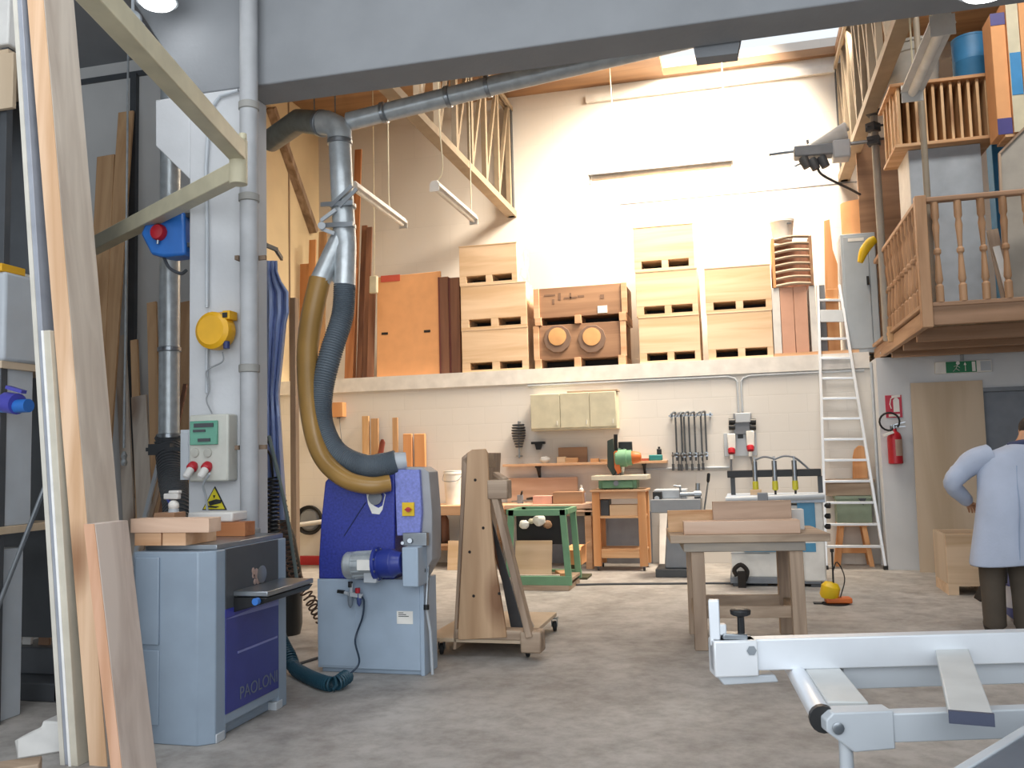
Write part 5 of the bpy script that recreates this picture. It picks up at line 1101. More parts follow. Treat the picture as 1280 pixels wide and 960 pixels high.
MB().bar(E_(.53, .15), E_(.53, .7), .004, .025, (0, 1, 0)).prism([E_(.505, .65), E_(.555, .65), E_(.53, .9)], (0, .003, 0)).o('arrow', M['paper'], ex)
MB().prism([E_(.65, .1), E_(.71, .1), E_(.71, .9), E_(.65, .9)], (0, .003, 0)).o('door_mark', M['paper'], ex)
a, b, z0, z1 = fr(1191, 427, 1214, 442, ey-.05)
tag(MB().bb(a, b, ey-.06, ey, z0, z1).bb((a+b)/2-.02, (a+b)/2+.02, ey-.03, ey, z0-.12, z0).o('cable_box', paint('box_grey', '#9c9fa3', .6), None, .008), 'grey square cable box on the wall above the exit sign', 'box')
tag(MB().cyl((P(1100, 437, ey).x, ey-.015, z0+.06), (a, ey-.015, z0+.07), .014).o('wall_conduit', M['lgrey']), 'conduit on the wall left of the square cable box', 'conduit')
tag(MB().cyl((b, ey-.015, z0+.08), (XR-.05, ey-.015, z0+.09), .014).o('wall_conduit', M['lgrey']), 'conduit on the wall right of the square cable box', 'conduit')
xq = P(1096, 600, 12.0).x
tag(MB().cyl((1.65, 12.3, .02), (1.65, 12.3, 2.6), .018).o('corner_conduit', M['lgrey']), 'vertical conduit at the wall corner behind the ladder', 'conduit')
# plywood sheet
pa, pb_ = P(1150, 716, 11.8), P(1243, 716, 11.8); qa, qb = P(1138, 479, 11.97), P(1228, 479, 11.97)
zt_ = qa.z
tag(MB().hexa([(pa.x, 11.78, 0), (pb_.x, 11.78, 0), (pb_.x, 11.8, 0), (pa.x, 11.8, 0), (qa.x, 11.965, zt_), (qb.x, 11.965, zt_), (qb.x, 11.985, zt_), (qa.x, 11.985, zt_)]).o('plywood_sheet', M['plyz']), 'tall pale plywood sheet leaning on the wall below the exit sign', 'sheet')
# ------------------------------------------------------------------ plywood crates stacked on the ledge
gyF = YW+.02
def crate(name, x0, y0, x1, y1, zb, lab, zt=None, depth=.95, mt='ply', grp='plywood crates stacked on the ledge'):
    a, b, c, e = fr(x0, y0, x1, y1, gyF)
    zt = zt or e; w = b-a; h = zt-zb
    t = thing(name, lab, 'crate', ((a+b)/2, gyF+depth/2, zb), grp)
    MB().bb(a, b, gyF, gyF+depth, zb+.22*h, zt-.001).o('box', M[mt], t, .004)
    m = MB()
    MB().bb(a, b, gyF, gyF+depth, zb, zb+.05*h).o('base_board', M[mt], t)
    for u0, u1 in ((0, .12), (.46, .57), (.91, 1)): MB().bb(a+w*u0, a+w*u1, gyF, gyF+depth, zb+.05*h, zb+.22*h).o('block', M[mt], t)
    MB().bb(a+w*.1, b-w*.05, gyF+depth*.45, gyF+depth*.5, zb+.05*h, zb+.22*h).o('slot_shade', M['near_black'], t)  # near-black strip, shade inside the fork slots put into its colour
    if True: MB().bb(a-.004, b+.004, gyF-.004, gyF+.02, zt-.03*h, zt-.002).o('top_edge', M[mt], t, .002)
    return zt
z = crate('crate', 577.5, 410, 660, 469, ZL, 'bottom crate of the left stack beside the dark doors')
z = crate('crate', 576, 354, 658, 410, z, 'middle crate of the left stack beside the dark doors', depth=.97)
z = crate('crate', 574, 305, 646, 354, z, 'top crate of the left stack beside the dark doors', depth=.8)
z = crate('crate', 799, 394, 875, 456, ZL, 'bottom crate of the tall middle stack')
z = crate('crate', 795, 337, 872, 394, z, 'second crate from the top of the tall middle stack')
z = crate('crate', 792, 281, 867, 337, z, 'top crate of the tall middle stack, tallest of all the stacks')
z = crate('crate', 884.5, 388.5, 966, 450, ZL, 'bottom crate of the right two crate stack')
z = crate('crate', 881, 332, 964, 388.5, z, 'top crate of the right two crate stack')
# two brown used boxes
def used(x0, y0, x1, y1, zb, lab, zt=None):
    a, b, c, e = fr(x0, y0, x1, y1, gyF); w = b-a; h = e-zb
    t = thing('pallet_box', lab, 'box', ((a+b)/2, gyF+.4, zb), 'worn brown pallet boxes on the ledge')
    MB().bb(a+.03, b-.03, gyF+.02, gyF+.8, zb+.2*h, e-.001).o('box', M['brown'], t, .004)
    for u0, u1 in ((.01, .08), (.44, .51), (.91, .98)): MB().bb(a+w*u0, a+w*u1, gyF-.01, gyF+.82, zb, zb+.22*h).o('runner', M['orax'], t, .004)
    for u in (.0, .94): MB().bb(a+w*u, a+w*(u+.06), gyF-.004, gyF+.02, zb+.2*h, e-.002).o('corner_batten', M['orax'], t, .003)
    MB().bb(a+.1, b-.1, gyF+.4, gyF+.43, zb+.0, zb+.2*h).o('slot_shade', M['near_black'], t)  # near-black strip added for the shade between the runners
    return t, a, b, e
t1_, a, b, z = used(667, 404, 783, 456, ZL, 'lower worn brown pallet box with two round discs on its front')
zc = P(720, 423, gyF).z
for px, w_, in ((697, 1), (740, 0)):
    c = P(px, 421, gyF+.02); e = MB().lathe([(.0, 0), (.2, -.0), (.205, -.02), (.2, -.024), (.02, -.024)], (c.x, gyF+.02, c.z-.03), (0, 1, 0), 10).o('dark_ring', paint('ring_brown', '#7b6354', .8), t1_)  # darker ring drawn around and below each disc
    MB().lathe([(.13, -.024), (.13, -.034), (.1, -.036), (.01, -.036)], (c.x, gyF+.02, c.z+.0), (0, 1, 0), 24).o('disc', paint('disc_orange', '#d3a06a', .7), e)
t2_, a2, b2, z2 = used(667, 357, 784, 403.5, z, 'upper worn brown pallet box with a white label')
x0, x1, c0, c1 = fr(747, 382, 759, 391, gyF+.01)
MB().bb(x0, x1, gyF+.012, gyF+.02, c0, c1).o('white_label', M['paper'], t2_, label='white paper label')
for x, y, w, h in ((680, 368, 14, 2), (690, 374, 3, 6), (698, 366, 3, 9), (705, 371, 16, 2), (712, 366, 2, 8), (722, 369, 8, 2), (750, 368, 5, 5)):
    p0, p1, q0, q1 = fr(x, y, x+w, y+h, gyF+.01); MB().bb(p0, p1, gyF+.016, gyF+.02, q0, q1).o('faded_stencil', paint('stencil', '#7f6350', .8), t2_)
# orange cardboard door panel and dark doors at the left
dpy = YW+.15
a, b, c, e = fr(470, 342, 550, 473, dpy)
dp_ = thing('cardboard_sheet', 'large orange cardboard sheet with red label on the left of the ledge', 'panel', ((a+b)/2, dpy, ZL))
MB().prism([(a, dpy, ZL), (b-.02, dpy, ZL), (b+.02, dpy, e), (a+.03, dpy, e-.02)], (0, .05, 0)).o('panel', M['card'], dp_, .006)
x0, x1, c0, c1 = fr(476, 344, 500, 352, dpy); MB().bb(x0, x1, dpy-.004, dpy, c0, c1).o('red_label', paint('label_red', '#cf5a48', .6), dp_)
for px, py in ((481, 417), (534, 414)):
    x0, x1, c0, c1 = fr(px-4, py-1.5, px+4, py+1.5, dpy); MB().bb(x0, x1, dpy-.004, dpy+.002, c0, c1).o('hand_slot', M['near_black'], dp_)
for i, (x0, x1, mt) in enumerate(((549, 561, 'dbrown'), (562, 575, 'dbrown'))):
    a, b, c, e = fr(x0, 346, x1, 470, dpy+.0)
    d_ = thing('dark_door', ['left dark brown door leaf standing between the orange cardboard and the crates', 'right dark brown door leaf standing beside the left crate stack'][i], 'door', ((a+b)/2, dpy, ZL), 'dark brown door leaves on the ledge')
    MB().bb(a, b, dpy, dpy+.9, ZL, e-.01*i).o('leaf', M['dbrown'], d_, .004)
    MB().bb(a-.004, a+.02, dpy-.006, dpy, ZL, e-.01*i).o('edge_strip', paint('edge_red', '#6e3a36', .5), d_)
# long boards standing left of the orange panel
brd = [(381, 330, 379, 470, 'ora', .5), (391, 300, 388, 472, 'ora', .35), (404, 290, 400, 474, 'tanz', .3), (441, 335, 436, 474, 'redw', .2), (448, 187, 440, 474, 'redw', .3), (456, 282, 449, 474, 'dbrown', .25), (462, 284, 457, 474, 'dbrown', .2), (466, 345, 463, 474, 'dbrown', .1)]
bw = [13, 10, 12, 12, 10, 8, 8, 9]
blab = ['wide orange board standing behind the amber hose, leftmost on the ledge', 'orange board standing behind the amber hose', 'tan board between the amber hose and the grey hose', 'short reddish board right of the grey hose on the ledge', 'tallest reddish board standing right of the galvanised duct', 'dark brown board beside the tallest reddish board', 'thin dark board left of the hanging pale switch', 'short dark board touching the orange cardboard sheet']
for (xt, yt_, xb, yb, mt, dy), w, lab in zip(brd, bw, blab):
    y = YW+dy+.05; q = P(xt, yt_, y+.25 if yt_ < 300 else y+.1); f = P(xb, yb, y)
    wq = w/1120*13.2
    tag(MB().bar((f.x, y, ZL+.0), q, wq, .03, (0, 1, 0)).o('standing_board', M[mt], None, .003), lab, 'board', 'boards standing on the left of the ledge')
c = P(467, 355, 12.4)
hsw = thing('hanging_switch', 'pale pull switch hanging on a cord in front of the dark boards', 'switch', tuple(c))
MB().bar(P(467, 367, 12.4), P(467.5, 345, 12.4), .13, .07, (0, 1, 0)).o('body', M['cream'], hsw, .02)
MB().tube([P(467.5, 345, 12.4), P(468, 300, 12.3), (P(468, 270, 12.2).x, 12.2, ZR)], .007, 6).o('cord', M['cream'], hsw)
# tray rack, bucket, panels at the right
a, b, c, e = fr(968, 358, 1017, 443, gyF)
zt = e
pn = [(966, 976, 'white', 'white narrow board standing left of the two pink panels'), (976.5, 993, 'pinkp', 'left pink brown panel standing on the ledge under the tray rack'), (993.5, 1010, 'pinkp', 'right pink brown panel standing on the ledge under the tray rack'), (1013, 1021, 'white', 'white narrow board standing right of the two pink panels')]
M['pinkp'] = paint('pink_panel', '#c99b84', .7, 0, .05)
for x0, x1, mt, lab in pn:
    a, b, c, e = fr(x0, 359, x1, 443, gyF+.03); tag(MB().bb(a, b, gyF+.02, gyF+.5, ZL, zt-.002).o('upright_panel', M[mt], None, .004), lab, 'panel', 'panels under the tray rack')
a, b, c, e = fr(965, 296, 1016, 358, gyF)
tr = thing('tray_rack', 'brown slatted tray rack of eight curved slats on the pink panels', 'rack', ((a+b)/2, gyF+.25, zt))
MB().bb(a, a+.04, gyF, gyF+.5, zt, e).o('side', M['ora'], tr, .003); MB().bb(b-.04, b, gyF, gyF+.5, zt, e).o('side', M['brown'], tr, .003)
MB().bb(a+.04, b-.04, gyF+.4, gyF+.44, zt, e).o('back', M['dbrown'], tr)
for k in range(8):
    z = zt+.02+(e-zt-.04)*k/7
    MB().tube([(a+.04, gyF+.02, z), ((a+b)/2, gyF-.02, z+.02), (b-.04, gyF+.02, z+.012)], .022, 8, sm=5).o('slat', M['oakx'], tr)
zr_ = e
c = P(978, 297, gyF+.25)
pb2 = thing('paint_bucket', 'white bucket standing on the tray rack against the bright wall', 'bucket', (c.x, gyF+.25, zr_))
hh = P(978, 277, gyF+.25).z-zr_
MB().lathe([(.13, 0), (.16, hh-.03), (.168, hh-.02), (.168, hh)], (c.x, gyF+.25, zr_+.001), (0, 0, 1), 26).o('bucket', M['paper'], pb2)
MB().lathe([(.17, hh), (.17, hh+.02), (.14, hh+.03), (.02, hh+.03)], (c.x, gyF+.25, zr_), (0, 0, 1), 26).o('lid', M['white'], pb2)
MB().bb(c.x+.06, c.x+.12, gyF+.08, gyF+.1, zr_+hh-.08, zr_+hh-.06).o('handle_mark', M['dgrey'], pb2)
q = [P(x, y, gyF+.3) for x, y in ((1033, 440), (1030, 276), (1037, 274), (1041, 312), (1047, 330), (1050, 440))]
tag(MB().prism([(p.x, gyF+.3, ZL if i in (0, 5) else p.z) for i, p in enumerate(q)], (0, .04, 0)).o('pointed_board', M['ora'], None, .004), 'orange board with tapered top standing behind the ladder top', 'board')
a, b, c, e = fr(1034, 361, 1049, 440, gyF+.1)
tag(MB().bb(a, b, gyF+.1, gyF+.13, ZL, e).o('short_orange_board', M['ora'], None, .004), 'short orange board standing behind the ladder rungs on the ledge', 'board')
a, b, c, e = fr(1024, 356, 1033, 440, gyF+.2)
tag(MB().bb(a, b, gyF+.2, gyF+.24, ZL, e).o('grey_board', M['mgrey'], None, .004), 'grey board standing behind the left rail of the ladder', 'board')
a, b = P(968, 447, YW).x, P(1074, 440, YW).x
tag(MB().bb(a, b, YW+.002, YW+.018, ZL, ZL+.045).o('edge_batten', M['orax']), 'thin timber batten lying along the ledge edge behind the ladder', 'batten')
# locker and roll box
a, b, c, e = fr(1054, 291, 1098, 437, gyF+.02)
lk = thing('metal_locker', 'tall grey metal locker on the right end of the ledge', 'locker', ((a+b)/2, gyF+.3, ZL))
e_ = e
MB().bb(a, b, gyF+.04, gyF+.5, ZL, e_).o('body', paint('locker_grey', '#a9b2ba', .4, 0, .04), lk, .006)
xm = P(1088, 360, gyF).x
dr = MB().bb(a+.03, xm, gyF+.022, gyF+.04, ZL+.06, e_-.04).o('door', paint('locker_grey', '#a9b2ba', .4, 0, .04), lk, .003)
MB().bb(xm+.01, b-.01, gyF+.022, gyF+.04, ZL+.06, e_-.04).o('door', paint('locker_grey', '#a9b2ba', .4, 0, .04), lk, .003)
x0, x1, c0, c1 = fr(1083.5, 345, 1086.5, 356, gyF); MB().bb(x0, x1, gyF, gyF+.022, c0, c1).o('handle', M['black'], dr)
x0, x1, c0, c1 = fr(1060, 297, 1080, 301, gyF); MB().bb(x0, x1, gyF+.018, gyF+.022, c0, c1).o('name_strip', M['paper'], dr)
a2, b2, c, e2 = fr(1053, 249, 1097, 288, gyF+.1)
tag(MB().loft([(((a2+b2)/2, gyF+.3, e_+.001), ((b2-a2)/2, 0, 0), (0, .2, 0)), (((a2+b2)/2, gyF+.3, e2), ((b2-a2)/2, 0, 0), (0, .2, 0))], 28).o('round_box', M['card']), 'round brown cardboard drum on top of the metal locker', 'drum')
# ------------------------------------------------------------------ hanging tube lamps
def tubelamp(a, b, w, lab, cords, hm='white'):
    a, b = V(a), V(b); c = (a+b)/2
    t = thing('tube_lamp', lab, 'lamp', tuple(c), 'hanging tube lamps')
    d = (b-a).normalized(); s_, u_ = frame_of(d)
    MB().loft([], 4) if False else None
    m = MB(); q = [(-w/2, 0), (-w*.28, w*.55), (w*.28, w*.55), (w/2, 0)]
    m.prism([a+s_*x+u_*y for x, y in q], b-a); m.o('housing', M[hm], t, .004)
    MB().cyl(a+d*.03-u_*.015, b-d*.03-u_*.015, w*.2).o('tube', M['paper'], t)
    for e in (a, b): MB().bar(e-u_*.01-d*.006, e-u_*.01+d*.006, w*.9, w*.8, u_).o('end_cap', M['white'], t)
    for pts in cords: MB().tube(pts, .008, 6, sm=4).o('cord', M['cream'], t)
    return t
a = P(441, 234, 9.4); b = PZ(504, 280, a.z); k = PX(487, 265, (a.x+b.x)/2+.2)
ck = a+(b-a)*.72
tubelamp(a, b, .13, 'white tube lamp hanging right of the galvanised drop duct', [[ck+V((0, 0, .06)), ck+V((-.02, 0, .4)), (ck.x, ck.y, ZR)]])
a = P(543, 233, 9.8); b = PZ(592, 275, a.z); ck = a+(b-a)*.05
tubelamp(a, b, .13, 'white tube lamp hanging below the left roof truss', [[ck+V((0, 0, .06)), ck+V((.08, 0, .25)), ck+V((.05, 0, .9)), (ck.x+.05, ck.y, ZR)], [b+V((0, -.1, .06)), (b.x, b.y-.1, ZR)]])
a = P(737, 222, 13.0); b = P(917, 207, 13.0); b.z = a.z; ck = a+(b-a)*.16
tubelamp(a, b, .24, 'long tube lamp hanging in front of the bright back wall', [[ck+V((0, 0, .08)), ck+V((.05, 0, .3)), (ck.x+.02, ck.y, ZR)], [b+V((-.1, 0, .08)), (b.x-.1, b.y, ZR)]], 'mgrey')  # grey housing holds the shade of its underside in the colour
a = P(1178, 30, 7.2); b = PZ(1140, 115, a.z); ck = a+(b-a)*.3
tubelamp(a, b, .2, 'tube lamp hanging in front of the slatted rack on the mezzanine', [[ck+V((0, 0, .1)), (ck.x, ck.y, ZR)], [b+V((0, -.1, .1)), (b.x, b.y-.1, ZR)]])
# ------------------------------------------------------------------ roof trusses
def truss(x, zb_, y0, lab, n, sl=0.):
    t = thing('roof_truss', lab, 'truss', (x, 10, zb_), 'steel roof trusses')
    zt = ZR-.17; m_ = paint('truss_cream', '#9a8a74', .6)
    MB().bb(x-.08, x+.08, y0, YU-.002, zb_, zb_+.1).o('bottom_chord', m_, t)
    for s_ in (-.045, .045): MB().bb(x+s_-.02, x+s_+.02, y0, YU-.002, zt-.07, zt).o('top_chord', m_, t)
    MB().bb(x-.05, x+.05, YU-.1, YU-.002, zb_, zt).o('end_post', M['dgrey'], t)
    st_ = (YU-.3-y0)/n
    for k in range(n+1):
        y = y0+.1+st_*k; MB().bb(x-.035, x+.035, y, y+.09, zb_+.03, zt-.03).o('vertical', m_, t)
        if k < n: MB().bar((x, y+.03, zb_+.05), (x, y+st_+.03, zt-.05), .05, .06).o('diagonal', m_, t)
    return t
xt = P(640, 270, 14).x; zt_ = P(640, 272, 14).z
truss(xt, zt_, 5.9, 'left steel roof truss running out from the back wall', 11)
xt = P(1055, 227, 14).x
truss(xt, P(1055, 227, 14).z, 5.9, 'right steel roof truss beside the mezzanine', 13)
# brace on the left wall
p, q = P(338, 132, 12.0), P(391, 288, 13.9)
pa = PX(338, 135, XL+.06); qa = PX(392, 290, XL+.06)
tag(MB().bar(pa, qa, .1, .16, (1, 0, 0)).o('wall_brace', M['oakz'], None, .006), 'slanted brown timber brace on the cream left wall', 'brace')
xj = PX(361, 300, XL)
struct(MB().bb(XL, XL+.02, xj.y-.012, xj.y+.012, .0, 7.4).o('trim_8', M['oakz']))
# ------------------------------------------------------------------ mezzanine platform with balustrade
F0 = PZ(1158, 407, 2.64); mx, mY = F0.x, F0.y
zr = P(1140, 249, mY).z; zf = P(1165, 381, mY).z
mz = thing('mezzanine', 'timber mezzanine platform on the right with joists below', 'platform', (mx+1.5, 10.8, 2.64))
MB().bb(mx+.02, XR-.02, mY+.03, 11.98, 2.72, 2.76).o('floor_boards', M['oaky'], mz)
MB().bb(mx, XR-.02, mY, mY+.06, 2.64, 2.84).o('front_beam', M['bala'], mz, .006)
MB().bb(mx, mx+.06, mY, 12.55, 2.64, 2.80).o('side_beam', M['balb'], mz, .006)
for y in (9.9, 10.7, 11.5): MB().bb(mx+.06, XR-.02, y, y+.08, 2.58, 2.72).o('joist', M['bala'], mz, .004)
MB().bb(mx+.02, XR-.02, 12.0, 13.9, 2.72, 2.76).o('rear_boards', M['oaky'], mz)
bs = thing('balustrade', 'turned timber balustrade around the mezzanine corner', 'balustrade', (mx, mY, 2.84))
MB().bb(mx-.04, mx+.06, mY-.04, mY+.06, 2.62, zr+.02).o('newel_post', M['balus'], bs, .006)
MB().bb(mx+.06, XR-.1, mY-.03, mY+.05, zr-.05, zr).o('handrail', M['bala'], bs, .01)
MB().bb(mx+.06, XR-.1, mY-.02, mY+.04, zf-.02, zf+.02).o('bottom_rail', M['bala'], bs, .006)
yE = 11.95
MB().bb(mx-.03, mx+.05, mY+.06, yE, zr-.05, zr).o('handrail', M['balb'], bs, .01)
MB().bb(mx-.03, mx+.05, mY+.06, yE+.5, zf-.02, zf+.02).o('bottom_rail', M['balb'], bs, .006)
H = zr-.05-(zf+.02)
prof = [(.036, 0), (.036, .16*H), (.022, .18*H), (.036, .22*H), (.03, .3*H), (.024, .42*H), (.02, .47*H), (.034, .49*H), (.034, .52*H), (.02, .54*H), (.026, .66*H), (.034, .76*H), (.024, .82*H), (.036, .85*H), (.036, H)]
def bal(x, y):
    return MB().lathe(prof, (x, y, zf+.02), (0, 0, 1), 12).o('baluster', M['balus'], bs)
for px in (1172, 1201, 1230, 1258, 1287): bal(P(px, 320, mY+.01).x, mY+.01)
for k in range(11): bal(mx+.01, mY+.25+.215*k)
MB().bb(mx-.05, mx+.02, 11.0, 11.06, 2.72, zf+.06).o('repair_block', M['pine'], bs)
a = P(1078, 325, 11.5); p = P(1090, 300, 11.5)
c = V((mx, yE-.02, zr-.02))
tag(MB().tube([P(1094, 299, yE), P(1088, 303, yE), P(1080, 314, yE), P(1075, 328, yE)], [.05, .062, .06, .035], 12, sm=4).o('yellow_grip', M['yel2'], None), 'yellow rubber sleeve hanging on the end of the balustrade rail', 'sleeve')
zF = 2.761
# scaffold poles
for i, (px0, py0, px1, py1, y, r, lab) in enumerate(((1123, 30, 1140, 246, mY+.14, .03, 'grey pole rising from the balustrade corner to the roof'), (1091, 120, 1101, 292, 11.3, .045, 'steel scaffold pole with clamps beside the right truss'))):
    p = P(px1, py1, y); x = p.x if i else mx+.11
    t = thing('support_pole', lab, 'pole', (x, y, zF))
    tx = P(px0, py0, y).x if i == 0 else x
    MB().cyl((x, y, zF), (x-.0, y, ZR), r, None, 14).o('pole', paint('pole_grey', '#a39d93', .6) if i else paint('pole_tan', '#8f8474', .6), t)
    if i:
        for py in (140, 177, 160): z = P(1095, py, y).z; MB().box((x-.02, y-.03, z), (.14, .12, .1), .3*py).cyl((x-.1, y-.08, z), (x+.1, y-.08, z), .014).o('clamp', M['dgrey'], t, .004)
# unit clamped to the pole
xp_ = P(1098, 177, 11.3); ux_ = P(1030, 190, 11.3)
sp_ = thing('arm_projector', 'grey motor unit on a horizontal tube clamped to the scaffold pole', 'machine', tuple(ux_))
MB().cyl(P(961, 193, 11.25), V((xp_.x, 11.25, P(1090, 176, 11.25).z)), .022).o('tube', M['steel'], sp_)
MB().bar(P(992, 192, 11.2), P(1058, 187, 11.2), .2, .14).o('body', M['mgrey'], sp_, .02)
MB().bar(P(1040, 190, 11.18), P(1062, 188, 11.18), .24, .22).o('rear_block', M['lgrey'], sp_, .02)
MB().lathe([(.03, 0), (.07, .2), (.1, .34), (.1, .42)], P(1014, 182, 11.3), P(1050, 168, 11.3)-P(1014, 182, 11.3), 18).o('white_cone', M['white'], sp_)
MB().cyl(P(1045, 166, 11.3), P(1058, 158, 11.3), .06).o('white_cap', M['paper'], sp_)
for px, py in ((1003, 197), (1014, 199), (1026, 196)): MB().lathe([(.05, 0), (.06, .03), (.05, .14)], P(px, py, 11.15), (.4, 0, -1), 12).o('motor', M['dgrey'], sp_)
MB().cyl(P(993, 208, 11.15), P(1004, 203, 11.15), .012).cyl(P(1010, 180, 11.25), P(1009, 175, 11.25), .016).o('lever', M['steel'], sp_)
MB().tube([P(1020, 204, 11.15), P(1026, 217, 11.2), P(1045, 228, 11.4), P(1062, 236, 11.8), P(1075, 243, 12.4)], .016, 8, sm=5).o('cable', M['dgrey'], sp_)
# brown sheet behind the pole
a, b, c, e = fr(1062, 172, 1112, 232, 12.6)
tag(MB().bb(a+.1, b+.6, 12.7, 12.75, zF, e).o('brown_sheet', M['brown'], None, .004), 'reddish brown sheet standing behind the scaffold pole', 'sheet')
# white cabinet
cy = 10.02
x0 = P(1141, 290, cy).x; x1 = P(1233, 290, cy).x; zt = P(1187, 183, cy).z
wc_ = thing('mezzanine_cabinet', 'plain white grey cabinet standing on the mezzanine behind the balustrade', 'cabinet', ((x0+x1)/2, cy+.3, zF))
MB().bb(x0, x1, cy, cy+.62, zF, zt).o('carcass', M['white'], wc_, .004)
MB().bb(x0+.004, x1-.004, cy-.016, cy, zF+.05, zt-.005).o('back_panel', paint('panel_bluegrey', '#a5adb5', .5), wc_, .003)
MB().bb(x0, x1, cy-.01, cy+.62, zF, zF+.05).o('plinth', M['mgrey'], wc_)
# slatted rack on top
ry = cy-.14
x0 = P(1112, 195, ry).x; x1 = P(1247, 190, ry).x; zb1 = zt+.001; ztp = P(1180, 102, ry).z
x0 = P(1110, 150, cy-.3).x+.08
sr = thing('slatted_rack', 'beige slatted timber rack lying on the white mezzanine cabinet', 'rack', ((x0+x1)/2, ry+.4, zb1))
MB().bb(x0, x1, ry, ry+.8, zb1, zb1+.035).o('bottom_board', M['pinex'], sr, .004)
MB().bb(x0-.02, x1+.04, ry-.02, ry+.82, ztp-.0, ztp+.035).o('top_board', M['pinex'], sr, .004)
MB().bb(x0+.04, x1-.04, ry+.74, ry+.78, zb1+.035, ztp).o('back_panel', M['redw'], sr)
nS = 11
for k in range(nS):
    x = x0+.05+(x1-x0-.12)*k/(nS-1); MB().bb(x, x+.028, ry+.02, ry+.74, zb1+.035, ztp).o('slat', M['pine'], sr, .003)
for k in range(3):
    y = ry+.2+.22*k; MB().bb(x0+.01, x0+.03, y, y+.05, zb1+.035, ztp).o('end_slat', M['pine'], sr, .003)
zT = ztp+.036
# drums
c = P(1214, 70, ry+.35); r = .15
w_ = (P(1238, 70, ry+.35).x-P(1190, 70, ry+.35).x)/2; hT = P(1214, 44, ry+.2).z
db = thing('blue_drum', 'blue round drum on top of the slatted rack', 'drum', (c.x, ry+.35, zT))
MB().lathe([(w_*.97, 0), (w_, .02), (w_, (hT-zT)*.5), (w_*1.02, (hT-zT)*.52), (w_, (hT-zT)*.54), (w_, hT-zT)], (c.x, ry+.35, zT), (0, 0, 1), 28).o('drum', M['bluep'] if False else paint('drum_blue', '#3478a8', .5), db)
MB().lathe([(w_*1.02, hT-zT), (w_*1.02, hT-zT+.02), (w_*.9, hT-zT+.025)], (c.x, ry+.35, zT), (0, 0, 1), 28).o('lid', paint('drum_blue', '#3478a8', .5), db)
c = P(1150, 85, ry+.45); w_ = (P(1189, 70, ry+.45).x-P(1113, 70, ry+.45).x)/2*.9; hT = P(1150, 52, ry+.2).z
c.x = x0+w_+.02
gd = thing('grey_tub', 'pale grey wide tub on the left of the slatted rack top', 'tub', (c.x, ry+.45, zT))
MB().lathe([(w_*.85, 0), (w_*.88, .02), (w_*.96, (hT-zT)*.8), (w_, (hT-zT)*.82), (w_, (hT-zT)*.95), (w_*.98, hT-zT)], (c.x, ry+.4, zT), (0, 0, 1), 28).o('tub', paint('tub_grey', '#a9a69f', .6), gd)
MB().lathe([(w_*1.03, hT-zT), (w_*1.03, hT-zT+.03), (w_*.8, hT-zT+.04)], (c.x, ry+.4, zT), (0, 0, 1), 28).o('lid', paint('tub_grey', '#a9a69f', .6), gd)
# printed cartons at the right edge
def carton(x0, x1, y, d, z0, z1, lab, bands):
    t = thing('carton', lab, 'box', ((x0+x1)/2, y+d/2, z0), 'printed cartons at the right of the mezzanine')
    MB().bb(x0, x1, y, y+d, z0, z1).o('box', M['card'], t, .006)
    for ua, ub, va, vb, mt, lb in bands:
        h = z1-z0
        if ua < 0: MB().bb(x0-.004, x0, y+d*va*0, y+d, z0+h*va, z0+h*vb).o(lb, mt, t)
        else: MB().bb(x0+(x1-x0)*ua, x0+(x1-x0)*ub, y-.004, y, z0+h*va, z0+h*vb).o(lb, mt, t)
    return t
pbl = paint('print_blue', '#3c8bc4', .5); ppu = paint('print_purple', '#4a4684', .5)
yc = 9.5
X_ = P(1243, 100, yc).x; zc1 = P(1255, 30, yc).z
sup = thing('carton_shelf', 'timber side shelf carrying the printed cartons on the mezzanine', 'shelf', (X_+.4, yc+.4, zF))
zcs = P(1255, 168, yc).z
MB().bb(X_+.06, X_+1.3, yc, yc+.3, zcs-.03, zcs).o('shelf', M['pinex'], sup, .003)
for x in (X_+.12, X_+1.2):
    for y in (yc+.02, yc+.24): MB().bb(x, x+.05, y, y+.05, zF, zcs-.03).o('post', M['oakz'], sup)
carton(X_, X_+.13, yc, .3, zcs+.001, zc1+.12, 'narrow printed carton with a purple lower band at the right edge of the mezzanine', [(0, 1, 0, .13, ppu, 'purple_band'), (0, 1, .9, 1, ppu, 'purple_band')])
carton(X_+.135, X_+.24, yc-.03, .3, zcs+.001, zc1+.26, 'white carton with a blue square at the right edge of the mezzanine', [(0, 1, 0, .99, M['cream'], 'white_face')])
tcar = bpy.data.objects['carton.001']
h_ = zc1+.26-zcs
MB().bb(X_+.14, X_+.238, yc-.038, yc-.034, zcs+h_*.27, zcs+h_*.58).o('blue_square', pbl, tcar)
carton(X_+.245, X_+.7, yc-.05, .33, zcs+.001, zc1+.2, 'big brown carton cut by the right edge of the frame on the mezzanine', [(0, 1, 0, .1, ppu, 'purple_band')])
bxb = P(1240, 120, ry+.5).x
x0b, x1b, z0b, z1b = fr(1234, 92, 1250, 142, ry+.9)
tag(MB().bb(x0b, x1b+.1, ry+.88, ry+1.1, zF, z1b).o('blue_carton', pbl, None, .006), 'tall blue carton behind the right end of the slatted rack', 'box')
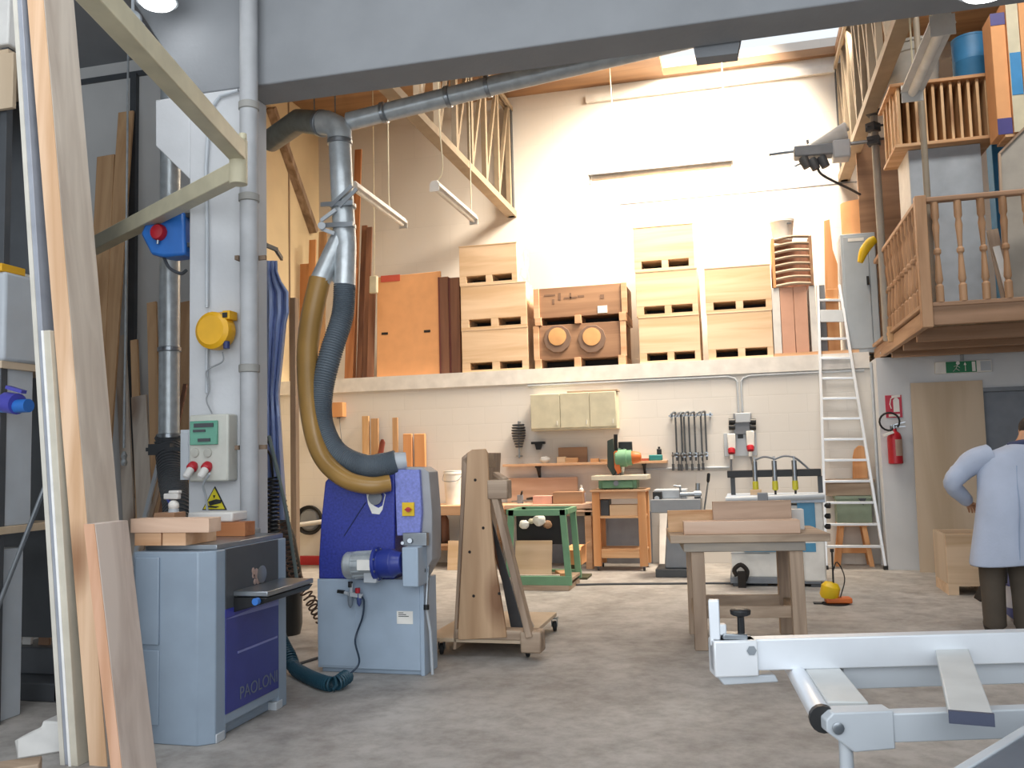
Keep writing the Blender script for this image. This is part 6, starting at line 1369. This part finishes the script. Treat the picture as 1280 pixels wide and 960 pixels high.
# grey sheet and leaning boards behind the right of the balustrade
gyy = 9.38
q = [P(x, y, gyy) for x, y in ((1256, 375), (1249, 192), (1282, 158), (1320, 120), (1320, 375))]
gs = thing('beige_sheet', 'beige grey sheet with dark edge and slanted top behind the balustrade', 'sheet', (q[0].x+.3, gyy, zF))
MB().prism([(p.x, gyy, max(zF, p.z)) for p in q], (0, .03, 0)).o('sheet', paint('sheet_beige', '#a8a298', .6), gs)
MB().bar(q[1]+V((0, -.004, 0)), q[3]+V((0, -.004, 0)), .02, .03, (0, 1, 0)).bar(q[1]+V((0, -.004, 0)), (q[0].x, gyy-.004, zF+.01), .02, .03, (0, 1, 0)).o('edge_strip', M['oakz'], gs)
for (xa, ya, xb, yb, w, mt, lab, dy) in ((1259, 374, 1240, 287, .1, 'oakz', 'brown board leaning behind the balustrade right of the white cabinet', .06), (1263, 372, 1245, 308, .06, 'white', 'short white board leaning on the brown board behind the balustrade', .02)):
    p, q = P(xa, ya, mY+.12+dy), P(xb, yb, mY+.16+dy); f = p-(q-p)*((p.z-zF)/(q.z-p.z)); f.y = p.y; f.z = zF
    tag(MB().bar(f, q, w, .02, (0, 1, 0)).o('leaning_board', M[mt], None, .002), lab, 'board')
# ------------------------------------------------------------------ worker in a pale blue coat
pc = PZ(1262, 790, 0); pc = V((P(1262, 700, 8.1).x+.06, 8.1, 0))
pr = thing('person', 'person in pale blue work coat and brown trousers, back turned, bending over the crate', 'person', tuple(pc))
def B(x, y, z): return pc+V((x, y, z))
skin = paint('skin', '#b98868', .5, 0, .05)
# skeleton: one continuous body grown with a skin modifier
vs, es, rad = [], [], []
def jt(p, r, par=None):
    vs.append(B(*p)); rad.append(r)
    if par is not None: es.append((par, len(vs)-1))
    return len(vs)-1
pel = jt((-.04, 0, .96), (.15, .11)); sp = jt((.0, .05, 1.15), (.14, .1), pel); chs = jt((.02, .12, 1.34), (.16, .11), sp); nb = jt((.13, .2, 1.46), (.07, .065), chs); nk = jt((.18, .25, 1.53), (.058, .058), nb)
hd = jt((.24, .31, 1.585), (.078, .09), nk); ht = jt((.265, .34, 1.655), (.06, .072), hd)
for s_ in (-1, 1):
    hip = jt((s_*.09-.05, 0, .9), (.095, .1), pel); kn = jt((s_*.105-.08, .03, .5), (.06, .065), hip); an = jt((s_*.11-.09, -.02, .1), (.038, .042), kn); ft = jt((s_*.12-.09, .08, .035), (.04, .03), an); jt((s_*.125-.09, .19, .03), (.035, .025), ft)
    sh = jt((s_*.19+.03, .13, 1.38), (.056, .056), chs)
    if s_ < 0: el = jt((-.42, .10, 1.20), (.042, .042), sh); wr = jt((-.27, .30, 1.02), (.028, .026), el); pal = jt((-.24, .36, .99), (.035, .02), wr)
    else: el = jt((.38, .3, 1.2), (.042, .042), sh); wr = jt((.2, .46, 1.04), (.028, .026), el); pal = jt((.15, .51, 1.01), (.035, .02), wr)
    d = (vs[pal]-vs[wr]).normalized(); sd, up = frame_of(d)
    for k in range(4):
        o_ = sd*((k-1.5)*.022); L = (.035, .042, .04, .03)[k]
        b_ = vs[pal]+d*.03+o_-pc
        i1 = jt(tuple(b_), (.011, .010), pal); i2 = jt(tuple(b_+d*L+V((0, 0, -.008))), (.010, .009), i1); jt(tuple(b_+d*L*1.5+V((0, 0, -.032))), (.008, .007), i2)
    t0 = vs[wr]+d*.025+sd*(.034*-s_)-pc; i1 = jt(tuple(t0), (.012, .011), wr); i2 = jt(tuple(t0+d*.03+sd*(.02*-s_)), (.010, .009), i1); jt(tuple(t0+d*.055+sd*(.02*-s_)+V((0, 0, -.015))), (.008, .008), i2)
me = bpy.data.meshes.new('body'); me.from_pydata([v-pc for v in vs], es, []); me.materials.append(skin)
bo = bpy.data.objects.new('body', me); COL.objects.link(bo); bo.parent = pr
sm_ = bo.modifiers.new('skin', 'SKIN'); sm_.use_smooth_shade = True
for i, v in enumerate(me.skin_vertices[0].data): v.radius = rad[i]; v.use_root = (i == 0)
bo.modifiers.new('sub', 'SUBSURF').levels = 2; bo.modifiers['sub'].render_levels = 2
# face and ears
hc = B(.25, .335, 1.615)
fd = V((.25, .88, -.4)).normalized()
MB().lathe([(.018, 0), (.014, .02), (.006, .035)], hc+fd*.08+V((0, 0, -.01)), fd, 10).o('nose', skin, pr)
for s_ in (-1, 1):
    MB().ball(hc+V((s_*.08, -.01, -.01)), .03, (.35, .7, 1)).o('ear', skin, pr)
    MB().ball(hc+fd*.078+V((s_*.032, 0, .03)), .012).o('eye', M['paper'], pr)
MB().bar(hc+fd*.085+V((-.025, 0, -.05)), hc+fd*.085+V((.025, 0, -.05)), .01, .012).o('mouth', paint('lips', '#8f5548', .5), pr)
hb = MB().ball(hc+V((0, -.02, .022)), .1, (.9, 1.0, 1.0), 20)
bmesh.ops.delete(hb.bm, geom=[v for v in hb.bm.verts if (v.co-hc).dot(fd) > .055 or v.co.z < hc.z-.075], context='VERTS')
ho = hb.o('hair', paint('hair_dark', '#2b2624', .7, 0, .2, 40), pr); ho.modifiers.new('t', 'SOLIDIFY').thickness = .012
# clothing
coat = paint('coat_blue', '#acb6ca', .8, 0, .06, 5, .15)
m = MB()
rings = []
for z, y, x, w, d in ((.54, -.02, -.07, .305, .24), (.62, -.02, -.065, .295, .225), (.8, -.01, -.045, .275, .2), (1.0, .0, -.02, .26, .18), (1.15, .045, .01, .26, .165), (1.28, .09, .025, .265, .155), (1.37, .12, .04, .262, .14), (1.42, .135, .055, .235, .13), (1.46, .15, .08, .17, .125), (1.49, .17, .115, .105, .12), (1.515, .19, .135, .088, .105)):
    rings.append((B(x, y, z), (w, 0, 0), (0, d, 0)))
m.loft(rings, 40, False)
for v in m.bm.verts:
    t = max(0, (1.1-v.co.z)); a_ = math.atan2(v.co.y-pc.y, v.co.x-pc.x); v.co += V((math.cos(a_), math.sin(a_), 0))*(.02*t*math.sin(a_*7+1.0+v.co.z*2))+V((0, 0, .012*math.sin(a_*3)*(t > .4)))
co = m.o('coat', coat, pr, 0, 'pale blue knee length work coat', 80); s2 = co.modifiers.new('t', 'SOLIDIFY'); s2.thickness = .008; co.modifiers.new('s', 'SUBSURF').render_levels = 1
m = MB().tube([B(-.12, .14, 1.40), B(-.24, .125, 1.37), B(-.35, .11, 1.285), B(-.42, .10, 1.205), B(-.40, .15, 1.145), B(-.33, .22, 1.08), B(-.285, .28, 1.035)], [.11, .104, .085, .074, .068, .06, .052], 16, sm=5)
for v in m.bm.verts: v.co += V((R_.random()-.5, R_.random()-.5, R_.random()-.5))*.006
m.o('sleeve', coat, co, 0, None, 80)
m = MB().tube([B(.14, .14, 1.40), B(.29, .17, 1.34), B(.37, .28, 1.22), B(.36, .34, 1.17), B(.28, .4, 1.1), B(.215, .45, 1.05)], [.085, .088, .074, .07, .06, .052], 16, sm=5); m.o('sleeve', coat, co, 0, None, 80)
MB().tube([B(.04, .17, 1.495), B(.12, .085, 1.515), B(.21, .13, 1.51), B(.24, .26, 1.495)], .026, 10, sm=6).o('collar', paint('collar_navy', '#3b4260', .8), co, label='dark blue collar')
MB().tube([B(-.05, -.252, .6), B(-.035, -.222, .8), B(-.01, -.19, 1.0), B(.01, -.095, 1.2), B(.03, -.04, 1.33)], .004, 6, sm=4).o('back_seam', paint('coat_seam', '#93a3bd', .8), co)
tr_ = paint('trousers_brown', '#4f463c', .85, 0, .1, 8)
m = MB()
for s_ in (-1, 1):
    m.tube([B(s_*.085-.045, 0, .92), B(s_*.1-.065, .02, .7), B(s_*.108-.08, .03, .5), B(s_*.112-.085, .0, .3), B(s_*.112-.09, -.015, .1), B(s_*.112-.09, -.01, .065)], [.12, .112, .098, .09, .085, .088], 18, sm=4)
m.loft([(B(-.045, 0, .86), (.19, 0, 0), (0, .135, 0)), (B(-.03, 0, 1.02), (.175, 0, 0), (0, .125, 0))], 24)
m.o('trousers', tr_, pr, 0, 'brown work trousers', 70)
for s_ in (-1, 1):
    MB().loft([(B(s_*.118-.09, .06, .0), (.05, 0, 0), (.0, .15, 0)), (B(s_*.118-.09, .06, .03), (.056, 0, 0), (0, .155, 0)), (B(s_*.118-.09, .03, .07), (.052, 0, 0), (0, .12, 0)), (B(s_*.114-.09, -.01, .12), (.048, 0, 0), (0, .07, 0))], 20).o('shoe', M['near_black'], pr)
# ------------------------------------------------------------------ open crate beside the person
ky = 10.0
x0 = P(1186, 740, ky).x; x1 = x0+.75; zt = P(1205, 668, ky).z; d = .62
oc = thing('open_crate', 'open plywood crate on the floor in front of the person', 'crate', ((x0+x1)/2, ky+d/2, 0))
MB().bb(x0, x1, ky, ky+.02, .11, zt).o('front_side', M['ply'], oc, .002)
MB().bb(x0, x1, ky+d-.02, ky+d, .11, zt).o('rear_side', M['ply'], oc, .002)
MB().bb(x0, x0+.02, ky+.02, ky+d-.02, .11, zt).o('left_side', M['plyz'], oc, .002)
MB().bb(x1-.02, x1, ky+.02, ky+d-.02, .11, zt).o('right_side', M['plyz'], oc, .002)
MB().bb(x0, x1, ky, ky+d, .09, .11).o('bottom', M['ply'], oc)
for u in (0, .42, .88): MB().bb(x0+.75*u, x0+.75*(u+.12 if u else .13), ky, ky+d, 0, .09).o('runner', M['ply'], oc)
MB().bb(x0-.004, x1+.004, ky-.008, ky+.024, zt-.02, zt+.004).o('rim', M['ply'], oc)
wx = x0+.28
tag(MB().bb(wx+.05, wx+.2, ky-.02+.05, ky+.3, zt-.3, zt+.12).o('white_part', M['cream'], None, .006), 'pale block in the open crate beside the person', 'block') if False else None
c = PZ(1222, 744, 0)
dk = thing('black_case', 'black slanted case on the floor between the crate and the person', 'case', tuple(c))
MB().prism([(c.x-.08, 9.6, 0), (c.x+.25, 9.6, 0), (c.x+.25, 9.6, .1), (c.x-.02, 9.6, .12)], (0, .25, 0)).prism([(c.x-.0, 9.63, .11), (c.x+.2, 9.63, .1), (c.x+.2, 9.63, .42), (c.x+.12, 9.63, .42)], (0, .2, 0)).o('case', M['near_black'], dk, .01)
MB().prism([(c.x-.0, 9.59, .12), (c.x+.03, 9.59, .12), (c.x+.14, 9.59, .43), (c.x+.11, 9.59, .43)], (0, .02, 0)).o('brown_edge', M['dbrown'], dk)
c = P(1284, 740, 8.6)
m = MB().loft([((c.x, 8.6, 0), (.12, 0, 0), (0, .12, 0)), ((c.x, 8.6, .05), (.16, 0, 0), (0, .15, 0)), ((c.x, 8.6, .35), (.15, 0, 0), (0, .14, 0)), ((c.x, 8.6, .62), (.12, 0, 0), (0, .11, 0)), ((c.x, 8.6, .75), (.05, 0, 0), (0, .05, 0))], 20)
for v in m.bm.verts: v.co += V((math.sin(v.co.z*31+v.co.y*9), math.sin(v.co.z*27+v.co.x*15), 0))*.012
sk2 = thing('blue_sack', 'blue and white plastic sack on the floor at the right edge behind the person', 'sack', (c.x, 8.6, 0))
m.o('sack', paint('sack_blue', '#4f5a9c', .45, 0, .25, 12), sk2, 0, None, 70)
MB().loft([((c.x-.01, 8.6, .12), (.166, 0, 0), (0, .155, 0)), ((c.x-.01, 8.6, .3), (.165, 0, 0), (0, .152, 0))], 20, False).o('white_band', paint('band_white', '#c9ccd8', .5), sk2)
# ------------------------------------------------------------------ silver sliding table frame in the right foreground
zf_ = .86
fr_ = thing('sliding_table', 'silver sliding table frame with fence in the right foreground', 'machine', tuple(PZ(1043, 960, 0)*1.0))
def Z(x, y, z=zf_): return PZ(x, y, z)
# fence
fa, fb = Z(891, 801, .9), Z(1290, 790, .9)
fdir = (fb-fa).normalized(); fn = V((-fdir.y, fdir.x, 0))     # away from the camera
fb = fa+fdir*(fb-fa).length*1.3
hF = .098
MB().bar(fa+fn*.03+V((0, 0, -hF/2)), fb+fn*.03+V((0, 0, -hF/2)), .06, hF).o('fence', M['alu'], fr_, .004)
MB().bar(fa+fn*.028+fdir*.0+V((0, 0, -.056)), fa+fn*.028+fdir*.14+V((0, 0, -.056)), .085, .112).o('end_block', paint('block_white_alu', '#dfe2e6', .35, .2, .03), fr_, .005)
pr_ = fa+V((0, 0, -.115))
MB().prism([fa+fdir*.01+V((0, 0, -.112)), fa+fdir*.195+V((0, 0, -.112)), fa+fdir*.205+V((0, 0, -.135)), fa+fdir*.03+V((0, 0, -.14))], fn*.09).o('lower_shoe', M['lgrey'], fr_, .004)
s0 = fa+fn*.03+fdir*.015
MB().bar(s0+V((0, 0, -.02)), s0+V((0, 0, .125)), .034, .03, (0, 1, 0)).bar(s0+V((0, 0, .03)), s0+fdir*.035+V((0, 0, .03)), .03, .035).o('flip_stop', M['alu'], fr_, .004)
MB().bar(s0+fdir*.02+V((0, 0, .01)), s0+fdir*.1+V((0, 0, .006)), .05, .02).o('stop_carriage', M['steel'], fr_, .004)
kn = s0+fdir*.085
MB().lathe([(.012, 0), (.012, .055), (.032, .06), (.034, .075), (.025, .08)], kn+V((0, 0, .014)), (0, 0, 1), 8).o('clamp_knob', M['black'], fr_, .003)
MB().lathe([(.014, .0), (.016, -.004)], fa+fdir*.118-fn*.016+V((0, 0, -.03)), fn, 6).o('bolt', M['steel'], fr_)
# frame rails and cross bars
zz = .80
ra, rb = Z(1032, 895, zz), Z(1300, 886, zz); rd = (rb-ra).normalized(); rn = V((-rd.y, rd.x, 0)); rb = ra+rd*1.6
lw_, hw_ = .05, .075
MB().bar(ra+rd*.13+rn*.025+V((0, 0, -hw_/2)), rb+rn*.025+V((0, 0, -hw_/2)), lw_, hw_).o('front_rail', M['lgrey'], fr_, .004)
MB().prism([ra-rn*.004+rd*u+V((0, 0, v)) for u, v in ((.0, -.01), (.02, .008), (.18, .008), (.18, -.09), (.07, -.095), (.0, -.04))], rn*.07).o('corner_plate', M['lgrey'], fr_, .004)
ba = Z(1050, 832, zz); bb_ = ba+rd*1.8
MB().bar(ba+V((0, 0, -.035)), bb_+V((0, 0, -.035)), .05, .07).o('rear_rail', M['lgrey'], fr_, .004)
ca, cb = Z(1060, 884, zz-.012), Z(1019, 828, zz-.012)
MB().bar(ca+rd*.0, cb, .11, .03).o('cross_bar', paint('bar_grey', '#bfc1c0', .5), fr_, .004)
rl0, rl1 = Z(1034, 898, zz-.02), Z(995, 832, zz-.02)
MB().cyl(rl0-rd*.012, rl1-rd*.012, .03, None, 20).o('roller', M['alu'], fr_)
MB().cyl(rl0-rd*.012-(rl1-rl0).normalized()*.012, rl0-rd*.012+(rl1-rl0).normalized()*.012, .036).o('roller_bush', M['black'], fr_)
MB().lathe([(.014, 0), (.016, .006), (.01, .008)], ra+rd*.028-rn*.006+V((0, 0, -.03)), -rn, 12).o('bolt', M['steel'], fr_)
ca, cb = Z(1214, 897, zz+.04), Z(1190, 815, zz+.04)
MB().bar(ca, cb, .098, .026).o('support_bar', paint('bar_grey', '#bfc1c0', .5), fr_, .004)
cd = (cb-ca).normalized()
MB().bar(ca-cd*.012, ca+cd*.001, .1, .03).o('end_cap', paint('cap_navy', '#3d4358', .6), fr_, label='dark blue grey end cap')
lg = ra+rd*.055+rn*.01
MB().cyl((lg.x, lg.y+.02, 0), (lg.x, lg.y+.02, zz-.06), .018, None, 16).lathe([(.06, 0), (.06, .012)], (lg.x, lg.y+.02, 0)).o('support_leg', M['lgrey'], fr_)
e_ = rb-rd*.1
MB().bar(e_+rn*.02, e_+rn*.75, .08, .06).o('end_bar', M['lgrey'], fr_)
MB().cyl((e_.x, e_.y+.3, 0), (e_.x, e_.y+.3, zz-.03), .03).o('support_leg', M['lgrey'], fr_)
# saw table corner at the bottom right
zs_ = .84
pA, pB = Z(1200, 968, zs_), Z(1290, 912, zs_)
dA = (pB-pA).normalized(); nA = V((dA.y, -dA.x, 0))
q0 = pA-dA*.2; q1 = pB+dA*.25
pts = [q0, q1, q1+nA*.5, q0+nA*.5]
sw_ = thing('saw_table', 'dark grey saw table corner at the bottom right corner of the frame', 'machine', ((q0.x+q1.x)/2, (q0.y+q1.y)/2, 0))
MB().prism([p+V((0, 0, -.03)) for p in pts], (0, 0, .028)).o('table_top', paint('table_bluegrey', '#59636f', .3), sw_, .003)
MB().bar(q0-nA*.012+V((0, 0, -.015)), q1-nA*.012+V((0, 0, -.015)), .024, .034).o('edge_rail', M['lgrey'], sw_, .003)
MB().prism([V((p.x, p.y, 0)) for p in [q0+nA*.06, q1+nA*.06, q1+nA*.48, q0+nA*.48]], (0, 0, zs_-.031)).o('cabinet', M['grey'], sw_)
